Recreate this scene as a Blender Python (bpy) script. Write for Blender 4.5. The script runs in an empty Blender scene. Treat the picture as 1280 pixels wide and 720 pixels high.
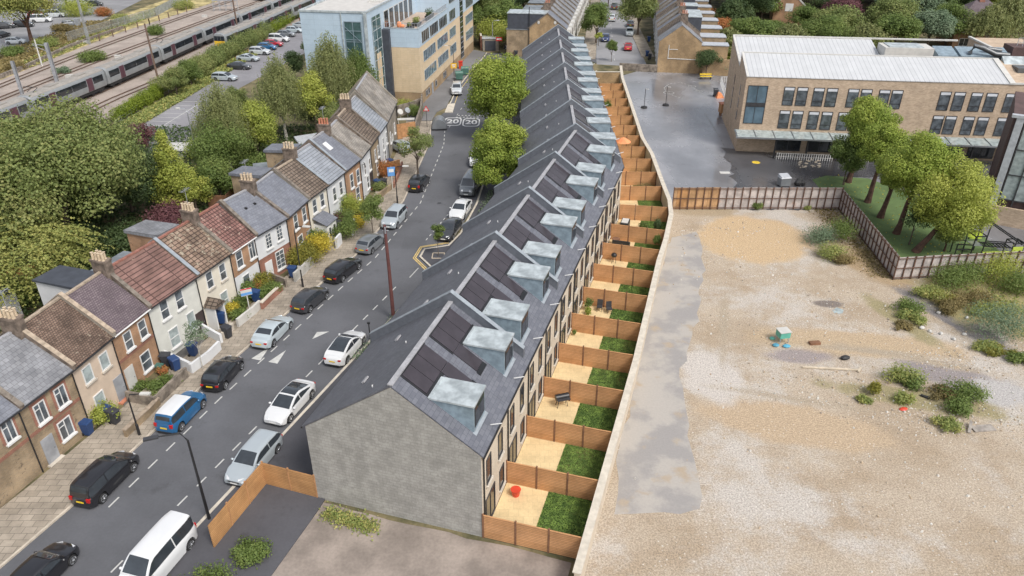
import bpy, math, random
import numpy as np
from mathutils import Vector, Matrix
R = math.radians
rnd = random.Random(7)
C = bpy.context.scene.collection

# ------------------------------------------------------------------ camera model (used to survey the place from the photograph)
F = 940.0; TH = R(29.4); HC = 35.0
def G(px, py, z=0.0):
    u = (px-640)/F; v = (py-360)/F
    d = (u, math.cos(TH)-v*math.sin(TH), -math.sin(TH)-v*math.cos(TH))
    t = (z-HC)/d[2]
    return Vector((d[0]*t, d[1]*t, z))
def hit(px, py, o, dr):
    """(s, z) where the sight line meets the vertical plane through o along the 2D direction dr"""
    u = (px-640)/F; v = (py-360)/F
    d = (u, math.cos(TH)-v*math.sin(TH), -math.sin(TH)-v*math.cos(TH))
    n = (-dr[1], dr[0])
    t = (o[0]*n[0]+o[1]*n[1])/(d[0]*n[0]+d[1]*n[1])
    x, y = d[0]*t, d[1]*t
    return ((x-o[0])*dr[0]+(y-o[1])*dr[1], HC+d[2]*t)

# ------------------------------------------------------------------ materials
MATS = {}
def new_mat(name):
    m = bpy.data.materials.new(name); m.use_nodes = True
    nt = m.node_tree; b = nt.nodes['Principled BSDF']
    MATS[name] = m
    return m, nt, b
def mixc(nt, fac, a, b, mode='MIX'):
    n = nt.nodes.new('ShaderNodeMix'); n.data_type = 'RGBA'; n.blend_type = mode
    for s, v in ((0, fac), (6, a), (7, b)):
        if hasattr(v, 'is_output') or isinstance(v, bpy.types.NodeSocket): nt.links.new(v, n.inputs[s])
        elif s == 0: n.inputs[0].default_value = v
        else: n.inputs[s].default_value = (*v, 1) if len(v) == 3 else v
    return n.outputs[2]
def noise(nt, vec, scale, detail=4, rough=.55):
    n = nt.nodes.new('ShaderNodeTexNoise'); n.inputs['Scale'].default_value = scale
    n.inputs['Detail'].default_value = detail; n.inputs['Roughness'].default_value = rough
    if vec is not None: nt.links.new(vec, n.inputs['Vector'])
    return n.outputs['Fac']
def ramp(nt, fac, lo, hi, a=0.0, b=1.0):
    n = nt.nodes.new('ShaderNodeMapRange'); n.inputs[1].default_value = lo; n.inputs[2].default_value = hi
    n.inputs[3].default_value = a; n.inputs[4].default_value = b; n.interpolation_type = 'SMOOTHSTEP'
    nt.links.new(fac, n.inputs[0]); return n.outputs[0]
def coord(nt, kind='Object'):
    for n in nt.nodes:
        if n.bl_idname == 'ShaderNodeTexCoord': return n.outputs[kind]
    return nt.nodes.new('ShaderNodeTexCoord').outputs[kind]
def bump(nt, b, h, strength, dist=.02):
    n = nt.nodes.new('ShaderNodeBump'); n.inputs['Strength'].default_value = strength; n.inputs['Distance'].default_value = dist
    nt.links.new(h, n.inputs['Height']); nt.links.new(n.outputs[0], b.inputs['Normal'])
def M(name, c, rough=.8, metal=0.0, var=.18, scale=1.2, bmp=0.0, spec=.5, c2=None, fine=0.0, coat=0.0):
    m, nt, b = new_mat(name)
    v = coord(nt)
    n1 = noise(nt, v, scale, 5)
    lo = tuple(x*(1-var) for x in c); hi = tuple(min(1, x*(1+var)) for x in (c2 or c))
    col = mixc(nt, ramp(nt, n1, .3, .7), lo, hi)
    if fine:
        n2 = noise(nt, v, scale*14, 3)
        col = mixc(nt, 1.0, col, mixc(nt, n2, (1-fine,)*3, (1+fine,)*3), 'MULTIPLY')
    nt.links.new(col, b.inputs['Base Color'])
    b.inputs['Roughness'].default_value = rough; b.inputs['Metallic'].default_value = metal
    b.inputs['Specular IOR Level'].default_value = spec
    if coat: b.inputs['Coat Weight'].default_value = coat; b.inputs['Coat Roughness'].default_value = .05
    if bmp: bump(nt, b, noise(nt, v, scale*10, 4), bmp)
    return m
def BR(name, c1, c2, mortar, bw=.225, bh=.075, ms=.012, dirt=.25, dscale=.6, rough=.85, off=.5, blotch=None, bmp=.3, spec=.4):
    """courses of brick, slate or tile from UVs in metres, with weathering"""
    m, nt, b = new_mat(name)
    uv = coord(nt, 'UV')
    t = nt.nodes.new('ShaderNodeTexBrick'); nt.links.new(uv, t.inputs['Vector'])
    t.inputs['Color1'].default_value = (*c1, 1); t.inputs['Color2'].default_value = (*c2, 1); t.inputs['Mortar'].default_value = (*mortar, 1)
    t.inputs['Scale'].default_value = 1; t.inputs['Brick Width'].default_value = bw; t.inputs['Row Height'].default_value = bh
    t.inputs['Mortar Size'].default_value = ms; t.offset = off; t.inputs['Bias'].default_value = 0.0
    ob = coord(nt, 'Object')
    n1 = ramp(nt, noise(nt, ob, dscale, 6, .65), .32, .68)
    col = mixc(nt, 1.0, t.outputs['Color'], mixc(nt, n1, (1-dirt,)*3, (1+dirt*.6,)*3), 'MULTIPLY')
    if blotch:
        col = mixc(nt, ramp(nt, noise(nt, ob, blotch[1], 5, .7), blotch[2], blotch[2]+.1), col, blotch[0])
    n3 = noise(nt, ob, 9, 3)
    col = mixc(nt, 1.0, col, mixc(nt, n3, (.85,)*3, (1.15,)*3), 'MULTIPLY')
    nt.links.new(col, b.inputs['Base Color'])
    b.inputs['Roughness'].default_value = rough; b.inputs['Specular IOR Level'].default_value = spec
    if bmp: bump(nt, b, t.outputs['Fac'], -bmp, .015)
    return m

# ------------------------------------------------------------------ mesh builder
class MB:
    def __init__(s): s.v = []; s.f = []; s.mi = []
    def face(s, pts, mi=0):
        b = len(s.v); s.v += [tuple(p) for p in pts]; s.f.append(tuple(range(b, b+len(pts)))); s.mi.append(mi); return s
    def solid(s, bot, top, mi=0, mtop=None):
        """closed prism between two loops with the same number of points (counter-clockwise from above)"""
        n = len(bot)
        b = len(s.v); s.v += [tuple(p) for p in bot]+[tuple(p) for p in top]
        s.f.append(tuple(b+n+i for i in range(n))); s.mi.append(mi if mtop is None else mtop)
        s.f.append(tuple(b+i for i in reversed(range(n)))); s.mi.append(mi)
        for i in range(n):
            j = (i+1) % n; s.f.append((b+i, b+j, b+n+j, b+n+i)); s.mi.append(mi)
        return s
    def box(s, x0, x1, y0, y1, z0, z1, mi=0, M_=None):
        b = [(x0,y0,z0),(x1,y0,z0),(x1,y1,z0),(x0,y1,z0)]; t = [(p[0],p[1],z1) for p in b]
        if M_ is not None: b = [M_@Vector(p) for p in b]; t = [M_@Vector(p) for p in t]
        return s.solid(b, t, mi)
    def prism(s, poly, z0, z1, mi=0, mtop=None):
        return s.solid([(p[0],p[1],z0) for p in poly], [(p[0],p[1],z1) for p in poly], mi, mtop)
    def tube(s, pts, r, n=8, mi=0):
        pts = [Vector(p) for p in pts]; rs = r if isinstance(r, (list, tuple)) else [r]*len(pts)
        rings = []
        for i, p in enumerate(pts):
            t = (pts[min(i+1, len(pts)-1)]-pts[max(i-1, 0)]).normalized()
            a = Vector((0,0,1)) if abs(t.z) < .9 else Vector((1,0,0))
            u = t.cross(a).normalized(); w = t.cross(u)
            b = len(s.v)
            for k in range(n):
                an = 2*math.pi*k/n; s.v.append(tuple(p+(u*math.cos(an)+w*math.sin(an))*rs[i]))
            rings.append(b)
        for a, b in zip(rings, rings[1:]):
            for k in range(n): j = (k+1) % n; s.f.append((a+j, a+k, b+k, b+j)); s.mi.append(mi)
        s.f.append(tuple(rings[0]+k for k in range(n))); s.mi.append(mi)
        s.f.append(tuple(rings[-1]+k for k in reversed(range(n)))); s.mi.append(mi)
        return s
    def bar(s, a, b, w, h=None, mi=0):
        """square bar between two points"""
        a = Vector(a); b = Vector(b); t = (b-a).normalized(); h = h or w
        up = Vector((0,0,1)) if abs(t.z) < .95 else Vector((0,1,0))
        u = t.cross(up).normalized()*w/2; q = u.cross(t).normalized()*h/2
        return s.solid([a-u-q, a-u+q, a+u+q, a+u-q], [b-u-q, b-u+q, b+u+q, b+u-q], mi)
    def loft(s, rings, mi=0, caps=True, closed=True):
        ids = []
        for r in rings: ids.append(len(s.v)); s.v += [tuple(p) for p in r]
        n = len(rings[0])
        for a, b in zip(ids, ids[1:]):
            for k in range(n if closed else n-1): j = (k+1) % n; s.f.append((a+k, a+j, b+j, b+k)); s.mi.append(mi)
        if caps and closed:
            s.f.append(tuple(ids[0]+k for k in reversed(range(n)))); s.mi.append(mi)
            s.f.append(tuple(ids[-1]+k for k in range(n))); s.mi.append(mi)
        return s
    def ball(s, c, r, nu=10, nv=6, mi=0):
        r = r if isinstance(r, (list, tuple)) else (r, r, r)
        rings = []
        for i in range(nv+1):
            a = math.pi*i/nv; q = max(math.sin(a), .02)
            rings.append([(c[0]+r[0]*q*math.cos(2*math.pi*k/nu), c[1]+r[1]*q*math.sin(2*math.pi*k/nu), c[2]-r[2]*math.cos(a)) for k in range(nu)])
        return s.loft(rings, mi)
    def build(s, name, mats, parent=None, smooth=False, loc=None, rz=0, bevel=0):
        me = bpy.data.meshes.new(name)
        me.from_pydata(s.v, [], s.f)
        for m in (mats if isinstance(mats, (list, tuple)) else [mats]): me.materials.append(MATS[m] if isinstance(m, str) else m)
        if len(s.mi) == len(me.polygons): me.polygons.foreach_set('material_index', s.mi)
        uv = me.uv_layers.new(name='UVMap')
        co = []
        for p in me.polygons:
            n = p.normal
            t = Vector((-n.y, n.x, 0)) if abs(n.z) < .98 else Vector((1,0,0))
            t = t.normalized() if t.length > 1e-6 else Vector((1,0,0)); b = n.cross(t)
            for li in p.loop_indices:
                q = me.vertices[me.loops[li].vertex_index].co
                co += [q.dot(t)+50, q.dot(b)+50]
        uv.data.foreach_set('uv', co)
        if smooth: me.polygons.foreach_set('use_smooth', [True]*len(me.polygons))
        o = bpy.data.objects.new(name, me); C.objects.link(o)
        if parent is not None: o.parent = parent
        if loc is not None: o.location = loc
        if rz: o.rotation_euler.z = rz
        if smooth:
            try: me.set_sharp_from_angle(angle=R(40))
            except Exception: pass
        return o
def tag(o, label, cat, group=None, kind=None):
    o['label'] = label; o['category'] = cat
    if group: o['group'] = group
    if kind: o['kind'] = kind
    return o
def empty(name, loc, rz, label, cat, group=None):
    o = bpy.data.objects.new(name, None); C.objects.link(o); o.empty_display_size = .3
    o.location = loc; o.rotation_euler.z = rz
    return tag(o, label, cat, group)
def struct(o, kind='structure'):
    o['kind'] = kind; return o
def copy_tree(o, parent=None):
    c = o.copy(); C.objects.link(c)
    if parent is not None: c.parent = parent
    for ch in list(KIDS.get(o.name, [])) or [x for x in o.children]: copy_tree(ch, c)
    return c
KIDS = {}
def ang(d): return math.atan2(d[1], d[0])
def sheet(name, poly, z, m, thick=0, kind='structure', jit=0, sub=0):
    """a flat ground sheet with the outline poly (2D), optionally with a ragged edge"""
    if jit:
        r2 = random.Random(len(poly)*13+int(poly[0][0]*7)); out = []
        for i, p in enumerate(poly):
            q = poly[(i+1) % len(poly)]; L = math.hypot(q[0]-p[0], q[1]-p[1]); n = max(1, int(L/1.2))
            for k in range(n):
                t = k/n; out.append((p[0]+(q[0]-p[0])*t+r2.uniform(-jit, jit), p[1]+(q[1]-p[1])*t+r2.uniform(-jit, jit)))
        poly = out
    area = sum(a[0]*b[1]-b[0]*a[1] for a, b in zip(poly, poly[1:]+poly[:1]))
    if area < 0: poly = poly[::-1]
    mb = MB()
    if thick: mb.prism(poly, z-thick, z)
    else: mb.face([(p[0], p[1], z) for p in poly])
    o = mb.build(name, m); return struct(o, kind)
def strip_poly(line, w0, w1):
    """2D polygon of a ribbon from offset w0 to w1 to the right of the line"""
    L = []; Rr = []
    for i, p in enumerate(line):
        a = line[max(i-1, 0)]; b = line[min(i+1, len(line)-1)]
        d = Vector((b[0]-a[0], b[1]-a[1])).normalized(); n = Vector((d.y, -d.x))
        L.append((p[0]+n.x*w0, p[1]+n.y*w0)); Rr.append((p[0]+n.x*w1, p[1]+n.y*w1))
    return L, Rr
def ribbon(mb, line, w0, w1, z, z0=None):
    L, Rr = strip_poly(line, w0, w1)
    for i in range(len(L)-1):
        q = [L[i], Rr[i], Rr[i+1], L[i+1]]
        if z0 is None: mb.face([(p[0], p[1], z) for p in q])
        else: mb.solid([(p[0], p[1], z0) for p in q], [(p[0], p[1], z) for p in q])
def dashes(mb, line, on, off, w, z):
    pts = [Vector((p[0], p[1])) for p in line]; pos = 0.0; acc = 0.0
    for a, b in zip(pts, pts[1:]):
        L = (b-a).length; d = (b-a)/L; n = Vector((d.y, -d.x))*w/2; t = 0
        t = -acc
        while t < L:
            s0, s1 = max(t, 0), min(t+on, L)
            if s1 > s0+.05:
                p, q = a+d*s0, a+d*s1
                mb.face([(p.x-n.x, p.y-n.y, z), (p.x+n.x, p.y+n.y, z), (q.x+n.x, q.y+n.y, z), (q.x-n.x, q.y-n.y, z)])
            t += on+off
        acc = L-(t-(on+off)) if t > L else 0
        acc = acc % (on+off)
def px_line(pts, z=0): return [tuple(G(x, y, z))[:2] for x, y in pts]

# ------------------------------------------------------------------ foliage
def LEAF(name, cols, rough=.6, trans=.38):
    cols = [tuple(min(.75, q*k) for q in c) for c, k in zip(cols, (3.0, 2.35, 1.85))] if name not in ('leaf_gold', 'leaf_yellow', 'leaf_dry', 'leaf_lime') else cols
    m, nt, b = new_mat(name)
    a = nt.nodes.new('ShaderNodeAttribute'); a.attribute_name = 'lv'
    cr = nt.nodes.new('ShaderNodeValToRGB'); nt.links.new(a.outputs['Fac'], cr.inputs[0])
    el = cr.color_ramp.elements
    el[0].position = 0; el[0].color = (*cols[0], 1); el[1].position = 1; el[1].color = (*cols[-1], 1)
    for i, c in enumerate(cols[1:-1]):
        e = el.new((i+1)/(len(cols)-1)); e.color = (*c, 1)
    nt.links.new(cr.outputs[0], b.inputs['Base Color']); b.inputs['Roughness'].default_value = rough
    b.inputs['Specular IOR Level'].default_value = .3
    tr = nt.nodes.new('ShaderNodeBsdfTranslucent'); nt.links.new(cr.outputs[0], tr.inputs[0])
    mx = nt.nodes.new('ShaderNodeMixShader'); mx.inputs[0].default_value = trans
    nt.links.new(b.outputs[0], mx.inputs[1]); nt.links.new(tr.outputs[0], mx.inputs[2])
    nt.links.new(mx.outputs[0], nt.nodes['Material Output'].inputs[0])
    return m
def leaf_mesh(name, P_, N_, size, lv, mat, parent=None, aspect=1.0, seed=0, tdir=None):
    rg = np.random.default_rng(seed); n = len(P_)
    N_ = N_/np.maximum(np.linalg.norm(N_, axis=1, keepdims=True), 1e-6)
    ref = rg.normal(size=(n, 3)) if tdir is None else tdir
    T = np.cross(N_, ref); T /= np.maximum(np.linalg.norm(T, axis=1, keepdims=True), 1e-6)
    B = np.cross(N_, T)
    s = (size*rg.uniform(.6, 1.35, n))[:, None]/2
    T = T*s; B = B*s*aspect
    co = np.stack([P_-T*.9-B*.3, P_+T*.25-B*.95, P_+T*.95+B*.2, P_-T*.2+B], axis=1).reshape(-1, 3)
    me = bpy.data.meshes.new(name)
    me.vertices.add(4*n); me.vertices.foreach_set('co', co.astype(np.float32).ravel())
    me.loops.add(4*n); me.loops.foreach_set('vertex_index', np.arange(4*n, dtype=np.int32))
    me.polygons.add(n); me.polygons.foreach_set('loop_start', np.arange(0, 4*n, 4, dtype=np.int32))
    me.polygons.foreach_set('loop_total', np.full(n, 4, dtype=np.int32))
    me.update(calc_edges=True)
    at = me.attributes.new('lv', 'FLOAT', 'FACE'); at.data.foreach_set('value', np.clip(lv, 0, 1).astype(np.float32))
    me.materials.append(MATS[mat])
    o = bpy.data.objects.new(name, me); C.objects.link(o)
    if parent is not None: o.parent = parent
    return o
def crown_blobs(c, rad, nb, br, seed, low=-.55, fill=.35):
    rg = np.random.default_rng(seed); out = []
    for i in range(nb):
        u = rg.normal(size=3); u /= np.linalg.norm(u)
        if u[2] < low: u[2] = -u[2]
        k = rg.uniform(.55, .85) if i > nb*fill else rg.uniform(0, .55)
        b = br*rg.uniform(.5, 1.45)
        out.append((c[0]+u[0]*(rad[0]-b*.6)*k/.85, c[1]+u[1]*(rad[1]-b*.6)*k/.85, c[2]+u[2]*(rad[2]-b*.6)*k/.85, b, b, b*.85, rg.uniform(0, 1)))
    return np.array(out)
def leaves_in(blobs, n, seed, inner=.25, updir=.5):
    rg = np.random.default_rng(seed)
    w = blobs[:, 3]**2; idx = rg.choice(len(blobs), n, p=w/w.sum())
    u = rg.normal(size=(n, 3)); u /= np.linalg.norm(u, axis=1, keepdims=True)
    k = np.where(rg.random(n) < inner, rg.uniform(.2, .8, n), rg.uniform(.72, 1.14, n)); k = np.where(rg.random(n) < .05, rg.uniform(1.1, 1.4, n), k)
    bl = blobs[idx]
    P_ = bl[:, :3]+u*bl[:, 3:6]*k[:, None]
    N_ = u+rg.normal(size=(n, 3))*.55; N_[:, 2] += updir
    lv = bl[:, 6]*.5+rg.random(n)*.5
    return P_, N_, lv
def trunk_mb(h, r, limbs, seed, lean=(0, 0), top=.7, spread=.5):
    rg = random.Random(seed); mb = MB()
    pts = [(0, 0, -.1)]; n = 5
    for i in range(1, n+1):
        t = i/n; pts.append((lean[0]*t+rg.uniform(-.06, .06)*h*.15, lean[1]*t+rg.uniform(-.06, .06)*h*.15, h*t))
    mb.tube(pts, [r*1.35]+[r*(1-.55*i/n) for i in range(1, n+1)], 8)
    for k in range(limbs):
        a = 2*math.pi*k/limbs+rg.uniform(-.4, .4); z0 = h*rg.uniform(.55, .95); L = h*top*rg.uniform(.6, 1)
        p0 = Vector((lean[0]*z0/h, lean[1]*z0/h, z0)); d = Vector((math.cos(a)*spread, math.sin(a)*spread, 1)).normalized()
        p1 = p0+d*L*.5; p2 = p1+Vector((d.x*1.4, d.y*1.4, d.z*.7)).normalized()*L*.5
        mb.tube([p0, p1, p2], [r*.45, r*.28, r*.08], 6)
    return mb
TREE_NO = [0]
def tree(loc, h, rad, label, cat='tree', name='tree', group=None, leaf='leaf_mid', style='broad', trunk_h=None, tr=.25, size=.32, n=5000,
         nb=26, br=None, lean=(0, 0), bark='bark', rz=None, cz=None, squash=.85, limbs=5):
    """h = height of the crown top, rad = (rx, ry, rz) of the crown"""
    n = int(n*2.1); size *= .7
    TREE_NO[0] += 1; sd = TREE_NO[0]*31
    o = empty(name, (loc[0], loc[1], 0), rnd.uniform(0, 6.28) if rz is None else rz, label, cat, group)
    cz = h-rad[2] if cz is None else cz
    th = trunk_h if trunk_h is not None else max(.6, cz-rad[2]*.4)
    c0, s0 = math.cos(-o.rotation_euler.z), math.sin(-o.rotation_euler.z)
    lean = (lean[0]*c0-lean[1]*s0, lean[0]*s0+lean[1]*c0)
    trunk_mb(th, tr, limbs, sd, lean, top=min(.9, rad[2]/max(th, .5))).build('trunk', bark, o, smooth=True)
    c = (lean[0], lean[1], cz)
    if style == 'broad':
        bl = crown_blobs(c, rad, nb, br or rad[0]*.33, sd)
        P_, N_, lv = leaves_in(bl, n, sd+1)
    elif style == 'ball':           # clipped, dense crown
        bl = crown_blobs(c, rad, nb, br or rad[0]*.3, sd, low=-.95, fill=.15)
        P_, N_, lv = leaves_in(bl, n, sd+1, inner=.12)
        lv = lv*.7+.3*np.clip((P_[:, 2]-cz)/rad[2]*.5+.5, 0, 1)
    elif style == 'birch':          # long hanging twigs
        rg = np.random.default_rng(sd); ns = n//16
        u = rg.normal(size=(ns, 3)); u /= np.linalg.norm(u, axis=1, keepdims=True); u[:, 2] = np.abs(u[:, 2])*1.3-.45
        k = rg.uniform(.25, 1.0, ns)[:, None]
        taper = np.clip(1.05-.55*np.clip(u[:, 2:3], 0, 1), .3, 1)
        st = np.array(c)+u*np.array([[rad[0], rad[1], rad[2]]])*k*np.concatenate([taper, taper, np.ones_like(taper)], 1)
        ln = rg.uniform(.8, 2.6, ns)*rad[2]/4.5; t = rg.random((ns, 16))
        dx = rg.normal(size=(ns, 2))*.25
        P_ = np.repeat(st, 16, 0); tt = t.ravel()
        P_[:, 2] -= tt*np.repeat(ln, 16); P_[:, 0] += np.repeat(dx[:, 0], 16)*tt+rg.normal(size=ns*16)*.1; P_[:, 1] += np.repeat(dx[:, 1], 16)*tt+rg.normal(size=ns*16)*.1
        P_[:, 2] = np.maximum(P_[:, 2], .8)
        N_ = rg.normal(size=P_.shape)+np.repeat(u, 16, 0)*1.0; N_[:, 2] *= .5
        lv = np.repeat(rg.random(ns), 16)*.65+rg.random(ns*16)*.35
    elif style == 'sprays':         # flat arching sprays on spreading boughs
        rg = np.random.default_rng(sd); ns = n//28
        a = rg.random(ns)*6.283; e = rg.uniform(-.15, 1.25, ns); k = rg.uniform(.35, 1, ns)
        st = np.stack([np.cos(a)*np.cos(e)*rad[0]*k, np.sin(a)*np.cos(e)*rad[1]*k, np.sin(e)*rad[2]*k], 1)*.8+np.array(c)
        d = np.stack([np.cos(a), np.sin(a), np.full(ns, -.05)], 1)
        ln = rg.uniform(1.8, 3.8, ns); tt = rg.random((ns, 28))
        P_ = np.repeat(st, 28, 0)+np.repeat(d*ln[:, None], 28, 0)*tt.ravel()[:, None]
        P_[:, 2] -= (tt.ravel()**2)*np.repeat(ln, 28)*.5; wd = .1+.16*(1-tt.ravel())
        sx = rg.normal(size=len(P_))*wd; P_[:, 0] += -np.repeat(d[:, 1], 28)*sx; P_[:, 1] += np.repeat(d[:, 0], 28)*sx
        N_ = rg.normal(size=P_.shape)*.45; N_[:, 2] += 1
        lv = np.repeat(rg.random(ns), 28)*.5+rg.random(len(P_))*.5
    elif style == 'cone':
        rg = np.random.default_rng(sd); bl = []
        for i in range(nb*2):
            t = rg.random()**.8; a = rg.random()*6.283; rr = rad[0]*(1-t)*rg.uniform(.5, .95)+.1
            b = rad[0]*.36*(1.15-t*.7); bl.append((c[0]+math.cos(a)*rr, c[1]+math.sin(a)*rr, .6+t*(h-1.0), b, b, b*1.3, rg.random()))
        P_, N_, lv = leaves_in(np.array(bl), n, sd+1)
    leaf_mesh('crown', P_, N_, size, lv, leaf, o, seed=sd+2)
    return o
def shrub(loc, rad, label, cat='bush', name='bush', group=None, leaf='leaf_mid', n=900, size=.2, nb=9, z0=0, top=None):
    TREE_NO[0] += 1; sd = TREE_NO[0]*17; n = int(n*1.9); size *= .75
    bl = crown_blobs((0, 0, rad[2]*.55), (rad[0], rad[1], rad[2]*.6), nb, min(rad)*.5, sd, low=-.2)
    P_, N_, lv = leaves_in(bl, n, sd, inner=.2); P_ += np.random.default_rng(sd).normal(size=P_.shape)*np.array(rad)*.11; P_[:, 2] = np.where(P_[:, 2] < .03, np.random.default_rng(1).uniform(.03, .3, len(P_)), P_[:, 2])
    o = leaf_mesh(name, P_, N_, size, lv, leaf, None, seed=sd)
    o.location = (loc[0], loc[1], z0); o.rotation_euler.z = 0
    return tag(o, label, cat, group)
def hedge(line, w, h, label, leaf='leaf_mid', name='hedge', cat='hedge', n=3000, size=.22, group=None, bump_=.35, z0=0):
    n = int(n*1.9); size *= .75; TREE_NO[0] += 1; sd = TREE_NO[0]*19; rg = np.random.default_rng(sd)
    pts = [Vector((p[0], p[1])) for p in line]; bl = []
    o0 = pts[0]
    for a, b in zip(pts, pts[1:]):
        L = (b-a).length; k = max(1, int(L/(w*.45)))
        for i in range(k):
            p = a+(b-a)*((i+rg.random()*.6)/k)
            bl.append((p.x-o0.x+rg.normal()*w*.12, p.y-o0.y+rg.normal()*w*.12, h*(.5+rg.uniform(-.1, .1)*bump_*2), w*.5*rg.uniform(.8, 1.15), w*.5*rg.uniform(.8, 1.15), h*.5*rg.uniform(1-bump_*.5, 1+bump_*.5), rg.random()))
    P_, N_, lv = leaves_in(np.array(bl), n, sd, inner=.15); P_[:, 2] = np.maximum(P_[:, 2], .02)
    o = leaf_mesh(name, P_, N_, size, lv, leaf, None, seed=sd); o.location = (o0.x, o0.y, z0)
    return tag(o, label, cat, group)
# ------------------------------------------------------------------ material library
BR('slate_new', (.112,.118,.142), (.148,.155,.18), (.078,.082,.098), .5, .28, .012, dirt=.12, rough=.6)
BR('slate_fine', (.108,.112,.128), (.135,.139,.156), (.09,.092,.105), .3, .2, .01, dirt=.14, rough=.62)
BR('slate_old', (.19,.195,.21), (.26,.265,.28), (.11,.11,.12), .35, .3, .012, dirt=.25, rough=.6)
BR('slate_blue', (.155,.165,.195), (.2,.21,.24), (.1,.105,.12), .32, .26, .01, dirt=.16, rough=.55)
BR('slate_grey_lead', (.25,.27,.3), (.3,.32,.35), (.12,.13,.15), 3.0, .34, .03, dirt=.2, rough=.5)
BR('tile_brown', (.13,.085,.062), (.21,.145,.11), (.055,.04,.033), .2, .17, .02, dirt=.4, blotch=((.3,.25,.19), 2.2, .6))
BR('tile_purple', (.13,.1,.115), (.18,.145,.155), (.07,.055,.06), .2, .17, .018, dirt=.2)
BR('tile_red', (.18,.105,.088), (.24,.14,.12), (.075,.042,.036), 3.0, .36, .045, dirt=.35, off=0, blotch=((.4,.27,.2), 1.3, .64))
BR('tile_red_patchy', (.19,.1,.085), (.25,.135,.115), (.06,.03,.027), .35, .34, .04, dirt=.4, off=0, blotch=((.47,.36,.29), 2.0, .58))
BR('tile_streaky', (.2,.14,.1), (.28,.2,.15), (.07,.045,.035), .5, .34, .045, dirt=.45, off=0, blotch=((.33,.29,.22), 1.8, .55))
BR('tile_dark_brown', (.15,.115,.09), (.21,.165,.13), (.05,.038,.03), .5, .34, .045, dirt=.3, off=0, blotch=((.3,.27,.24), 2.5, .62))
BR('stone_grey_tile', (.24,.22,.195), (.31,.285,.255), (.16,.145,.13), .3, .22, .015, dirt=.35, blotch=((.2,.16,.12), 1.5, .58))
BR('brick_stock', (.36,.25,.14), (.28,.2,.12), (.3,.26,.2), dirt=.35, blotch=((.13,.1,.075), 1.4, .6))
BR('brick_orange', (.43,.23,.12), (.36,.19,.1), (.33,.25,.18), dirt=.28, blotch=((.22,.13,.08), 1.2, .62))
BR('brick_yellow', (.46,.3,.14), (.36,.23,.11), (.32,.26,.19), dirt=.35, dscale=.35, blotch=((.22,.16,.1), .7, .6))
BR('brick_red', (.34,.13,.08), (.28,.1,.065), (.28,.2,.16), dirt=.25)
BR('brick_dull', (.27,.235,.19), (.33,.29,.24), (.25,.23,.2), dirt=.3)
BR('brick_cream', (.56,.47,.36), (.62,.53,.42), (.5,.44,.36), dirt=.12)
BR('brick_school', (.55,.42,.3), (.4,.29,.2), (.46,.38,.3), .3, .1, .012, dirt=.14, dscale=.8)
BR('brick_dark', (.1,.055,.055), (.13,.075,.07), (.09,.07,.065), dirt=.2)
BR('block_cream', (.6,.47,.31), (.63,.5,.34), (.5,.4,.28), .6, .3, .012, dirt=.08, off=0)
BR('brick_base', (.38,.26,.14), (.33,.22,.12), (.3,.24,.17), dirt=.2)
BR('panel_blue', (.43,.53,.62), (.45,.55,.64), (.35,.44,.53), 3.0, .75, .02, dirt=.06, off=0, rough=.45)
BR('seam_white', (.5,.51,.52), (.54,.55,.56), (.33,.34,.36), .6, 40, .035, dirt=.05, off=0, rough=.4)
BR('paving_slab', (.29,.25,.2), (.37,.32,.26), (.18,.155,.125), .75, .5, .02, dirt=.22, blotch=((.2,.18,.16), .7, .66))
BR('patio', (.62,.48,.27), (.68,.53,.3), (.5,.39,.23), .6, .6, .008, dirt=.12, rough=.9)
BR('tarmac_slab_dark', (.1,.095,.09), (.17,.16,.15), (.07,.07,.065), .5, .5, .01, dirt=.2)
BR('fence_wood', (.5,.26,.115), (.57,.31,.15), (.23,.115,.055), 40, .13, .012, dirt=.2, off=0, rough=.8)
BR('fence_wood_orange', (.42,.22,.09), (.5,.28,.12), (.25,.12,.05), 40, .14, .012, dirt=.2, off=0)
BR('hoard_white', (.46,.41,.39), (.52,.47,.44), (.4,.35,.32), 2.4, 1.2, .01, dirt=.3, dscale=.9, off=0, blotch=((.42,.27,.2), .6, .6))
BR('hoard_wood', (.42,.23,.1), (.52,.34,.19), (.26,.14,.07), 1.2, 2.4, .02, dirt=.35, off=0)
M('render_beige', (.56,.45,.35), var=.08, fine=.06); M('render_pale', (.6,.6,.55), var=.06); M('render_cream', (.68,.63,.53), var=.06)
M('render_white', (.62,.63,.64), var=.05); BR('render_grey_gable', (.33,.32,.295), (.37,.36,.335), (.29,.28,.26), .45, .22, .02, dirt=.2, dscale=1.0, blotch=((.29,.28,.26), 2.6, .54))
M('white_paint', (.68,.68,.67), rough=.45, var=.04); M('off_white', (.54,.53,.5), rough=.6, var=.08)
M('stone_trim', (.52,.47,.4), var=.15); M('coping_dark', (.17,.145,.12), var=.3, scale=3); M('ridge_red', (.27,.12,.09), var=.3, scale=3); M('coping_tile', (.36,.29,.22), var=.25, scale=3); M('red_clay', (.5,.2,.12), var=.2)
M('pot_buff', (.55,.44,.31), var=.15, scale=3); M('chimney_brick', (.16,.125,.1), var=.4, scale=2.5, fine=.3, rough=.95)
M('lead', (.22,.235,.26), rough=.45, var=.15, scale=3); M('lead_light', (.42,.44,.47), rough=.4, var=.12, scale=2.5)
M('lead_cap', (.27,.3,.33), rough=.45, var=.12, scale=2.5); M('lead_face', (.12,.13,.15), rough=.5, var=.12, scale=3); M('ridge_tile', (.33,.33,.345), rough=.7, var=.15, scale=4)
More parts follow.
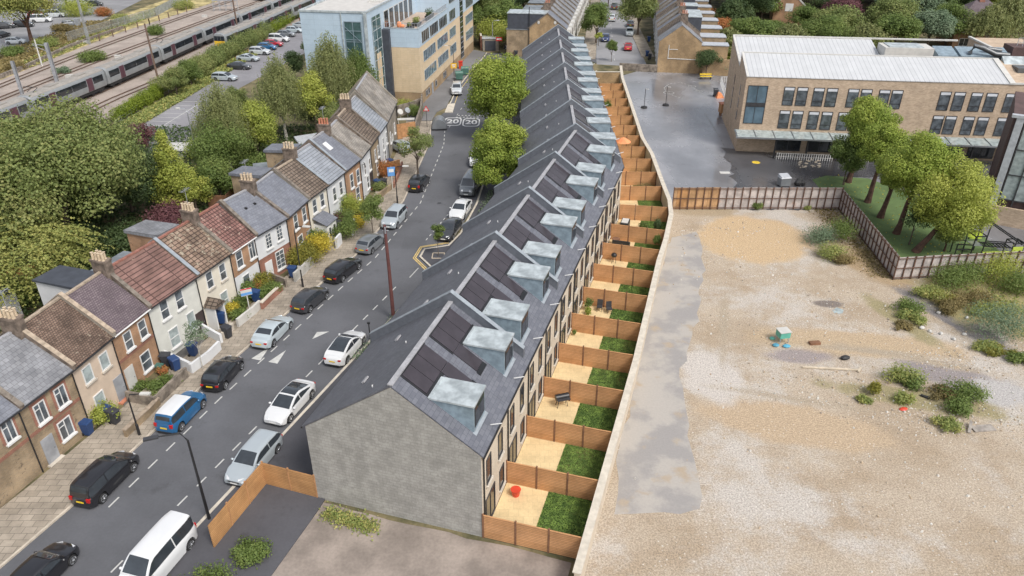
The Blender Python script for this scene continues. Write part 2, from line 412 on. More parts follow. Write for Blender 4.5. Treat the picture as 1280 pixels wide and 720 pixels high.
M('zinc', (.24,.31,.36), rough=.42, metal=.15, var=.2, scale=2.2, fine=.08); M('zinc_top', (.33,.37,.385), rough=.42, metal=.1, var=.15, scale=1.4, c2=(.44,.485,.5))
M('solar_cell', (.045,.038,.045), rough=.22, var=.12); M('solar_rim', (.015,.015,.017), rough=.4); M('black_metal', (.02,.02,.022), rough=.4)
M('dark_metal', (.06,.06,.065), rough=.45, metal=.3); M('grey_metal', (.33,.35,.37), rough=.4, metal=.6, var=.1); M('galv', (.45,.47,.5), rough=.4, metal=.5)
M('brown_post', (.12,.065,.045), rough=.8, var=.25, scale=3); M('pole_wood', (.15,.1,.075), rough=.85, var=.3, scale=4); M('rust_pole', (.13,.05,.045), rough=.7)
M('glass_dark', (.025,.03,.036), rough=.06, var=.3, spec=.8); M('glass_mid', (.1,.115,.13), rough=.1, var=.5, scale=1.2, spec=.9); M('car_glass', (.035,.042,.05), rough=.03, var=.2, spec=1.0); M('glass_blue', (.1,.15,.19), rough=.08, var=.3, scale=.5, spec=.8)
M('glass_curtain', (.33,.38,.38), rough=.2, var=.25, scale=2); M('glass_teal', (.06,.11,.115), rough=.08, var=.35, scale=.8, spec=.8)
M('blind', (.6,.62,.66), rough=.5, var=.05); M('door_grey', (.3,.31,.33), rough=.5); M('door_dark', (.05,.035,.035), rough=.5); M('door_red', (.2,.02,.03), rough=.4)
M('tyre', (.018,.018,.019), rough=.8); M('alloy', (.5,.51,.53), rough=.25, metal=.8, var=.04); M('plastic_black', (.025,.025,.027), rough=.6)
M('lamp_glass', (.75,.77,.8), rough=.08, var=.05); M('tail_red', (.45,.015,.015), rough=.15); M('plate_yellow', (.8,.55,.03), rough=.4, var=.02); M('plate_white', (.8,.8,.78), rough=.4, var=.02)
for nm, c in dict(car_white=(.66,.67,.68), car_black=(.012,.012,.015), car_silver=(.45,.5,.53), car_grey=(.2,.215,.23), car_charcoal=(.05,.052,.058), car_blue=(.02,.13,.3), car_navy=(.03,.05,.16), car_red=(.42,.015,.03), car_pale=(.5,.57,.6), car_light=(.6,.63,.65)).items():
    M(nm, c, rough=.28, metal=.25 if nm not in ('car_white', 'car_black', 'car_red') else 0, var=.02, coat=1.0)
M('bin_blue', (.02,.055,.16), rough=.45, var=.08); M('bin_black', (.04,.042,.05), rough=.5, var=.08); M('bin_green', (.07,.16,.13), rough=.5); M('bin_yellow', (.75,.6,.1), rough=.5); M('red_plastic', (.6,.06,.03), rough=.4)
M('timber', (.42,.22,.1), rough=.8, var=.2, scale=2.5); M('timber_dark', (.2,.1,.055), rough=.85, var=.25, scale=2.5); M('timber_grey', (.3,.27,.24), rough=.9, var=.25, scale=3); M('timber_pale', (.55,.47,.36), rough=.8, var=.15, scale=3)
M('felt', (.055,.062,.078), rough=.7, var=.15, scale=1.5); M('felt_grey', (.2,.225,.25), rough=.6, var=.25, scale=1); M('roof_flat_pale', (.5,.485,.46), rough=.8, var=.08); M('deck_wood', (.42,.33,.26), rough=.8, var=.15)
M('bark', (.11,.085,.065), rough=.95, var=.35, scale=3, fine=.3); M('bark_pale', (.42,.4,.36), rough=.9, var=.35, scale=4); M('bark_red', (.1,.055,.04), rough=.95, var=.35, scale=3)
M('sign_yellow', (.8,.45,.02), rough=.4, var=.02); M('sign_red', (.6,.02,.02), rough=.4, var=.02); M('sign_blue', (.12,.3,.62), rough=.4, var=.02); M('train_silver', (.27,.285,.295), rough=.35, metal=.1, var=.08)
M('train_roof', (.29,.27,.245), rough=.7, var=.12); M('train_door', (.09,.04,.055), rough=.35); M('train_yellow', (.85,.5,.02), rough=.35, var=.03); M('equip_green', (.5,.62,.08), rough=.5)
M('concrete', (.42,.41,.38), rough=.9, var=.18, fine=.12); M('stone_wall_old', (.2,.17,.14), rough=.95, var=.45, scale=1.8, fine=.35)
M('duct', (.13,.135,.14), rough=.4, metal=.5); M('orange_cloth', (.75,.28,.12), rough=.8); M('tarp_blue', (.08,.3,.42), rough=.6); M('cage_green', (.12,.42,.33), rough=.5); M('bench_yellow', (.7,.5,.05), rough=.5)
M('earth', (.17,.14,.1), rough=1, var=.3, scale=.6, fine=.3); M('skin', (.55,.36,.27), rough=.6)
# foliage (deep to bright)
LEAF('leaf_mid', [(.035,.052,.014), (.072,.1,.027), (.13,.155,.045)])
LEAF('leaf_dark', [(.018,.03,.013), (.038,.058,.022), (.07,.092,.034)])
LEAF('leaf_bright', [(.08,.1,.02), (.16,.18,.038), (.27,.27,.065)])
LEAF('leaf_fresh', [(.05,.072,.014), (.12,.155,.028), (.22,.24,.05)])
LEAF('leaf_lime', [(.12,.17,.02), (.2,.27,.03), (.32,.38,.05)])
LEAF('leaf_olive', [(.05,.064,.022), (.1,.122,.04), (.18,.178,.068)])
LEAF('leaf_birch', [(.07,.08,.032), (.115,.128,.052), (.19,.19,.08)])
LEAF('leaf_goldtree', [(.055,.07,.022), (.14,.15,.045), (.27,.25,.085)])
LEAF('leaf_yellow', [(.1,.12,.03), (.27,.26,.05), (.45,.38,.07)])
LEAF('leaf_gold', [(.3,.27,.04), (.6,.49,.06), (.75,.63,.12)])
LEAF('leaf_purple', [(.045,.02,.025), (.08,.035,.04), (.12,.06,.055)])
LEAF('leaf_rust', [(.12,.05,.02), (.22,.09,.035), (.14,.13,.04)])
LEAF('leaf_dry', [(.14,.12,.05), (.26,.21,.09), (.38,.3,.13)])
LEAF('leaf_weed', [(.06,.08,.025), (.14,.16,.05), (.28,.25,.09)])
LEAF('leaf_grey', [(.05,.075,.045), (.09,.12,.075), (.14,.17,.11)])

LEAF('leaf_grass_worn', [(.03,.05,.014), (.055,.08,.022), (.16,.13,.06)])
LEAF('leaf_grass', [(.018,.036,.01), (.035,.06,.015), (.075,.1,.03)])
M('rubble_pale', (.6,.58,.54), rough=.95); M('rubble_tan', (.48,.38,.27), rough=.95); M('rubble_dark', (.36,.31,.25), rough=.95)
M('marking_faded', (.3,.3,.29), rough=.7, var=.3, scale=1.5)
# asphalt (new, fine) with slight patches
def asphalt(name, c, wet=0.0, var=.15, crack=False, spec=.5, rough=.85):
    m, nt, b = new_mat(name); v = coord(nt)
    n1 = ramp(nt, noise(nt, v, .12, 5, .6), .35, .65); n2 = noise(nt, v, 6, 3)
    col = mixc(nt, n1, tuple(x*(1-var) for x in c), tuple(x*(1+var) for x in c))
    col = mixc(nt, 1.0, col, mixc(nt, n2, (.86,)*3, (1.14,)*3), 'MULTIPLY')
    if wet:
        mp = nt.nodes.new('ShaderNodeMapping'); nt.links.new(v, mp.inputs[0]); mp.inputs['Scale'].default_value = (1, .55, 1); mp.inputs['Rotation'].default_value = (0, 0, .3)
        w = ramp(nt, noise(nt, mp.outputs[0], .1, 6, .6), .4, .66)
        col = mixc(nt, w, col, tuple(x*.6 for x in c))
        r = nt.nodes.new('ShaderNodeMapRange'); nt.links.new(w, r.inputs[0]); r.inputs[3].default_value = .34; r.inputs[4].default_value = .1
        nt.links.new(r.outputs[0], b.inputs['Roughness'])
        b.inputs['Specular IOR Level'].default_value = .9
    else: b.inputs['Roughness'].default_value = rough; b.inputs['Specular IOR Level'].default_value = spec
    st_ = ramp(nt, noise(nt, v, .55, 6, .7), .56, .72); col = mixc(nt, st_, col, mixc(nt, 1.0, col, (.78,.78,.77), 'MULTIPLY'))
    nt.links.new(col, b.inputs['Base Color'])
    bump(nt, b, noise(nt, v, 22, 3), .12 if not wet else .03)
asphalt('asphalt_road', (.108,.111,.122)); asphalt('asphalt_far', (.24,.24,.25)); asphalt('asphalt_path', (.075,.075,.085)); asphalt('asphalt_parking', (.23,.225,.24))
asphalt('asphalt_patch', (.1,.103,.113)); asphalt('asphalt_wet', (.26,.265,.285), wet=1); asphalt('asphalt_cross', (.17,.168,.17))
asphalt('asphalt_wet_dark', (.095,.095,.103), wet=1); M('road_paint', (.5,.5,.48), rough=.7, var=.12, scale=2.5); M('kerb_stone', (.5,.44,.36), rough=.85, var=.15, scale=2); M('kerb_pale', (.55,.5,.42), rough=.85, var=.12, scale=2)
M('yellow_line', (.62,.45,.16), rough=.7, var=.2, scale=2)
M('lawn_green', (.085,.16,.03), rough=1, var=.35, scale=2, c2=(.13,.2,.04), fine=.35); M('turf_plastic', (.11,.17,.06), rough=.9, var=.12, scale=.8, fine=.2)
M('ground_green', (.07,.08,.035), rough=1, var=.4, scale=.35, c2=(.16,.13,.07), fine=.4)
M('ballast', (.33,.28,.245), rough=1, var=.16, scale=.25, fine=.3); M('embankment', (.28,.24,.1), rough=1, var=.45, scale=.4, c2=(.4,.33,.16), fine=.35)
M('yard_dirt', (.26,.22,.19), rough=1, var=.25, scale=.4, fine=.25); M('rail_steel', (.16,.11,.085), rough=.5, metal=.3)

# the cleared site: sand, crushed rubble, patches of orange sand, dark damp spots
def site_material():
    m, nt, b = new_mat('site_ground'); v = coord(nt)
    def blob(cx, cy, rx, ry, rot=0, soft=.5, warp=.6):
        mp = nt.nodes.new('ShaderNodeMapping'); mp.vector_type = 'TEXTURE'
        mp.inputs['Location'].default_value = (cx, cy, 0); mp.inputs['Rotation'].default_value = (0, 0, rot); mp.inputs['Scale'].default_value = (rx, ry, 1)
        nt.links.new(v, mp.inputs[0])
        ln = nt.nodes.new('ShaderNodeVectorMath'); ln.operation = 'LENGTH'; nt.links.new(mp.outputs[0], ln.inputs[0])
        ad = nt.nodes.new('ShaderNodeMath'); ad.operation = 'MULTIPLY_ADD'
        nt.links.new(noise(nt, v, .35, 6, .65), ad.inputs[0]); ad.inputs[1].default_value = warp*2; nt.links.new(ln.outputs['Value'], ad.inputs[2])
        return ramp(nt, ad.outputs[0], 1-soft+warp, 1+soft*.3+warp, 1, 0)
    base = mixc(nt, ramp(nt, noise(nt, v, .16, 7, .65), .35, .65), (.36,.285,.205), (.44,.37,.29))
    pale = ramp(nt, noise(nt, v, .09, 8, .7), .47, .62)
    base = mixc(nt, pale, base, (.48,.44,.395))
    for args, c in SITE_PATCHES:
        base = mixc(nt, blob(*args), base, c)
    vo = nt.nodes.new('ShaderNodeTexVoronoi'); nt.links.new(v, vo.inputs['Vector']); vo.inputs['Scale'].default_value = 3.2; vo.inputs['Randomness'].default_value = 1
    g = mixc(nt, 1.0, base, mixc(nt, ramp(nt, noise(nt, v, 9, 8, .85), .38, .62), (.62,)*3, (1.36,)*3), 'MULTIPLY')
    sp = nt.nodes.new('ShaderNodeMath'); sp.operation = 'MULTIPLY'
    nt.links.new(ramp(nt, vo.outputs['Distance'], .05, .22, 1, 0), sp.inputs[0]); nt.links.new(ramp(nt, noise(nt, v, .22, 6, .7), .42, .6), sp.inputs[1])
    g = mixc(nt, sp.outputs[0], g, (.7,.67,.62))
    vo2 = nt.nodes.new('ShaderNodeTexVoronoi'); nt.links.new(v, vo2.inputs['Vector']); vo2.inputs['Scale'].default_value = 1.3
    g = mixc(nt, ramp(nt, vo2.outputs['Distance'], .02, .09, .75, 0), g, (.2,.15,.1))
    nt.links.new(g, b.inputs['Base Color']); b.inputs['Roughness'].default_value = 1; b.inputs['Specular IOR Level'].default_value = .2
    bump(nt, b, noise(nt, v, 4, 8, .8), .6, .12)
def gp(x, y): p = G(x, y); return p.x, p.y
SITE_PATCHES = []
def patch(px, py, rx, ry, c, rot=0, soft=.35, warp=.5): x, y = gp(px, py); SITE_PATCHES.append(((x, y, rx, ry, rot, soft, warp), c))
patch(940, 298, 6.2, 6.3, (.5,.37,.23), 0, .2, .35)
patch(990, 530, 7.5, 2.6, (.44,.34,.235), -.3, .3, .5)
patch(1000, 445, 3, 1.2, (.3,.26,.25)); patch(1035, 380, 1.6, .7, (.2,.17,.15), 0, .3); patch(890, 470, 2.5, 4, (.5,.46,.42))
patch(1190, 470, 5, 2, (.27,.24,.235), -.5); patch(1180, 390, 1.6, 8, (.2,.185,.18), .35, .25, .3)
patch(1250, 490, 2.6, 2.2, (.42,.4,.385), 0, .4, .7); patch(1080, 430, 10, 2.2, (.44,.34,.23), -.15); patch(880, 262, 4, 2.5, (.36,.29,.2)); patch(1090, 330, 3, 6, (.36,.27,.17), .3)
patch(1240, 370, 7, 8, (.3,.26,.13), 0, .25, .5); patch(1125, 400, 1.2, 5, (.3,.26,.15), .3, .5, .8); patch(1150, 500, 7, 1.4, (.3,.26,.15), -.3, .3, .6)
for px, py, rx, ry, ro in ((1000,500,.5,6,1.3), (905,410,.5,7,-.25), (1100,440,.5,7,1.4), (1150,450,.7,6,1.2)): patch(px, py, rx, ry, (.37,.31,.235), ro, .9, 1.1)
site_material()
def strip_material():
    m, nt, b = new_mat('old_concrete'); v = coord(nt)
    w = ramp(nt, noise(nt, v, .32, 6, .6), .42, .58)
    col = mixc(nt, w, (.4,.37,.335), (.3,.283,.27)); col = mixc(nt, ramp(nt, noise(nt, v, .5, 5), .56, .7), col, (.38,.31,.23))
    col = mixc(nt, 1.0, col, mixc(nt, noise(nt, v, 7, 4), (.87,)*3, (1.13,)*3), 'MULTIPLY')
    nt.links.new(col, b.inputs['Base Color']); b.inputs['Roughness'].default_value = .45
    bump(nt, b, noise(nt, v, 12, 4), .12)
strip_material()

# ------------------------------------------------------------------ camera, sky, sun
cam = bpy.data.cameras.new('camera'); cam.lens = F/1280*36; cam.sensor_width = 36; cam.clip_end = 6000; cam.clip_start = .5
co = bpy.data.objects.new('camera', cam); C.objects.link(co); co.location = (0, 0, HC); co.rotation_euler = (R(90)-TH, 0, 0)
bpy.context.scene.camera = co
w = bpy.data.worlds.new('World'); bpy.context.scene.world = w; w.use_nodes = True; nt = w.node_tree
sk = nt.nodes.new('ShaderNodeTexSky'); sk.sky_type = 'NISHITA'; sk.sun_disc = False
SUN_EL, SUN_AZ = R(52), R(140)          # azimuth measured clockwise from +Y (away from the camera)
sk.sun_elevation = SUN_EL; sk.sun_rotation = SUN_AZ; sk.air_density = 1.0; sk.dust_density = 3.0
hs = nt.nodes.new('ShaderNodeHueSaturation'); hs.inputs['Saturation'].default_value = .38
nt.links.new(sk.outputs[0], hs.inputs['Color']); nt.links.new(hs.outputs[0], nt.nodes['Background'].inputs[0]); nt.nodes['Background'].inputs[1].default_value = .13
sl = bpy.data.lights.new('sun', 'SUN'); sl.energy = 1.6; sl.angle = R(16); sl.color = (1, .95, .88)
so = bpy.data.objects.new('sun', sl); C.objects.link(so)
sd = Vector((math.sin(SUN_AZ)*math.cos(SUN_EL), math.cos(SUN_AZ)*math.cos(SUN_EL), math.sin(SUN_EL)))
so.rotation_euler = (-sd).to_track_quat('-Z', 'Y').to_euler()
vs = bpy.context.scene.view_settings; vs.view_transform = 'Standard'; vs.look = 'None'; vs.exposure = .6; vs.gamma = 1

# ------------------------------------------------------------------ ground, roads, pavements
big = [(-1500,-200), (1500,-200), (1500,3000), (-1500,3000)]
sheet('ground', big, 0, 'ground_green')
kR = px_line([(357,539), (440,450), (525,360)]); d0 = Vector(kR[2])-Vector(kR[0]); d0.normalize()
kR = [(kR[0][0]-d0.x*30, kR[0][1]-d0.y*30)]+kR+px_line([(540,337)])+px_line([(595,255), (605,225)])+[(-2.2, 100), (-.8, 112), (1.0, 128), (2.0, 141), (3.0, 146)]
kL = px_line([(247,490), (302,442), (402,355), (445,320), (505,252), (537,180), (540,152)]); d1 = (Vector(kL[1])-Vector(kL[0])).normalized()
kL = [(-34, 16), (-27.2, 35)]+kL+[(-10.6, 121), (-10.2, 126.5), (-10.0, 133), (-8, 148), (-5.9, 160), (-5.4, 163.8)]
road = kL+[(3.2, 164.6), (14, 162.6), (19, 161.5), (26.6, 160.6), (26.2, 152), (17.4, 154.2), (15.8, 156.8), (9, 157.4), (4.4, 157.2)]+kR[::-1]
sheet('road', road, .004, 'asphalt_road')
# far street behind the terrace
ur = [(17.0,153.6), (26.9,151.2), (27.5,165), (28.6,195), (32.8,236), (37,290), (31.5,290), (26.2,236), (21.4,195), (18.0,165)]
sheet('far_road', ur, .008, 'asphalt_far')
mb = MB(); ribbon(mb, [(x, y) for x, y in ((27.0,160), (28.8,195), (33,236), (37.2,290))], .0, 2.6, .13, 0); mb.build('far_pavement', 'paving_slab')['kind'] = 'structure'
mb = MB(); ribbon(mb, [(17.2,158), (21.2,195), (26,236), (31.3,290)], -2.6, 0, .13, 0); mb.build('far_pavement', 'paving_slab')['kind'] = 'structure'
# left pavement, kerbs
mb = MB(); ribbon(mb, kL[:9], -4.0, -.14, .12, 0); struct(mb.build('pavement', 'paving_slab'))
mb = MB(); ribbon(mb, kL[:9], -.14, 0, .125, 0); struct(mb.build('kerb', 'kerb_stone'))
pvt = [(-12.55,115.4), (-12.2,120), (-10.9,122.5), (-10.6,127), (-10.2,133), (-8.2,148), (-6.1,160), (-5.6,164.2), (-8.6,167), (-15.2,124), (-16.5,115.2)]
sheet('pavement', pvt, .12, 'asphalt_cross', thick=.12)
mb = MB(); ribbon(mb, [(-10.75,120.5), (-10.35,126.5), (-10.05,133), (-8.05,148), (-5.95,160), (-5.45,163.9)], 0, .16, .126, 0); struct(mb.build('kerb', 'kerb_pale'))
# right footpath between kerb and the new terrace
rp = kR[:4]+px_line([(524,322), (530,312), (562,307), (575,292)])+kR[5:]
kerbR = kR[:5]+px_line([(524,322), (530,312), (560,307.5), (575,292)])+kR[5:]
fp = kerbR+[(4.4,157), (6, 140), (3, 136), (1.6, 100), (1.2, 81)]+[(-3.2,60), (-9.9,43), (-12, 34), (-17, 18), (-24, 12)]
sheet('footpath', fp, .12, 'asphalt_path', thick=.12)
mb = MB(); ribbon(mb, kerbR, 0, .22, .135, 0); struct(mb.build('kerb', 'kerb_pale'))
mb = MB(); ribbon(mb, px_line([(541,340), (522,322), (529,310), (562,305)]), -.5, -.38, .012); ribbon(mb, px_line([(541,340), (522,322), (529,310), (562,305)]), -.28, -.16, .012); struct(mb.build('yellow_line', 'yellow_line'))
mb = MB(); ribbon(mb, [(-10.0,124), (-9.7,133), (-7.7,148), (-5.6,159), (-2, 162.5)], .3, .4, .02); struct(mb.build('yellow_line', 'yellow_line'))
# painted bay lines, give-way triangles, hatch
mb = MB(); bayL = [(kL[i][0]+o[0], kL[i][1]+o[1]) for i, o in ((1,(2.0,-.8)), (2,(2.0,-.75)), (3,(2.0,-.75)), (4,(2.0,-.8)), (5,(2.0,-.6)), (6,(2.0,-.4)), (7,(2.05,-.1)), (8,(2.1,0)))]
dashes(mb, bayL, .9, .9, .11, .012)
bayR = [(p[0]+o[0], p[1]+o[1]) for p, o in zip([kR[0], kR[1], kR[3]], [(-2.1,.8)]*3)]; dashes(mb, bayR, .9, .9, .11, .012)
dashes(mb, [(-9.2,72.5), (-6.6,82), (-5.4,92), (-4.3,100)], .5, .6, .1, .012)
dashes(mb, [(-9.6,112), (-8.6,120), (-7.6,128), (-6,140), (-3.5,152)], 1.0, 2.2, .1, .012)
for px, py in ((400,419), (328,442), (349,446)):        # give-way style triangles
    p = G(px, py); a = R(-18); q = [(-.42,-.9), (.42,-.9), (0,1.0)] if px != 400 else [(-.5,.35), (.45,.75), (-.3,-.75)]
    mb.face([(p.x+x*math.cos(a)-y*math.sin(a), p.y+x*math.sin(a)+y*math.cos(a), .012) for x, y in q])
for k in range(7): mb.box(-8.9+k*.55, -8.9+k*.55+.3, 117.2, 117.5, .009, .012); mb.box(-8.9+k*.55+.28, -8.9+k*.55+.55, 118.2, 118.5, .009, .012)
for (a, b) in (((441,545),(445,531)), ((562,320),(571,306)), ((512,347),(523,335))):
    p, q = G(*a), G(*b); ribbon(mb, [(p.x, p.y), (q.x, q.y)], -.05, .05, .012)
dashes(mb, [(21.0,157), (24.6,195), (29.4,236)], 1.6, 3.2, .13, .016)
struct(mb.build('road_marking', 'road_paint'))
sheet('road_patch', [(p.x, p.y) for p in (G(500,139), G(515,139), G(513,133), G(502,133))], .007, 'concrete') if False else None
def roundel(px, py):
    p = G(px, py); mb = MB(); n = 28
    def sup(t, a, b): c, s = math.cos(t), math.sin(t); return (a*math.copysign(abs(c)**.45, c), b*math.copysign(abs(s)**.45, s))
    for i in range(n):
        t0, t1 = 2*math.pi*i/n, 2*math.pi*(i+1)/n
        A = [sup(t0, 1.35, 2.1), sup(t1, 1.35, 2.1), sup(t1, 1.15, 1.85), sup(t0, 1.15, 1.85)]
        mb.face([(p.x+x, p.y+y, .013) for x, y in A])
    o = struct(mb.build('speed_roundel', 'white_paint'))
    t = bpy.data.curves.new('speed_number', 'FONT'); t.body = '20'; t.size = 1.9; t.align_x = 'CENTER'; t.align_y = 'CENTER'; t.offset = .04; t.materials.append(MATS['white_paint'])
    q = bpy.data.objects.new('speed_number', t); C.objects.link(q); q.location = (p.x, p.y, .0135); q.scale = (1, 1.5, 1); q['kind'] = 'structure'
roundel(566, 152); roundel(589, 153)
for px, py, r in ((457,458,.35), (486,533,.3), (549,254,.25), (310,392,.1)):
    p = G(px, py); mb = MB(); mb.prism([(p.x+r*math.cos(k*math.pi/6), p.y+r*math.sin(k*math.pi/6)) for k in range(12)], .0, .011); struct(mb.build('manhole_cover', 'dark_metal' if px != 486 else 'concrete'))
for px, py, a, b in ((519,303,1.3,1.6), (480,365,.7,.9)):
    p = G(px, py); sheet('road_patch', [(p.x-a,p.y-b), (p.x+a,p.y-b*.8), (p.x+a*.9,p.y+b), (p.x-a,p.y+b*.9)], .006, 'asphalt_patch')
# traffic crossing slab at the road island
sheet('refuge', [(p.x, p.y) for p in (G(556,141), G(566,141), G(569,130), G(560,131))], .14, 'kerb_pale', thick=.14)
# playground, turf, site, concrete strip
WT = [(770,540), (795,450), (816,360), (824,325), (832,300), (839,268), (837,250), (829,230), (815,192), (803,172), (790,133), (778,97), (776,82)]
wall_line = [tuple(G(x, y, 2.0))[:2] for x, y in WT]; a0 = Vector(wall_line[0]); dd = (a0-Vector(wall_line[1])).normalized(); wall_line = [tuple(a0+dd*12)]+wall_line
pg = wall_line[6:][::1]+[(26.9,150.5), (30.0,146.9), (42,144.5), (60,142), (110,136), (110,40), (60,40), (55,66)]+[(36.9,63.7), (37.97,80.9), (19.4,81.2)]
sheet('playground', pg, .004, 'asphalt_wet')
sheet('wet_tarmac', px_line([(905,186), (918,230), (925,262), (1046,262), (1036,222), (1095,222), (1230,232), (1250,205), (1090,192), (960,184)]), .012, 'asphalt_wet_dark', jit=.5)
sheet('turf', [(38.2,90.2), (40.5,91.6), (45.5,90.6), (49.5,84), (51,74), (50.2,66), (36.9,63.9), (38.0,80.9)], .03, 'turf_plastic')
sitep = [wall_line[0], wall_line[1], wall_line[2], wall_line[3], wall_line[4], wall_line[5], wall_line[6], (18.6,80.8), (37.97,80.7), (36.9,63.8), (52,65.6), (110,58), (110,-10), (-4,-10)]
sheet('site_ground', sitep, .01, 'site_ground')
sheet('concrete_strip', px_line([(777,560), (797,450), (818,358), (838,296), (873,291), (881,330), (870,400), (862,430), (849,470), (860,545), (880,640), (770,640)]), .016, 'old_concrete', jit=.28)
sheet('puddle', [(p.x, p.y) for p in (G(1041,388), G(1046,384), G(1054,387), G(1053,392), G(1045,393))], .02, 'glass_curtain', jit=.08)
# yards, gardens and land left of the old terrace; railway and car parks
carp = [(-36.5,100), (-38,107), (-58.5,106), (-59.4,128), (-57,142), (-54.7,154), (-52,182), (-47,215), (-32,215), (-36.5,160), (-39,137), (-41,120)]
carp = px_line([(158,172), (183,214), (250,190), (262,160), (300,110), (393,60), (393,14), (372,24), (335,42), (300,72), (262,100), (207,126)])
sheet('car_park', carp, .02, 'asphalt_parking')
ORD = ['first','second','third','fourth','fifth','sixth','seventh','eighth','ninth','tenth','eleventh','twelfth','thirteenth','fourteenth','fifteenth','sixteenth','seventeenth','eighteenth','nineteenth','twentieth','twenty-first','twenty-second','twenty-third','twenty-fourth','twenty-fifth']
def window(root, x, z, w, h, y=0.0, frame='white_paint', glass='glass_dark', sill='white_paint', style='sash', nrm=-1, label=None):
    """a window on a facade lying in the local plane y; nrm=-1 faces -y, +1 faces +y"""
    s = nrm; mb = MB(); t = .075; a, b = x-w/2, x+w/2; c, d = z-h/2, z+h/2
    def bx(x0, x1, z0, z1, o0, o1): mb.box(x0, x1, min(y+s*o0, y+s*o1), max(y+s*o0, y+s*o1), z0, z1)
    bx(a, b, d-t, d, -.02, .06); bx(a, b, c, c+t, -.02, .06); bx(a, a+t, c+t, d-t, -.02, .06); bx(b-t, b, c+t, d-t, -.02, .06)
    if style == 'sash': bx(a+t, b-t, z-.03, z+.03, -.02, .05)
    if style == 'case': bx(x-.03, x+.03, c+t, d-t, -.02, .05); bx(a+t, x-.03, d-h*.3, d-h*.3+.05, -.02, .05)
    if style == 'georgian':
        for k in range(1, 4): bx(a+t, b-t, c+h*k/4-.02, c+h*k/4+.02, -.02, .045)
        bx(x-.02, x+.02, c+t, d-t, -.02, .04)
    if style == 'strip':
        k = max(1, round(w/1.1))
        for i in range(1, k): bx(a+w*i/k-.03, a+w*i/k+.03, c+t, d-t, -.02, .05)
    f = mb.build('window', frame, root)
    p = MB(); q = y+s*.018; p.box(a+t*.6, b-t*.6, min(y-s*.01, q), max(y-s*.01, q), c+t*.6, d-t*.6); p.build('pane', glass, f)
    if sill:
        q = MB(); q.box(a-.08, b+.08, min(y, y+s*.16), max(y, y+s*.16), c-.13, c-.003); q.build('sill', sill, f)
    return f
def door(root, x, w, h, y=0.0, m='door_grey', nrm=-1, z=0.0):
    mb = MB(); mb.box(x-w/2, x+w/2, min(y, y+nrm*.05), max(y, y+nrm*.05), z, z+h); d = mb.build('door', m, root)
    mb = MB(); mb.box(x+w*.3, x+w*.36, min(y, y+nrm*.1), max(y, y+nrm*.1), z+1.0, z+1.06); mb.build('handle', 'grey_metal', d)
    return d
def pots(n, par, x0, y0, z, dx=.32, m='pot_buff', axis='y'):
    for k in range(n):
        mb = MB(); o = (k-(n-1)/2)*dx; c = (x0+(o if axis == 'x' else rnd.uniform(-.03,.03)), y0+(o if axis == 'y' else 0))
        mb.tube([(c[0], c[1], z), (c[0], c[1], z+.12), (c[0], c[1], z+.5), (c[0], c[1], z+.58)], [.13, .11, .1, .13], 8); mb.build('chimney_pot', m, par)

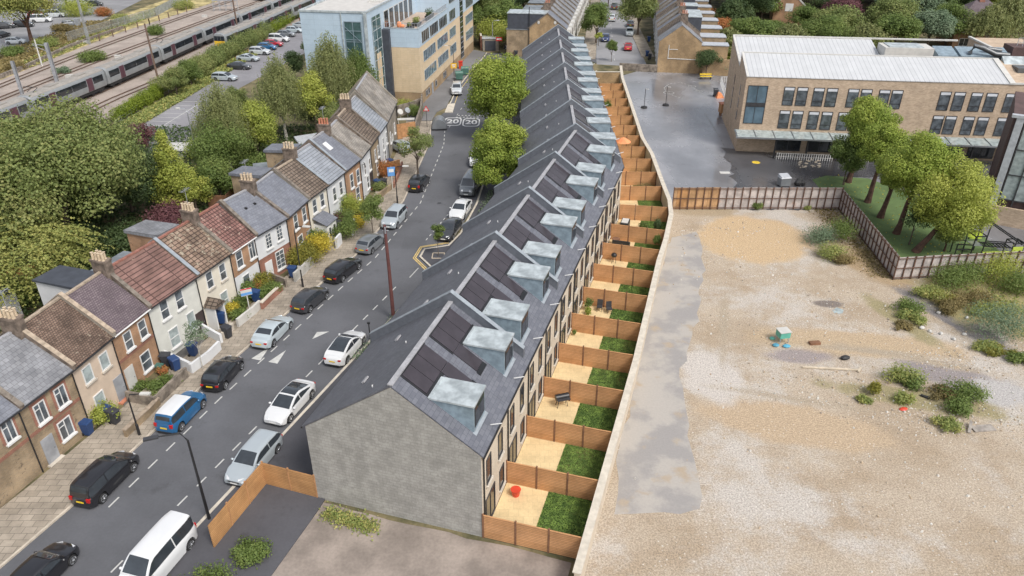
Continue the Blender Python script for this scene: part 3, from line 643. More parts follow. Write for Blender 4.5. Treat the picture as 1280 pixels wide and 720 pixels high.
# ------------------------------------------------------------------ the new terrace: 22 houses
dA = Vector((.286,.958)).normalized(); R0 = G(487,482,10.1); W1 = 4.73
Rb = Vector((R0.x+dA.x*47.4, R0.y+dA.y*47.4)); dB = Vector((.02,1)).normalized()
WA = 47.4/10; WB = 4.78; ZR = 10.1; SL = .704; HE, HW = 5.35, 6.1; WE, WW = 5.2, 5.85; KM = math.tan((ang(dB)-ang(dA))/2)
new_frames = [(Vector((R0.x+dA.x*WA*i, R0.y+dA.y*WA*i)), dA, WA) for i in range(10)]+[(Rb+dB*WB*i, dB, WB) for i in range(12)]
for i, (o2, d2, W) in enumerate(new_frames):
    far = 'second' if i == 1 else ''
    lab = ('new slate-roofed terraced house at the near end with a bare grey rendered gable wall' if i == 0 else
           'last new slate-roofed house of the long terrace, beside the far crossing street' if i == 21 else
           f'{ORD[i]} new slate-roofed house from the grey gable end, with solar panels and dormer')
    root = empty('terraced_house', (o2.x, o2.y, 0), ang(d2), lab, 'house', 'new terraced houses with solar panels and zinc dormers')
    k0 = -KM if i == 10 else 0; k1 = KM*-1 if i == 9 else 0          # mitred where the terrace bends
    k0 = KM if i == 10 else 0; k1 = -KM if i == 9 else 0
    X0 = lambda y: k0*y+.004; X1 = lambda y: W+k1*y-.004
    zr = lambda y: ZR-SL*abs(y)
    # walls (solid body under the roof)
    mb = MB()
    prof = [(-WE, 0), (WW, 0), (WW, zr(WW)-.16), (0, ZR-.16), (-WE, zr(WE)-.16)]
    A = [(X0(y), y, z) for y, z in prof]; B = [(X1(y), y, z) for y, z in prof]
    n = len(prof)
    for k in range(n):
        j = (k+1) % n; mb.face([A[k], B[k], B[j], A[j]][::-1], 0)
    mb.face(A, 1 if i == 0 else 0); mb.face(B[::-1], 0)
    mb.build('wall', ['brick_cream', 'render_grey_gable'], root)
    for side, m, he in ((-1, 'slate_new', HE), (1, 'slate_fine', HW)):
        mb = MB(); ye = side*he
        top = [(X0(0), 0, ZR), (X1(0), 0, ZR), (X1(ye), ye, zr(ye)), (X0(ye), ye, zr(ye))]
        bot = [(p[0], p[1], p[2]-.13) for p in top]
        if side > 0: mb.solid(bot, top)
        else: mb.solid(bot[::-1], top[::-1])
        roof = mb.build('roof', m, root)
        if side > 0:
            roofW = roof
            mb = MB(); mb.box(X0(0), X1(0), -.16, .16, ZR-.02, ZR+.05); 
            mb.build('ridge_tiles', 'ridge_tile', roof)
            for vx, vy in ((W*.52, 2.9),):
                mb = MB(); nrm = Matrix.Translation((vx, vy, zr(vy)+.1))@Matrix.Rotation(-math.atan(SL)*1, 4, 'X')
                mb.box(-.3, .3, -.1, .1, -.06, .05, 0, nrm); mb.build('roof_vent', 'ridge_tile', roof)
            mb = MB(); mb.tube([(W*.2, 1.6, zr(1.6)), (W*.2, 1.6, zr(1.6)+.14)], .045, 6); mb.build('vent_pipe', 'white_paint', roof)
    # zinc dormer
    a, b = (1.05, 3.02) if i % 2 == 0 else (2.08, 4.05)
    if i >= 10 and i % 2: a, b = 2.05, 4.0
    y0, y1 = -4.45, -1.86; zt_ = 8.78
    mb = MB()
    zb = zr(4.45)-.02
    L = [(a, y0, zb), (a, y0, zt_), (a, y1, zt_+.02)]; Rr = [(b, y0, zb), (b, y0, zt_), (b, y1, zt_+.02)]
    mb.face(L[::-1]); mb.face(Rr); mb.face([L[0], Rr[0], Rr[1], L[1]]); mb.face([L[1], Rr[1], Rr[2], L[2]])
    dm = mb.build('dormer', 'zinc', root)
    mb = MB(); mb.solid([(a-.07, y0-.08, zt_+.01), (b+.07, y0-.08, zt_+.01), (b+.07, y1-.02, zt_+.03), (a-.07, y1-.02, zt_+.03)], [(a-.07, y0-.08, zt_+.12), (b+.07, y0-.08, zt_+.12), (b+.07, y1+.1, zt_+.15), (a-.07, y1+.1, zt_+.15)])
    mb.bar((a+.3, y1-.06, zt_+.17), (b-.1, y1-.06, zt_+.17), .09, .07); mb.build('dormer_roof', 'zinc_top', dm)
    mb = MB(); mb.box(a+.16, b-.16, y0-.03, y0, zb+.3, zt_-.14); fr = mb.build('dormer_window', 'dark_metal', dm)
    mb = MB(); mb.box(a+.24, (a+b)/2-.03, y0-.045, y0-.03, zb+.38, zt_-.22); mb.box((a+b)/2+.03, b-.24, y0-.045, y0-.03, zb+.38, zt_-.22); mb.build('pane', 'glass_dark', fr)
    mb = MB()     # lead apron round the dormer foot
    mb.solid([(a-.08, y0-.16, zr(y0-.16)+.004), (b+.08, y0-.16, zr(y0-.16)+.004), (b+.08, y0+.05, zr(y0+.05)+.004), (a-.08, y0+.05, zr(y0+.05)+.004)],
             [(a-.08, y0-.16, zr(y0-.16)+.03), (b+.08, y0-.16, zr(y0-.16)+.03), (b+.08, y0+.05, zr(y0+.05)+.03), (a-.08, y0+.05, zr(y0+.05)+.035)])
    mb.build('apron', 'lead_cap', dm)
    # solar panels: three in a row and one below
    c0, c1 = (1.2, 4.5) if i % 2 == 0 else (.72, 4.1)
    sp = (c1-c0)/3
    cells = [(c0+sp*k+.02, c0+sp*(k+1)-.02, -.22, -1.62) for k in range(3)]
    cells.append((3.42, 4.5, -1.66, -3.12) if i % 2 == 0 else (.72, 1.82, -1.66, -3.12))
    for q in cells:
        mb = MB(); P4 = [(q[0], q[3], zr(q[3])), (q[1], q[3], zr(q[3])), (q[1], q[2], zr(q[2])), (q[0], q[2], zr(q[2]))]
        mb.solid([(p[0], p[1], p[2]+.005) for p in P4], [(p[0], p[1], p[2]+.07) for p in P4])
        mb.build('solar_panel', 'solar_cell', root)
    if i % 2 == 0: qs = [(c0-.1, c1+.08, -.12, -.2), (c0-.1, 3.4, -1.64, -1.82), (3.4, c1+.1, -3.14, -3.4), (c0-.12, c0, -.2, -1.64)]
    else: qs = [(c0-.1, c1+.08, -.12, -.2), (1.84, c1+.1, -1.64, -1.82), (c0-.1, 1.84, -3.14, -3.4), (c0-.12, c0, -.2, -1.64)]
    for q in qs:
        mb = MB(); P4 = [(q[0], q[3], zr(q[3])), (q[1], q[3], zr(q[3])), (q[1], q[2], zr(q[2])), (q[0], q[2], zr(q[2]))]
        mb.solid([(p[0], p[1], p[2]+.004) for p in P4], [(p[0], p[1], p[2]+.045) for p in P4]); mb.build('panel_tray', 'solar_rim', root)
    # party upstand between every second house
    def upstand(x, name='parapet'):
        mb = MB(); h = .7; pr = [(-5.05, -.02), (0, 0), (6.22, -.0)]
        for (ya, yb) in ((-4.95, 0), (0, 6.2)):
            bt = [(x+k0*ya, ya, zr(ya)-.1), (x+.3+k0*ya, ya, zr(ya)-.1), (x+.3+k0*yb, yb, zr(yb)-.1), (x+k0*yb, yb, zr(yb)-.1)]
            tp = [(p[0], p[1], p[2]+.1+h) for p in bt]; mb.solid(bt, tp)
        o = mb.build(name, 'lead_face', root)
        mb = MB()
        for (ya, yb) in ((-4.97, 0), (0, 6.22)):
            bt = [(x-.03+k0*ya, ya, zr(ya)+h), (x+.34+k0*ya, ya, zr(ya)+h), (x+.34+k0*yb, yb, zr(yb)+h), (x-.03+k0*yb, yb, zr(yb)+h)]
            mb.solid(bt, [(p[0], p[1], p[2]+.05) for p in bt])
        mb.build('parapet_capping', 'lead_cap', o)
    if i % 2 == 0 and i > 0: upstand(0)
    if i == 21: upstand(W-.2)
    # eaves, downpipes, flue
    mb = MB(); mb.tube([(X0(-HE), -HE-.02, zr(HE)-.12), (X1(-HE), -HE-.02, zr(HE)-.12)], .07, 6); mb.build('gutter', 'black_metal', root)
    mb = MB(); mb.tube([(X0(HW), HW+.02, zr(HW)-.12), (X1(HW), HW+.02, zr(HW)-.12)], .07, 6); mb.build('gutter', 'black_metal', root)
    mb = MB(); mb.tube([(.25, -WE-.07, 0), (.25, -WE-.07, 6.2)], .05, 6); mb.build('downpipe', 'black_metal', root)
    mb = MB(); mb.tube([(W*.5, -WE+.2, zr(WE)+.22), (W*.5+.1, -WE-.45, zr(WE)+.4)], .035, 6); mb.build('flue_pipe', 'white_paint', root)
    for wx in (1.25, 3.5): window(root, wx, 4.35, .85, 1.9, -WE, 'dark_metal', 'glass_dark', 'stone_trim', 'plain', -1)
    window(root, 1.45, 1.25, 1.7, 2.3, -WE, 'dark_metal', 'glass_dark', None, 'strip', -1); window(root, 3.7, 1.5, .9, 1.6, -WE, 'dark_metal', 'glass_dark', 'stone_trim', 'plain', -1)
    window(root, 1.3, 4.2, 1.1, 1.5, WW, 'dark_metal', 'glass_dark', 'stone_trim', 'plain', 1); window(root, 3.5, 4.2, 1.1, 1.5, WW, 'dark_metal', 'glass_dark', 'stone_trim', 'plain', 1)
    window(root, 1.4, 1.6, 1.4, 1.5, WW, 'dark_metal', 'glass_dark', 'stone_trim', 'plain', 1); door(root, 3.6, 1.0, 2.1, WW, 'door_grey', 1)
# gardens: patio, lawn, close-boarded fences
def nf(i, x, y):
    o2, d2, W = new_frames[min(i, 21)]; n = Vector((-d2.y, d2.x)); return o2+d2*x+n*y
def wall_x(p, d):       # where a line from p along d meets the boundary wall
    for a, b in zip(wall_line, wall_line[1:]):
        a, b = Vector(a), Vector(b); e = b-a; den = d.x*e.y-d.y*e.x
        if abs(den) < 1e-9: continue
        t = ((a.x-p.x)*e.y-(a.y-p.y)*e.x)/den; s = ((a.x-p.x)*d.y-(a.y-p.y)*d.x)/den
        if t > 0 and -.001 <= s <= 1.001: return p+d*t, t
    return p+d*6, 6
rows = []
for i in range(23):
    if i < 10: p = nf(i, 0, -WE-.02); d = Vector((dA.y, -dA.x))
    elif i == 10: p = nf(10, KM*-WE, -WE-.02); d = (Vector((dA.y, -dA.x))+Vector((dB.y, -dB.x))).normalized()
    else: p = nf(10, 0, 0)+dB*WB*(i-10)+Vector((dB.y, -dB.x))*(WE+.02); d = Vector((dB.y, -dB.x))
    q, t = wall_x(p, d); rows.append((p, d, t-.2))
for i, (p, d, t) in enumerate(rows):
    if i == 22: continue
    lab = ('timber garden fence at the near corner of the terrace beside the gable' if i == 0 else f'{ORD[i-1]} close-boarded fence between the back gardens, counted from the near end')
    root = empty('garden_fence', (p.x, p.y, 0), ang(d), lab, 'fence', 'wooden fences between the back gardens')
    n = max(2, round(t/1.85)); w = t/n
    for k in range(n):
        mb = MB(); mb.box(w*k+.06, w*(k+1)-.06, -.025, .025, .05, 1.8); mb.box(w*k+.03, w*(k+1)-.03, -.04, .04, 1.8, 1.85)
        mb.build('fence_panel', 'fence_wood', root)
    for k in range(n+1):
        mb = MB(); mb.box(w*k-.05, w*k+.05, -.05, .05, 0, 1.95); mb.build('post', 'timber_dark', root)
for i in range(22):
    p, d, t = rows[i]; p2, d2, t2 = rows[i+1]
    f = .47 if i < 10 else .5
    A, B = p+d*.02, p2+d2*.02; Cc, D = p+d*t*f, p2+d2*t2*f; E_, F_ = p+d*t, p2+d2*t2
    sheet('patio', [tuple(A), tuple(Cc), tuple(D), tuple(B)], .05, 'patio'); sheet('lawn', [tuple(Cc), tuple(E_), tuple(F_), tuple(D)], .05, 'lawn_green')
    if i < 12:
        rg = np.random.default_rng(500+i); n = 5200; u = rg.random((n, 2))
        a, b, c, e = [np.array(tuple(q)) for q in (Cc, E_, F_, D)]
        P2 = (a*(1-u[:, :1])+b*u[:, :1])*(1-u[:, 1:])+(e*(1-u[:, :1])+c*u[:, :1])*u[:, 1:]
        P_ = np.concatenate([P2, rg.uniform(.055, .09, (n, 1))], 1); N_ = rg.normal(size=(n, 3)); N_[:, 2] += .6
        g = leaf_mesh('grass', P_, N_, .08, rg.random(n)*.7+.3*(np.sin(P2[:, 0]*2+i)*np.sin(P2[:, 1]*1.7+i) > .35), ('leaf_grass', 'leaf_grass_worn')[i in (1, 3, 4, 8, 10)], None, aspect=.6, seed=i); struct(g, 'stuff'); g['label'] = 'short grass on a back garden lawn'
# long boundary wall with broad pale coping
mb = MB(); ribbon(mb, wall_line, -.14, .16, 1.95, 0); bw_ = mb.build('boundary_wall', 'brick_cream'); tag(bw_, 'long cream brick boundary wall between the back gardens and the cleared site', 'wall')
mb = MB(); ribbon(mb, wall_line, -.24, .24, 2.03, 1.955); mb.build('coping', 'kerb_pale', bw_)
mb = MB(); q0 = rows[22]; mb.box(14.0, 19.6, 138.2, 138.5, 0, 2.1); ew = mb.build('end_wall', 'brick_yellow'); tag(ew, 'yellow brick wall closing the last back garden at the far street', 'wall')
mb = MB(); mb.box(13.95, 19.7, 138.14, 138.56, 2.103, 2.17); mb.build('coping', 'kerb_pale', ew)
# side fence by the gable
g0 = nf(0, 0, WW); g1 = Vector(tuple(G(333, 606))[:2])
for a, b, lab in ((g0, g1, 'orange timber fence from the grey gable wall out to the pavement'), (g1, g1-dA*5.5, 'orange timber fence running along the pavement towards the camera')):
    d = (b-a); L = d.length; root = empty('timber_fence', (a.x, a.y, .1), ang(d), lab, 'fence'); n = round(L/1.8)
    for k in range(n):
        mb = MB(); mb.box(L/n*k+.04, L/n*(k+1)-.04, -.03, .03, 0, 1.8); mb.build('fence_panel', 'fence_wood_orange', root)
        mb = MB(); mb.box(L/n*k-.05, L/n*k+.05, -.05, .05, 0, 1.9); mb.build('post', 'timber', root)
mb = MB(); E_ = nf(0, -.0, 4); 
sheet('side_yard', [tuple(nf(0,-.3,WW)), tuple(nf(0,-.3,-WE-5.5)), tuple(nf(0,-7,-WE-5.5)), tuple(nf(0,-9,WW+3))], .03, 'yard_dirt', jit=.1)

# ------------------------------------------------------------------ the old terrace along the left pavement
EV = [(26,510), (92,461), (142,420), (187,385), (247,345), (289,316), (320,295), (360,272), (386,249), (410,231.7), (432,214), (451.5,198), (464,181.7), (474,167.5), (484.6,152.5), (496,127.5)]
EZ = [5.3]*16
ep = [G(x, y, 5.3) for x, y in EV]; ep = [Vector((p.x, p.y)) for p in ep]
ep = [ep[0]-(ep[1]-ep[0])*1.05, *ep]
SP = [  # wall(lower), wall(upper or None), roof, description, chimney at the near boundary, ridge height
 ('brick_stock', None, 'slate_blue', 'blue-grey slate roof, cut by the left photo edge', 0, 8.0),
 ('brick_stock', None, 'slate_old', 'pale grey slate roof, stock brick front with red brick dressings', 0, 8.0),
 ('render_beige', None, 'tile_brown', 'mossy brown tiled roof and beige rendered front', 1, 8.1),
 ('brick_orange', None, 'tile_purple', 'purplish tiled roof and orange brick front with white sash windows', 0, 8.0),
 ('render_pale', None, 'tile_red', 'wide red tiled roof and pale grey rendered front', 1, 8.0),
 ('render_cream', None, 'tile_streaky', 'streaky brown tiled roof, cream front and small tiled porch', 0, 8.0),
 ('render_white', 'brick_orange', 'tile_red_patchy', 'patchy red tiled roof, brick upper floor and white ground floor', 1, 8.0),
 ('brick_red', 'render_white', 'slate_blue', 'smooth blue slate roof, white upper floor over bare red brick', 0, 8.0),
 ('brick_orange', None, 'slate_blue', 'blue slate roof and brown brick front behind the yellow hedge', 1, 8.0),
 ('render_cream', None, 'tile_dark_brown', 'dark brown tiled roof, cream front and white lean-to porch', 0, 8.0),
 ('render_white', None, 'slate_grey_lead', 'ribbed blue-grey roof and white front', 1, 8.2),
 ('brick_orange', None, 'slate_blue', 'blue slate roof with a skylight and orange brick front', 0, 8.5),
 ('render_white', None, 'stone_grey_tile', 'mottled stone-grey roof and white front with a satellite dish', 1, 8.4),
 ('brick_stock', None, 'tile_dark_brown', 'narrow brown tiled roof and yellowish brick front', 0, 8.6),
 ('render_white', None, 'slate_grey_lead', 'narrow grey ribbed roof and bright white front', 1, 8.8),
 ('brick_dull', None, 'stone_grey_tile', 'broad grey-brown roof nearest the blue building', 0, 9.4)]
WIN = {0: [(10,537,.85,1.5,'case')], 1: [(76,495,.9,1.5,'case'), (51,515,.9,1.5,'case'), (82,535,1.1,1.5,'case')],
 2: [(109.5,467.5,.9,1.3,'plain'), (130,451,.9,1.3,'plain'), (125,501,1.0,1.4,'plain')],
 3: [(160,425.5,.85,1.5,'sash'), (178,411,.85,1.5,'sash'), (183,452.5,1.1,1.6,'sash')],
 4: [(205,386,.9,1.6,'sash'), (224,374.5,.9,1.6,'sash'), (218,421,1.1,1.7,'sash'), (239,401,.95,1.7,'plain')],
 5: [(261.7,350,.85,1.55,'sash'), (278,339.6,.85,1.55,'sash'), (281,376,1.0,1.7,'sash')],
 6: [(299,324,.9,1.6,'sash'), (315,312.5,.9,1.6,'case'), (308,350,1.0,1.2,'plain')],
 7: [(335.5,301,.85,1.5,'georgian'), (349,291,.85,1.5,'georgian'), (350.5,325,1.2,1.9,'georgian')],
 8: [(369.5,277.5,.85,1.6,'sash'), (380,268,.85,1.6,'sash'), (376,304,1.1,1.8,'sash')],
 9: [(393,257.5,.85,1.5,'sash'), (402.5,250,.85,1.5,'sash')], 10: [(418,242.7,.8,1.6,'sash'), (426,235,.8,1.6,'sash')],
 11: [(439.6,226,.85,1.7,'sash'), (447.4,220,.85,1.7,'sash'), (448,249,1.0,1.7,'sash')], 12: [(456,211,.7,1.5,'sash'), (462,205,.7,1.5,'sash'), (460,229,.9,1.6,'sash')],
 13: [(469,194,.7,1.5,'sash'), (473,188,.7,1.5,'sash'), (472,212,.9,1.6,'sash')], 14: [(479,180,.7,1.6,'sash'), (483,172,.7,1.6,'sash'), (482,198,.9,1.7,'sash')],
 15: [(488,172,.8,1.5,'sash'), (493,160,.8,1.5,'sash'), (492,190,.9,1.6,'sash')]}
DOOR = {2: (149,481,'door_grey'), 3: (161,472,'off_white'), 4: (251,399,'door_dark'), 7: (337,338,'white_paint'), 8: (387.5,297,'door_grey'), 1: (62,560,'door_grey'), 12: (465,236,'door_dark'), 14: (487,204,'door_grey')}
old_front = []
for i in range(16):
    a, b = ep[i], ep[i+1]; d = (b-a).normalized(); W = (b-a).length; lo, up, rf, desc, ch, zr_ = SP[i]
    root = empty('old_terraced_house', (a.x, a.y, 0), ang(d), 'old terraced house with '+desc, 'house', 'old terraced houses on the left')
    y0 = .22; dep = 3.55 if i < 10 else 3.9; zE = 5.3; yb = y0+2*dep-.2; ym = dep+.0; old_front.append((a, d, W, y0))
    zr2 = lambda y: zr_-(zr_-zE)*abs(y-ym)/ym
    mb = MB(); zs = 2.7
    mb.prism([(0,y0), (W,y0), (W,yb), (0,yb)], 0, zs, 0)
    mb.solid([(0,y0,zs+.001), (W,y0,zs+.001), (W,yb,zs+.001), (0,yb,zs+.001)], [(0,y0,zE-.05), (W,y0,zE-.05), (W,yb,zE-.05), (0,yb,zE-.05)], 1 if up else 0)
    mb.face([(0,y0,zE-.05), (0,ym,zr_-.12), (0,yb,zE-.05)], 1 if up else 0); mb.face([(W,yb,zE-.05), (W,ym,zr_-.12), (W,y0,zE-.05)], 1 if up else 0)
    mb.build('wall', [lo, up or lo], root)
    mb = MB()
    top = [(0,-.02,zE), (W,-.02,zE), (W,ym,zr_), (0,ym,zr_)]; mb.solid([(p[0],p[1],p[2]-.1) for p in top], top)
    top = [(0,ym,zr_), (W,ym,zr_), (W,2*ym,zE), (0,2*ym,zE)]; mb.solid([(p[0],p[1],p[2]-.1) for p in top], top)
    roof = mb.build('roof', rf, root)
    mb = MB(); mb.box(.2, W, ym-.12, ym+.12, zr_-.06, zr_+.06); mb.build('ridge_tiles', 'ridge_red' if rf.startswith('tile_red') or i == 5 else 'coping_tile' if rf.startswith('tile') else 'ridge_tile', roof)
    # party parapet at the near boundary
    hi = .22 if i not in (2, 3) else .36
    mb = MB()
    for (ya, yc) in ((-.08, ym), (ym, 2*ym)):
        bt = [(-.1,ya,zr2(ya)-.1), (.2,ya,zr2(ya)-.1), (.2,yc,zr2(yc)-.1), (-.1,yc,zr2(yc)-.1)]; mb.solid(bt, [(p[0],p[1],p[2]+.1+hi) for p in bt])
    pp = mb.build('party_parapet', 'chimney_brick' if i % 3 else 'brick_dull', root)
    mb = MB()
    cp = 'lead_cap' if i in (5, 10, 11) else 'coping_tile' if i in (2, 3) else 'coping_dark'; nseg = 6
    for (ya, yc) in ((-.12, ym), (ym, 2*ym)):
        for s in range(nseg):
            u, v_ = ya+(yc-ya)*s/nseg+.01, ya+(yc-ya)*(s+1)/nseg-.01
            bt = [(-.12,u,zr2(u)+hi+.003), (.22,u,zr2(u)+hi+.003), (.22,v_,zr2(v_)+hi+.003), (-.12,v_,zr2(v_)+hi+.003)]; mb.solid(bt, [(p[0],p[1],p[2]+.06) for p in bt])
    mb.build('coping', cp, pp)
    if i == 15:
        mb = MB()
        for (ya, yc) in ((-.08, ym), (ym, 2*ym)):
            bt = [(W-.2,ya,zr2(ya)-.1), (W+.1,ya,zr2(ya)-.1), (W+.1,yc,zr2(yc)-.1), (W-.2,yc,zr2(yc)-.1)]; mb.solid(bt, [(p[0],p[1],p[2]+.45) for p in bt])
        mb.build('party_parapet', 'brick_dull', root)
    if ch:
        mb = MB(); zc = zr_+.95; mb.box(-.4, .32, ym-.65, ym+.65, zr_-1.2, zc-.16); mb.box(-.46, .38, ym-.71, ym+.71, zc-.157, zc); st = mb.build('chimney', 'chimney_brick', root)
        np_ = 4; mt = 'pot_buff' if i not in (12,) else 'red_clay'
        pots(np_, st, -.2, ym, zc, .31, mt); pots(3, st, .13, ym, zc, .34, mt)
    if i in (2, 6, 8, 12):
        mb = MB(); mb.tube([(0,ym,zr_+.9), (0,ym,zr_+2.9)], .025, 5); mb.tube([(-.5,ym,zr_+2.7), (.6,ym,zr_+2.75)], .018, 5)
        for q in range(5): mb.tube([(-.45+q*.22,ym-.28,zr_+2.7+q*.01), (-.45+q*.22,ym+.28,zr_+2.7+q*.01)], .012, 4)
        mb.build('aerial', 'galv', root)
    mb = MB(); mb.tube([(0,-.06,zE-.1), (W,-.06,zE-.1)], .06, 6); mb.build('gutter', 'white_paint' if i in (3, 6) else 'black_metal', root)
    mb = MB(); mb.tube([(W-.12,y0-.08,0), (W-.12,y0-.08,zE-.15)], .045, 6); mb.build('downpipe', 'black_metal', root)
    o3 = (a.x-d.y*y0, a.y+d.x*y0)
    for (px, py, w_, h_, st_) in WIN.get(i, []):
        s, z = hit(px, py, o3, d); s = min(max(s, w_/2+.2), W-w_/2-.2); z = max(z, h_/2+.6); z = min(z, 5.05-h_/2)
        window(root, s, z, w_, h_, y0, 'white_paint', 'glass_curtain' if i in (2, 4, 5, 9) and z < 3 or i == 2 else 'glass_mid', 'white_paint' if i not in (2, 5) else 'stone_trim', st_)
        if i in (1, 0, 3):
            mb = MB(); mb.box(s-w_/2-.2, s-w_/2-.01, y0-.015, y0, z-h_/2, z+h_/2+.25); mb.box(s+w_/2+.01, s+w_/2+.2, y0-.015, y0, z-h_/2, z+h_/2+.25); mb.box(s-w_/2, s+w_/2, y0-.015, y0, z+h_/2+.005, z+h_/2+.25)
            mb.build('window_surround', 'brick_red' if i != 3 else 'brick_orange', root)
    if i in (1, 0, 3):
        mb = MB(); mb.box(.02, W-.02, y0-.02, y0, 2.75, 3.0); mb.build('string_course', 'brick_red', root)
    if i in DOOR:
        px, py, m = DOOR[i]; s, z = hit(px, py, o3, d); s = min(max(s, .6), W-.6); door(root, s, .95, 2.1, y0, m)
        mb = MB(); mb.box(s-.6, s+.6, y0-.35, y0, -.02, .12); mb.build('doorstep', 'red_clay' if i in (2, 12) else 'stone_trim', root)
    if i == 11:
        mb = MB(); Mx = Matrix.Translation((W*.35, 2.6, zr2(2.6)+.03))@Matrix.Rotation(math.atan((zr_-zE)/ym), 4, 'X'); mb.box(-.4,.4,-.55,.55,0,.07,0,Mx); sk_ = mb.build('skylight', 'white_paint', roof)
        mb = MB(); mb.box(-.32,.32,-.47,.47,.071,.085,0,Mx); mb.build('pane', 'blind', sk_)
    if i == 7:
        for s_ in (.35, .62):
            mb = MB(); mb.box(W*s_-.12, W*s_+.12, 2.1, 2.35, zr2(2.2), zr2(2.2)+.12); mb.build('roof_vent', 'black_metal', roof)
    if i == 12:
        mb = MB(); mb.tube([(.6,y0,4.3), (.6,y0-.35,4.35)], .03, 6); mb.tube([(.6,y0-.35,4.3), (.62,y0-.42,4.32)], [.35, .3], 12); mb.build('satellite_dish', 'dark_metal', root)
    if i == 5:      # little gabled porch
        s, z = hit(263, 391, o3, d); s = min(max(s, .8), W-.9); mb = MB(); mb.box(s-.65, s-.5, y0-1.0, y0-.002, 0, 2.2); mb.box(s+.5, s+.65, y0-1.0, y0-.002, 0, 2.2); pc = mb.build('porch', 'white_paint', root)
        mb = MB(); mb.solid([(s-.8,y0-1.15,2.2), (s,y0-1.15,2.85), (s+.8,y0-1.15,2.2), (s,y0-1.15,2.1)], [(s-.8,y0-.002,2.2), (s,y0-.002,2.85), (s+.8,y0-.002,2.2), (s,y0-.002,2.1)]); mb.build('porch_roof', 'tile_dark_brown', pc); door(root, s, .9, 2.0, y0, 'door_red')
    if i == 9:      # white lean-to porch
        s, z = hit(400, 290, o3, d); s = min(max(s, 1.1), W-1.1); mb = MB(); mb.box(s-1.0, s+1.0, y0-1.5, y0-.002, 0, 2.2); pc = mb.build('porch', 'white_paint', root)
        mb = MB(); mb.solid([(s-1.15,y0-1.65,2.21), (s+1.15,y0-1.65,2.21), (s+1.15,y0-.002,2.85), (s-1.15,y0-.002,2.85)], [(s-1.15,y0-1.65,2.3), (s+1.15,y0-1.65,2.3), (s+1.15,y0-.002,2.95), (s-1.15,y0-.002,2.95)]); mb.build('porch_roof', 'slate_blue', pc)
        window(pc, s-.45, 1.3, .5, 1.2, y0-1.5, 'white_paint', 'glass_dark', None, 'plain'); window(pc, s+.45, 1.3, .5, 1.2, y0-1.5, 'white_paint', 'glass_dark', None, 'plain')
    # rear outriggers
    RE = {2: ('felt', 2.9, 4.6, .3, W+.3, 'render_white'), 4: ('felt', 5.4, 5.0, .2, 3.0, 'render_white'), 5: ('felt_grey', 4.4, 3.6, -1.0, 3.2, 'brick_stock'), 6: ('slate_old', 5.9, 3.9, -.6, 2.2, 'brick_orange'), 10: ('slate_blue', 5.4, 4.0, 0, 2.8, 'brick_stock'), 12: ('slate_blue', 5.9, 3.6, -.4, 2.4, 'brick_stock')}
    if i in RE:
        m, h_, L_, xa, xb, wm = RE[i]; mb = MB(); mb.box(xa+.15, xb-.15, yb, yb+L_-.15, 0, h_-.1); ex = mb.build('rear_extension', wm, root)
        mb = MB(); mb.solid([(xa,yb+.05,h_-.09), (xb,yb+.05,h_-.09), (xb,yb+L_,h_-.09), (xa,yb+L_,h_-.09)], [(xa,yb+.05,h_+.28 if m.startswith('slate') else h_+.15), (xb,yb+.05,h_+.15), (xb,yb+L_,h_+.05), (xa,yb+L_,h_+.2 if m.startswith('slate') else h_+.05)]); mb.build('extension_roof', m, ex)
# ------------------------------------------------------------------ vehicles
def lerp(pts, x):
    if x <= pts[0][0]: return pts[0][1]
    for a, b in zip(pts, pts[1:]):
        if x <= b[0]: t = (x-a[0])/(b[0]-a[0]); t = t*t*(3-2*t)*.35+t*.65; return a[1]+(b[1]-a[1])*t
    return pts[-1][1]
CAR = {   # L, W, wheelbase, bonnet/belt profile (fraction of length from the rear, height), cabin (rear foot, roof rear, roof front, windscreen foot), roof height, wheel radius
 'hatch':  (4.1, 1.78, 2.55, [(0,.74),(.04,.93),(.3,.97),(.68,.95),(.78,.92),(.93,.78),(1,.62)], (.02,.14,.56,.75), 1.47, .32),
 'saloon': (4.6, 1.82, 2.8, [(0,.72),(.03,.95),(.2,.97),(.65,.93),(.76,.9),(.93,.74),(1,.58)], (.13,.3,.56,.74), 1.42, .32),
 'coupe':  (4.7, 1.86, 2.88, [(0,.78),(.03,.98),(.2,.99),(.65,.92),(.77,.88),(.93,.72),(1,.56)], (.08,.36,.55,.77), 1.42, .34),
 'suv':    (4.4, 1.85, 2.65, [(0,.85),(.03,1.05),(.3,1.08),(.68,1.05),(.77,1.02),(.93,.92),(1,.72)], (.01,.1,.58,.75), 1.62, .36),
 'boxy':   (4.1, 1.8, 2.57, [(0,.85),(.03,1.0),(.3,1.04),(.7,1.02),(.78,1.0),(.95,.92),(1,.75)], (.01,.06,.64,.77), 1.63, .34),
 'estate': (4.7, 1.83, 2.75, [(0,.74),(.03,.95),(.3,.97),(.66,.93),(.76,.9),(.93,.75),(1,.6)], (.01,.1,.56,.75), 1.47, .33),
 'mpv':    (4.6, 1.84, 2.8, [(0,.85),(.03,1.0),(.3,1.04),(.75,1.0),(.84,.97),(.95,.85),(1,.68)], (.01,.07,.58,.84), 1.75, .34),
 'van':    (5.0, 1.95, 3.1, [(0,.95),(.02,1.15),(.3,1.2),(.8,1.15),(.86,1.12),(.95,1.0),(1,.75)], (.004,.03,.7,.86), 1.98, .35)}
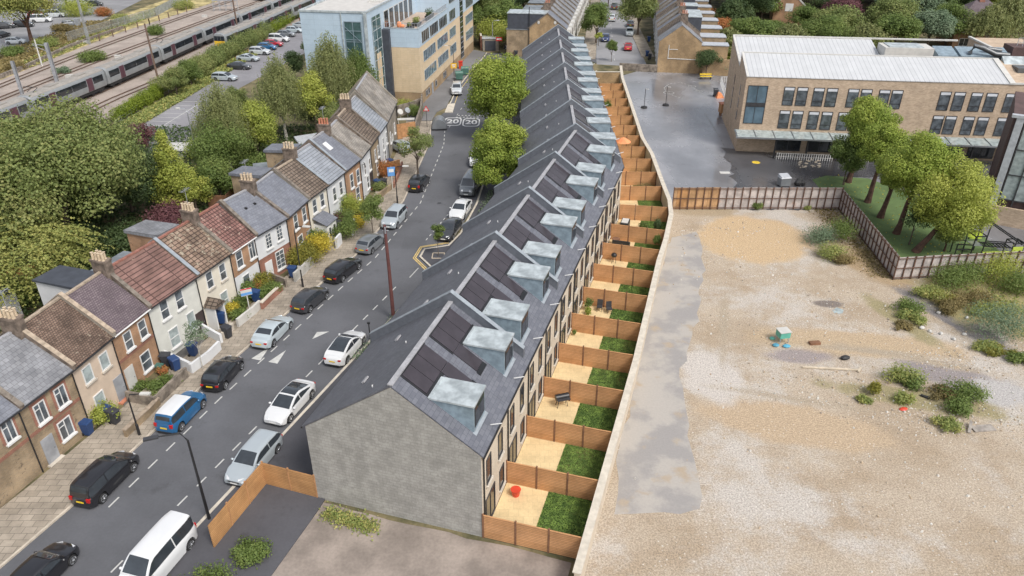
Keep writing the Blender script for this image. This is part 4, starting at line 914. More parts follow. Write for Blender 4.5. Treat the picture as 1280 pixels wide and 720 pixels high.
def car(loc, heading, kind, paint, label, cat='car', name='parked_car', group='cars parked in the streets and car parks', roofm=None, glassroof=False, z=.012, detail=True, roofbars=False):
    L, W, wb, prof, cab, RH, wr = CAR[kind]
    root = empty(name, (loc[0], loc[1], z), heading, label, cat, group)
    xr = -L/2; xw = (-wb/2-.02, wb/2+.02); belt = lambda x: lerp([(xr+a*L, h) for a, h in prof], x)
    def hw(x):
        t = abs(x)/(L/2); return W/2*(1-.22*max(0, (t-.62)/.38)**2.2)
    ns = 46 if detail else 24
    xs = [xr+L*(.5-.5*math.cos(math.pi*k/ns)) for k in range(ns+1)] if not detail else [xr+L*k/ns for k in range(ns+1)]
    cr, rr, rf, cw = [xr+q*L for q in cab]
    rings = []
    for x in xs:
        zb = .2+.12*max(0, (abs(x)/(L/2)-.88)/.12)
        for c in xw:
            q = (wr+.07)**2-(x-c)**2
            if q > 0: zb = max(zb, wr+math.sqrt(q)-.0)
        zt = belt(x); w_ = hw(x); zb = min(zb, zt-.14); e = .06 if abs(x) > L/2-.01 else 0
        half = [(w_*.93-e, zb), (w_-e, zb+.05), (w_*1.0-e*.5, (zb+zt)/2), (w_*.985-e*.5, zt-.12), (w_*.93-e, zt-.03), (w_*.8-e, zt), (w_*.4, zt+.025)]
        ring = [(x, y, z_) for y, z_ in half]+[(x, -y, z_) for y, z_ in reversed(half)]
        rings.append(ring)
    mb = MB(); mb.loft(rings, 0)
    # cabin shell
    def roofz(x):
        b = belt(x)
        if x < rr: t = (x-cr)/(rr-cr); return b+(RH-.06-b)*(t**.75 if t > 0 else 0)
        if x > rf: t = (cw-x)/(cw-rf); return b+(RH-.05-b)*(t**.85 if t > 0 else 0)
        t = (x-rr)/(rf-rr); return RH-.055+.055*math.sin(math.pi*t)
    def wt(x, t=1.0):      # half width of the cabin side at height fraction t
        return hw(x)*.93*(1-.2*t)
    cx = [cr+(cw-cr)*k/26 for k in range(27)]
    rings = []
    for x in cx:
        b = belt(x)-.03; zt = max(roofz(x), b+.04); f = (zt-b)/(RH-b)
        half = [(wt(x, 0), b), (wt(x, f*.5), b+(zt-b)*.5), (wt(x, f*.93), zt-.05*f), (wt(x, f)*.93, zt-.01), (wt(x, f)*.5, zt+.012)]
        rings.append([(x, y, z_) for y, z_ in half]+[(x, -y, z_) for y, z_ in reversed(half)])
    mb.loft(rings, 0)
    body = mb.build('body', paint, root, smooth=True)
    if roofm or glassroof:
        mb = MB(); rg = []
        xa, xb = (rr+.1, rf-.02) if not glassroof else (rr-.1, rf-.1)
        for k in range(9):
            x = xa+(xb-xa)*k/8; zt = roofz(x); f = (zt-belt(x))/(RH-belt(x)); w_ = wt(x, f)*(.97 if roofm else .86)
            rg.append([(x, w_, zt-.012 if roofm else zt+.006), (x, w_*.5, zt+.022), (x, -w_*.5, zt+.022), (x, -w_, zt-.012 if roofm else zt+.006)])
        for a, b in zip(rg, rg[1:]):
            for q in range(3): mb.face([a[q], b[q], b[q+1], a[q+1]][::-1])
        mb.build('roof', roofm or 'car_glass', root, smooth=True)
    def sideglass(xa, xb, s):
        lo, hi_ = [], []
        for k in range(9):
            x = xa+(xb-xa)*k/8; b = belt(x)+.03; t_ = roofz(x)-.085
            if t_ < b+.03: continue
            f = lambda z_: wt(x, (z_-belt(x))/(RH-belt(x)))+.012
            lo.append((x, s*f(b), b)); hi_.append((x, s*f(t_), t_))
        if len(lo) < 2: return
        mb = MB()
        for k in range(len(lo)-1):
            q = [lo[k], lo[k+1], hi_[k+1], hi_[k]]; mb.face(q if s < 0 else q[::-1])
        mb.build('side_window', 'car_glass', root)
    mid = (rr+rf)/2+.1
    for s in (-1, 1): sideglass(cr+.12, mid-.04, s); sideglass(mid+.04, cw-.12, s)
    def topglass(nm, xa, xb):
        mb = MB(); rg = []
        for k in range(7):
            x = xa+(xb-xa)*k/6; zt = roofz(x); f = (zt-belt(x))/(RH-belt(x)); w_ = wt(x, f)*.86
            rg.append([(x, w_, zt+.012), (x, w_*.45, zt+.026), (x, -w_*.45, zt+.026), (x, -w_, zt+.012)])
        for a, b in zip(rg, rg[1:]):
            for q in range(3): mb.face([a[q], b[q], b[q+1], a[q+1]][::-1])
        mb.build(nm, 'car_glass', root, smooth=True)
    topglass('windscreen', rf+.05, cw-.06)
    if cr+.05 < rr-.02: topglass('rear_window', cr+(rr-cr)*.3, rr-.04)
    for sx in xw:
        for s in (-1, 1):
            y1 = s*(hw(sx)+.005); y0 = y1-s*.2; mb = MB()
            mb.tube([(sx, y0, wr), (sx, y0+s*.02, wr), (sx, y1-s*.03, wr), (sx, y1, wr)], [wr*.93, wr, wr, wr*.9], 20); wh = mb.build('wheel', 'tyre', root, smooth=True)
            mb = MB(); mb.tube([(sx, y1, wr), (sx, y1+s*.008, wr)], [wr*.2, wr*.17], 10)
            for k in range(5):
                a = k*2*math.pi/5+.3; c, n_ = math.cos(a), math.sin(a)
                mb.bar((sx+c*.03, y1+s*.004, wr+n_*.03), (sx+c*wr*.66, y1+s*.004, wr+n_*wr*.66), .1, .012)
            for k in range(16):
                a0, a1 = k*math.pi/8, (k+1)*math.pi/8; r0, r1 = wr*.6, wr*.72
                q = [(sx+math.cos(a_)*r_, y1+s*.006, wr+math.sin(a_)*r_) for a_, r_ in ((a0,r0),(a1,r0),(a1,r1),(a0,r1))]; mb.face(q if s < 0 else q[::-1])
            mb.build('rim', 'alloy', wh)
    xf = L/2; zf = belt(xf-.12)
    for s in (-1, 1):
        mb = MB(); y = hw(xf-.1)*.74; b0 = [(xf-.34, s*(y+.2), zf-.04), (xf-.04, s*(y+.0), zf-.16), (xf+.012, s*(y-.22), zf-.17), (xf-.06, s*(y-.24), zf-.02)]
        t0 = [(p[0]-.03, p[1], p[2]+.13) for p in b0]
        (mb.solid(b0, t0) if s > 0 else mb.solid(b0[::-1], t0[::-1])); mb.build('headlight', 'lamp_glass', root)
        mb = MB(); y = hw(-xf+.08)*.8; zz = min(belt(-xf+.1)-.16, .95)
        h2 = .34 if kind in ('boxy', 'suv', 'mpv', 'van') else .16
        mb.box(-xf-.012, -xf+.22, min(s*(y-.1), s*(y+.13)), max(s*(y-.1), s*(y+.13)), zz-h2*.3, zz+h2*.5); mb.build('tail_light', 'tail_red', root)
        mb = MB(); mb.ball((cw-.28, s*(hw(0)+.07), belt(cw)+.07), (.09, .11, .08), 8, 5); mb.build('wing_mirror', paint if paint != 'car_charcoal' else 'plastic_black', root, smooth=True)
    mb = MB(); mb.box(xf-.02, xf+.014, -.26, .26, .36, .47); mb.build('number_plate', 'plate_white', root)
    mb = MB(); mb.box(-xf-.02, -xf+.02, -.26, .26, .58 if kind != 'van' else .5, .69 if kind != 'van' else .6); mb.build('number_plate', 'plate_yellow', root)
    if not glassroof:
        mb = MB(); mb.box(xf-.05, xf+.006, -.42, .42, zf-.2, zf-.1); mb.box(xf-.05, xf+.004, -.5, .5, .24, .34); mb.build('grille', 'plastic_black', root)
    mb = MB(); mb.box(-xf-.004, -xf+.1, -hw(-xf)*.8, hw(-xf)*.8, .24, .34); mb.build('bumper', 'plastic_black', root)
    if roofbars:
        for s in (-1, 1):
            mb = MB(); mb.tube([(rr+.1, s*wt(0, 1)*.88, RH+.03), (rf-.1, s*wt(0, 1)*.88, RH+.05)], .02, 6); mb.build('roof_bar', 'alloy', root)
    return root
hdL = lambda i: ang(Vector(kL[i+1])-Vector(kL[i]))
def P2(px, py): p = G(px, py, .5); return (p.x, p.y)
U = math.pi
car(P2(227,515), ang(dA)+.06, 'boxy', 'car_blue', 'blue boxy car with a white roof, parked by the left pavement', roofm='car_white')
car(P2(279,466), ang(dA)+.12, 'hatch', 'car_black', 'glossy black hatchback with red tail lights, parked just behind the blue and white car')
car(P2(341,414), ang(dA)+.05, 'saloon', 'car_pale', 'pale metallic two-door saloon between the black and the dark grey hatchbacks')
car(P2(388,374), ang(dA)-.08, 'hatch', 'car_charcoal', 'dark grey hatchback with amber-red tail lights, parked next to the pavement lamp post')
car(P2(429,337), ang(dA)-.1, 'estate', 'car_black', 'long black car parked below the yellow-leaved hedge')
car(P2(464,304), ang(dA)-.05, 'hatch', 'car_grey', 'mid-grey hatchback seen from behind, between the long black car and a silver one')
car(P2(493,273), ang(dA)+.06+U, 'suv', 'car_silver', 'silver crossover facing the camera on the left side of the road')
car(P2(524,229), ang(dA)+.1, 'suv', 'car_black', 'black car parked alone beside the street tree, seen from behind')
car(P2(363,503), ang(dA)+U-.02, 'coupe', 'car_white', 'white car with a dark glass roof, facing the camera beside the new terrace', glassroof=True)
car(P2(432,434), ang(dA)+.02, 'coupe', 'car_white', 'white car with a panoramic rear, seen from behind beside the thin weeds on the kerb', glassroof=True)
car(P2(562,287), ang(dB)-.22+U, 'saloon', 'car_charcoal', 'dark grey saloon facing the camera beside the yellow kerb corner')
car(P2(576,262), ang(dB)-.2+U, 'saloon', 'car_white', 'white saloon between the dark grey saloon and the silver van')
car(P2(588,233), ang(dB)-.15+U, 'van', 'car_grey', 'silver-grey van with striped bonnet under the rounded roadside tree', cat='van', name='parked_van')
car((-4.55,96.5), ang(dB)-.1+U, 'mpv', 'car_white', 'white car mostly hidden behind the rounded roadside tree')
car(P2(571,113), ang(dB)+.06+U, 'suv', 'car_light', 'light silver car parked on the kerb beside the blue and cream building', z=.13)
car(P2(318,573), ang(dA)+U, 'estate', 'car_silver', 'silver estate car with a sunroof at the foot of the gable, facing the camera')
car(P2(133,598), ang(dA)+.05, 'mpv', 'car_black', 'long black people carrier by the left pavement near the bottom of the photo')
car(P2(198,700), ang(dA)+U, 'van', 'car_white', 'white van on the right side of the road at the very bottom', cat='van', name='parked_van')
car(P2(52,716), ang(dA)+.02, 'hatch', 'car_black', 'black hatchback at the bottom left corner')
hf = ang(Vector((.14,.99)))
car(P2(757,48), hf+U, 'hatch', 'car_navy', 'deep blue hatchback parked on the left of the far street', z=.02)
car(P2(785,59), hf, 'hatch', 'car_red', 'bright red car parked on the right of the far street', z=.02)
car(P2(787,41), hf+U, 'suv', 'car_silver', 'silver car directly behind the red one in the far street', z=.02)
car(P2(788,30), hf, 'saloon', 'car_charcoal', 'dark car half hidden under the tree in the far street', z=.02)
car(P2(765,23), hf, 'mpv', 'car_light', 'pale car beyond the blue hatchback in the far street', z=.02)
car(P2(768,9), hf, 'suv', 'car_charcoal', 'dark grey car farthest up the far street', z=.02)
# front-garden car and yard cars
car(P2(500,184), ang(dA)+.9, 'hatch', 'car_silver', 'silver car tucked in front of the last old terraced house', z=.12)
# railway-side car parks
CPK = [(281,97,'estate','car_silver','silver car parked alone at the near end of the hedge-lined car park'), (299,83,'saloon','car_charcoal','dark car with a bright windscreen in the hedge-lined car park'), (310,73,'saloon','car_silver','silver saloon next to the dark car in the hedge-lined car park'),
 (325,65,'suv','car_light','white car third in the row along the railway hedge'), (334,59,'hatch','car_blue','blue car in the row along the railway hedge'), (342,55,'hatch','car_red','dark red car in the row along the railway hedge'),
 (349,49,'mpv','car_white','white people carrier between the red car and a grey one'), (358,43,'hatch','car_grey','grey car in the upper part of the hedge-lined car park'), (368,38,'hatch','car_pale','pale car with a red neighbour near the top of the car park'),
 (377,32,'saloon','car_silver','silver saloon near the blue wall of the tall building'), (386,25,'suv','car_charcoal','dark crossover nearest the blue building wall')]
for px, py, k, p, l in CPK: car(P2(px, py), R(-8), k, p, l, detail=False, z=.03)
for px, py, k, p, l, h, c in [(30,31,'suv','car_black','black car beside the big tree beyond the railway',.1,'car'), (52,25,'van','car_white','white panel van next to the big tree beyond the railway',.15,'van'), (69,19,'van','car_light','white van with blue sides beyond the railway',.2,'van'),
   (119,5,'hatch','car_charcoal','dark car behind the bushes beyond the railway, top of the photo',.1,'car'), (2,44,'hatch','car_black','black car at the left edge beyond the railway',1.4,'car'), (6,33,'suv','car_charcoal','dark grey car at the left edge, behind the black one',.4,'car'),
   (20,52,'hatch','car_light','pale car behind the embankment fence, left edge',.1,'car'), (105,4,'saloon','car_light','pale saloon beside the dark car, top left',.1,'car'), (46,18,'hatch','car_red','red car between the vans and the tree beyond the railway',.3,'car'), (88,30,'hatch','car_grey','grey car on the grey tarmac behind the tall silver mast',.5,'car')]:
    car(P2(px, py), h, k, p, l, cat=c, name='parked_van' if c == 'van' else 'parked_car', detail=False, z=.03)

# ------------------------------------------------------------------ railway
# ------------------------------------------------------------------ railway
trA = [(-93.5,118), (-92.3,135.8), (-91.6,151), (-90.3,168), (-88.3,187), (-85.8,208), (-83,228), (-79,255), (-73,290)]
trB = [(-88,118), (-86.2,138.7), (-84.2,157), (-81.2,179), (-77.9,204), (-74,230), (-69.5,255), (-63,290)]
T1 = [(-80,84), (-77.5,100), (-75,115), (-72.2,134), (-70.3,151), (-68.6,169), (-66.4,187), (-63.7,208), (-60.3,235), (-57.3,258), (-52,290)]
T2 = [(-71,100), (-67.7,128), (-65,142), (-61.9,163), (-59.1,180.5), (-56.6,203), (-54.3,219), (-49.5,246), (-41,290)]
bl = [(-100,96), (-64.5,96), (-63.4,128), (-61.8,142), (-58.7,163), (-56.0,181), (-53.6,203), (-51.2,219), (-46,246), (-37,292), (-78,292), (-86,240), (-90.5,208), (-94,187), (-95.4,160), (-96,130)]
sheet('railway_ballast', bl, .1, 'ballast', thick=.1)
for ln, lab, x in ((trA, 'farthest railway track from the houses, rusty rails in pale ballast', 0), (trB, 'rusty railway track between the farthest track and the long train', 0), (T1, 'railway track carrying the long silver train', 0), (T2, 'nearest railway track, beside the hedge and the yellow-fronted train', 0)):
    root = empty('railway_track', (ln[0][0], ln[0][1], .1), 0, lab, 'railway track', 'railway tracks'); L0 = [(p[0]-ln[0][0], p[1]-ln[0][1]) for p in ln]
    for s in (-.72, .72):
        mb = MB(); ribbon(mb, L0, s-.05, s+.05, .2, .02); mb.build('rail', 'rail_steel', root)
    mb = MB()
    for a, b in zip(L0, L0[1:]):
        a, b = Vector(a), Vector(b); L = (b-a).length; d = (b-a)/L; n = Vector((d.y, -d.x)); k = int(L/.75)
        for q in range(k):
            p = a+d*(q*.75+.2); mb.face([(p.x-n.x*1.25-d.x*.12, p.y-n.y*1.25-d.y*.12, .012), (p.x+n.x*1.25-d.x*.12, p.y+n.y*1.25-d.y*.12, .012), (p.x+n.x*1.25+d.x*.12, p.y+n.y*1.25+d.y*.12, .012), (p.x-n.x*1.25+d.x*.12, p.y-n.y*1.25+d.y*.12, .012)])
    s_ = mb.build('sleepers', 'timber_grey', root); s_['kind'] = 'stuff'
def along(line, y):
    for a, b in zip(line, line[1:]):
        if a[1] <= y <= b[1]: t = (y-a[1])/(b[1]-a[1]); return Vector((a[0]+(b[0]-a[0])*t, y))
    return Vector(line[-1])
def train(line, ys, label, front):
    p = along(line, ys[0]); root = empty('passenger_train', (p.x, p.y, .3), 0, label, 'train', 'passenger trains')
    for k, (ya, yb) in enumerate(zip(ys, ys[1:])):
        a, b = along(line, ya+.25), along(line, yb-.25); d = (b-a).normalized(); L = (b-a).length
        c = empty('carriage', (a.x-p.x, a.y-p.y, 0), ang(d), '', ''); del c['label']; del c['category']; c.parent = root
        sec = [(-1.3,.95), (-1.38,1.3), (-1.4,2.2), (-1.3,3.2), (-1.05,3.6), (-.5,3.78), (.5,3.78), (1.05,3.6), (1.3,3.2), (1.4,2.2), (1.38,1.3), (1.3,.95)]
        mb = MB(); rg = [[(x, y*(s), 1+(z-1)*s2) for y, z in sec] for x, s, s2 in (((0,.93,.93), (.35,1,1), (L-.05,1,1), (L,.99,.99)))]; mb.loft(rg, 0); mb.build('carriage_body', 'train_silver', c, smooth=True)
        mb = MB(); mb.loft([[(x, y*.97, z+.02) for y, z in [(-1.2,3.45), (-1.05,3.62), (-.5,3.79), (.5,3.79), (1.05,3.62), (1.2,3.45)]] for x in (.4, L-.1)], 0); mb.build('carriage_roof', 'train_roof', c)
        mb = MB(); mb.box(.6, L-.6, -1.15, 1.15, .45, .96)
        for bx_ in (2.6, L-2.6):
            for w_ in (-1, 1): mb.tube([(bx_+w_, -1.0, .45), (bx_+w_, 1.0, .45)], .42, 12)
        mb.build('bogie', 'plastic_black', c)
        for s in (-1,):
            for x0, x1, m in ((.7,3.7,'g'), (3.9,5.3,'d'), (5.5,9.3,'g'), (9.4,13.0,'g'), (13.2,14.6,'d'), (14.8,L-.7,'g')):
                mb = MB(); y = s*1.405
                if m == 'g': mb.box(x0, x1, min(y, y-s*.2), max(y, y-s*.2), 1.95, 3.0); mb.build('window', 'glass_dark', c)
                else: mb.box(x0, x1, min(y*1.01, y-s*.2), max(y*1.01, y-s*.2), 1.05, 3.1); dd_ = mb.build('door', 'train_door', c)
        for x0 in (L*.3, L*.68):
            mb = MB(); mb.box(x0, x0+2.2, -.6, .6, 3.78, 3.92); mb.build('roof_unit', 'train_roof', c)
        if k in (1, 3):
            mb = MB(); 
            for s in (-.5, .5): mb.bar((L*.1, s, 3.9), (L*.1+1.2, s, 4.3), .06); mb.bar((L*.1+1.2, s, 4.3), (L*.1, s, 4.7), .06)
            mb.bar((L*.1, -.9, 4.72), (L*.1, .9, 4.72), .08); mb.build('pantograph', 'dark_metal', c)
        if k == 0 and front:
            mb = MB(); mb.box(-.03, .0, -1.2, 1.2, 1.0, 2.15); mb.build('front_panel', 'train_yellow', c)
            for y0_, y1_ in ((-1.15,-.42), (-.36,.36), (.42,1.15)):
                mb = MB(); mb.box(-.04, 0, y0_, y1_, 2.2, 3.15); mb.build('cab_window', 'glass_dark', c)
            mb = MB(); mb.box(-.5, -.03, -.25, .25, .6, .95); mb.box(-.2, -.0, -1.1, 1.1, .3, .7); mb.build('coupler', 'plastic_black', c)
            for s in (-.9, .9): mb = MB(); mb.tube([(-.05, s, 1.3), (-.07, s, 1.3)], .14, 10); mb.build('headlight', 'lamp_glass', c)
train(T1, [97, 114.5, 133, 151.5, 170, 188.5, 207, 225.5, 244, 262.5, 281], 'long silver passenger train with dark doors on the track farther from the hedge', False)
train(T2, [163.7, 182, 200.5, 219, 237.5, 256, 274], 'silver passenger train with a yellow front end beside the hedge', True)
train(trB, [232, 250, 268, 286], 'silver train far up the line at the top photo edge, above the gantry', False)
def mast(px, py, h, m, lab, r=.18, kind='pole', arm=0, cat='mast', name='railway_mast', lean=(0, 0)):
    p = G(px, py); root = empty(name, (p.x, p.y, 0), 0, lab, cat, 'poles and masts along the railway')
    mb = MB()
    if kind == 'pole': mb.tube([(0,0,0), (lean[0]*.5,lean[1]*.5,h*.5), (lean[0],lean[1],h)], [r, r*.85, r*.7], 10)
    elif kind == 'beam': mb.box(-r, r, -r*.25, r*.25, 0, h); mb.box(-r, -r*.8, -r, r, 0, h); mb.box(r*.8, r, -r, r, 0, h)
    elif kind == 'lattice':
        for sx in (-r, r):
            for sy in (-r, r): mb.bar((sx,sy,0), (sx*.7,sy*.7,h), .07)
        for k in range(int(h/.8)):
            z = k*.8
            for sx, sy, ex, ey in ((-r,-r,r,-r), (r,-r,r,r), (r,r,-r,r), (-r,r,-r,-r)): mb.bar((sx,sy,z), (ex,ey,z+.8), .035)
    mb.build('mast', m, root)
    if arm:
        mb = MB(); mb.tube([(0,0,h-.5), (arm,0,h-.2)], .05, 6); mb.tube([(0,0,h-1.6), (arm,0,h-.4)], .04, 6); mb.tube([(arm*.6,0,h-.3), (arm*.95,0,h-1.2)], .035, 6); mb.build('bracket', 'galv', root)
    return root
mast(30,124,6.4,'galv','short grey steel beam mast at the left edge by the tracks',.22,'beam'); mast(72,104,7.2,'galv','taller grey steel beam mast right of the short one, by the tracks',.26,'beam',arm=-2.5)
mast(112,56,11,'galv','tall thin silver lattice mast beyond the tracks',.2,'lattice',arm=2.5); mast(53,83,5.2,'off_white','white round-headed post beyond the tracks',.16,'pole',arm=0)
mast(199,105,10.6,'pole_wood','brown wooden pole beside the long train above the lime-green hedge',.2,lean=(-.15,0)); mast(299,47,11,'pole_wood','brown wooden pole beside the yellow-fronted train',.2); mast(386,12,9,'pole_wood','brown pole at the top edge of the photo by the hedge',.2); mast(236,12,5,'off_white','white post beyond the fence at the top of the photo',.1)
g = G(283,14); root = empty('signal_gantry', (g.x, g.y, 0), .1, 'grey lattice signal gantry between the tracks at the top', 'gantry')
mb = MB()
for x in (-3.2, -1.6, 0, 1.6, 3.2):
    for y in (-.5, .5): mb.bar((x,y,0), (x,y,4.2), .09)
for z in (1.4, 2.8, 4.2):
    for y in (-.5, .5): mb.bar((-3.2,y,z), (3.2,y,z), .08)
for x in (-3.2, -1.6, 0, 1.6): mb.bar((x,-.5,1.4), (x+1.6,-.5,4.2), .05)
mb.build('lattice_frame', 'galv', root); mb = MB(); mb.box(-3.2,3.2,-.5,.5,2.82,2.88); mb.build('platform', 'grey_metal', root)
for px, py, w_, m, l in ((88,98,1.4,'off_white','white equipment box lying in the ballast beside the long train'), (148,73,1.2,'off_white','small white concrete slab between the two rusty tracks'), (256,22,1.3,'off_white','pale slab in the ballast near the lattice gantry'), (98,33,1.2,'galv','grey trackside cabinet below the tall silver mast'), (104,55,2.4,'off_white','white handrail beside the foot of the tall silver mast')):
    p = G(px, py); mb = MB(); mb.box(-w_/2, w_/2, -.35, .35, 0, .5 if px not in (98,) else 1.7); mb.box(-w_/2-.05, w_/2+.05, -.4, .4, .501 if px != 98 else 1.701, .56 if px != 98 else 1.78)
    tag(mb.build('trackside_cabinet', m, None, loc=(p.x, p.y, .1)), l, 'cabinet')
# embankment, stone wall, palisade fence and the tarmac beyond
sheet('embankment', [(-160,100), (-93.7,100), (-95.2,130), (-94.6,160), (-93.3,187), (-89.8,208), (-85,240), (-77,292), (-100,292), (-104,200), (-102,165), (-108,150), (-125,143), (-160,150)], .14, 'embankment', thick=.14)
sheet('far_tarmac', [(-170,152), (-126,147), (-108,153), (-103,168), (-104,188), (-110,240), (-160,260), (-220,220)], .03, 'asphalt_far')
lw = [(-97,120), (-95.6,136.4), (-95.2,150), (-96.2,168), (-94.5,190)]; mb = MB(); ribbon(mb, lw, -.25, .25, .9, .1); tag(mb.build('stone_wall', 'stone_wall_old'), 'low old stone retaining wall along the embankment beyond the tracks', 'wall')
def railing(name, pts, h, m, label, cat='fence', step=1.2, rails=2, pm='post', group=None, pr=.03, z=0, infill=None):
    root = empty(name, (pts[0][0], pts[0][1], z), 0, label, cat, group); o = Vector(pts[0])
    posts = 0
    for a, b in zip(pts, pts[1:]):
        a, b = Vector(a)-o, Vector(b)-o; L = (b-a).length; n = max(1, round(L/step)); d = (b-a)/n
        for k in range(n+1):
            if posts < 90:
                p = a+d*k; mb = MB(); mb.box(p.x-pr, p.x+pr, p.y-pr, p.y+pr, 0, h+.04); mb.build(pm, m, root); posts += 1
        for r in range(rails):
            z_ = h*(r+1)/rails-.03; mb = MB(); mb.bar((a.x,a.y,z_), (b.x,b.y,z_), .04); mb.build('rail', m, root)
        if infill:
            mb = MB(); nn = int(L/infill[1])
            for k in range(nn):
                p = a+(b-a)*(k/nn); mb.box(p.x-.04, p.x+.04, p.y-.012, p.y+.012, .05, h)
            q = mb.build('pales', infill[0], root); q['kind'] = 'stuff'
    return root
railing('palisade_fence', [(-100,175), (-97,190), (-93.8,208), (-96,236)], 2.2, 'galv', 'grey steel palisade fence beyond the tracks, top left', infill=('galv', .28), step=2.7)
railing('mesh_fence', [(-125,147), (-112,151), (-104,161)], 1.4, 'grey_metal', 'grey mesh fence round the tarmac beyond the railway, top left', step=1.5)
railing('post_fence', [(-93.4,176), (-90.5,196), (-88,214)], 1.5, 'pole_wood', 'line of dark wooden posts beside the farthest track', step=4.5, rails=1, pr=.1)
railing('guard_rail', [(-60.7,113), (-61.2,128), (-58.5,140)], .9, 'galv', 'steel guard rail between the lime-green hedge and the car park', step=2.0)
# marked bays
mb = MB(); e0, e1 = G(172,182), G(263,122); 
for k in range(9):
    t = k/9; a = Vector(tuple(G(162+ (215-162)*t, 166-(166-121)*t))[:2]); b = Vector(tuple(G(183+(262-183)*t, 171-(171-121.5)*t*1.0))[:2]); ribbon(mb, [tuple(a), (a.x+5.4, a.y-.8)], -.07, .07, .034)
a, b = G(178,173), G(264,121); ribbon(mb, [(a.x, a.y), (b.x, b.y)], -.07, .07, .038)
struct(mb.build('bay_marking', 'road_paint'))
p = G(232,188); mb = MB(); mb.box(-2.6,2.6,-1.6,1.6,0,.5); mb.box(-2.7,2.7,-1.7,1.7,.5,.58); tag(mb.build('flat_roof_shed', 'off_white', None, loc=(p.x,p.y,0)), 'low white flat-topped shelter at the near edge of the marked car park', 'shed')
for px, py, h, lab in ((248,205,7.5,'white street lamp in front of the weeping birch, by the marked car park'), (616,62,6,'grey lamp post beside the far end of the blue building'),):
    p = G(px, py); root = empty('street_lamp', (p.x, p.y, 0), U if px < 300 else 0, lab, 'lamp post'); mb = MB(); mb.tube([(0,0,0), (0,0,h-.4), (.3,0,h), (.9,0,h+.05)], [.09,.07,.05,.04], 8); mb.build('post', 'galv', root)
    mb = MB(); mb.ball((1.15,0,h+.05), (.38,.17,.11), 10, 6); mb.build('lamp_head', 'off_white', root, smooth=True)

# ------------------------------------------------------------------ blue and cream apartment building
b0 = G(528,131); b1 = G(592,63); dF = Vector((b1.x-b0.x, b1.y-b0.y)).normalized(); LF = (Vector((b1.x, b1.y))-Vector((b0.x, b0.y))).length
root = empty('apartment_building', (b0.x, b0.y, 0), ang(dF), 'blue and cream apartment building with a roof terrace and glazed stair tower', 'building')
# local: x along the street facade (away from the camera), y to the left/back
ZB, ZC, ZTt, ZT2 = 2.0, 9.25, 12.2, 15.6
mb = MB(); mb.box(0, LF, 0, 5.7, 0, ZB); mb.build('ground_storey', 'brick_base', root)
mb = MB(); mb.box(-.03, LF+.02, -.03, 5.7, ZB+.002, ZC); mb.build('cream_wall', 'block_cream', root)
XS = 20.0
mb = MB(); mb.box(-.05, XS, -.05, 5.7, ZC+.002, ZTt-.9); mb.build('blue_wall', 'panel_blue', root)
# parapet of the roof terrace
mb = MB(); mb.box(-.05, XS, -.05, .2, ZTt-.897, ZTt-.05); mb.box(-.05, .2, .2, 5.6, ZTt-.897, ZTt-.05); mb.build('terrace_parapet', 'panel_blue', root)
mb = MB(); mb.box(-.1, XS, -.1, .26, ZTt-.047, ZTt+.02); mb.box(-.1, .26, .26, 5.6, ZTt-.047, ZTt+.02); mb.build('capping', 'zinc_top', root)
mb = MB(); mb.box(.2, XS, .2, 5.7, ZTt-.89, ZTt-.84); mb.build('terrace_deck', 'deck_wood', root)
# tall rear-left block and tall far block
mb = MB(); mb.box(-7.6, XS+.02, 5.75, 16.2, ZB-2, ZT2); mb.build('tall_block', 'panel_blue', root)
mb = MB(); mb.box(XS, LF+14, -.06, 5.74, ZC+.004, ZT2); mb.box(XS+.03, LF+14, 5.75, 25, 0, ZT2-.01); mb.build('tall_block', 'panel_blue', root)
mb = MB(); mb.box(-7.7, XS, 5.65, 5.95, ZT2+.002, ZT2+.28); mb.box(-7.7, -7.4, 5.95, 16.3, ZT2+.002, ZT2+.28); mb.box(-7.4, XS, 16.0, 16.3, ZT2+.002, ZT2+.28); mb.build('capping', 'zinc_top', root)
mb = MB(); mb.box(-7.4, LF+13, 5.96, 15.98, ZT2+.001, ZT2+.06); mb.build('flat_roof', 'roof_flat_pale', root)
mb = MB(); mb.box(2, 6, 6.6, 8.6, ZT2+.06, ZT2+.35); mb.build('roof_hatch', 'off_white', root)
# stair tower glazing (front) and side strip
fx = -7.62
mb = MB(); mb.box(fx-.05, fx, 6.6, 9.3, .3, 14.4); st = mb.build('stair_glazing', 'glass_teal', root)
mb = MB()
for z in (.3, 2.0, 3.4, 4.9, 5.2, 6.6, 8.2, 8.5, 9.9, 11.4, 11.7, 13.0, 14.3): mb.box(fx-.1, fx-.052, 6.6, 9.3, z, z+.09)
for y in (6.6, 7.9, 9.2): mb.box(fx-.12, fx-.053, y, y+.1, .3, 14.4)
for z in (1.0, 4.9, 8.4, 11.4): mb.bar((fx-.09, 6.8, z), (fx-.09, 9.2, z+2.2), .12, .03)
mb.build('glazing_bars', 'zinc', st)
mb = MB(); mb.box(-7.9, -7.45, 5.72, 6.1, 0, ZT2); mb.box(-7.75, -7.61, 9.6, 9.75, 0, ZT2); mb.build('corner_trim', 'zinc_top', root)
mb = MB(); mb.box(-5.4, -1.2, 5.70, 5.745, 2.0, 14.6); sg = mb.build('side_glazing', 'glass_teal', root)
mb = MB()
for z in range(9): mb.box(-5.4, -1.2, 5.64, 5.698, 2.0+z*1.5, 2.1+z*1.5)
for x in (-5.4, -3.4, -1.3): mb.box(x, x+.1, 5.63, 5.699, 2.0, 14.6)
mb.build('glazing_bars', 'zinc_top', sg)
mb = MB(); mb.box(-4.2, -2.2, 5.66, 5.699, 2, 9); mb.build('cream_panel', 'block_cream', root)
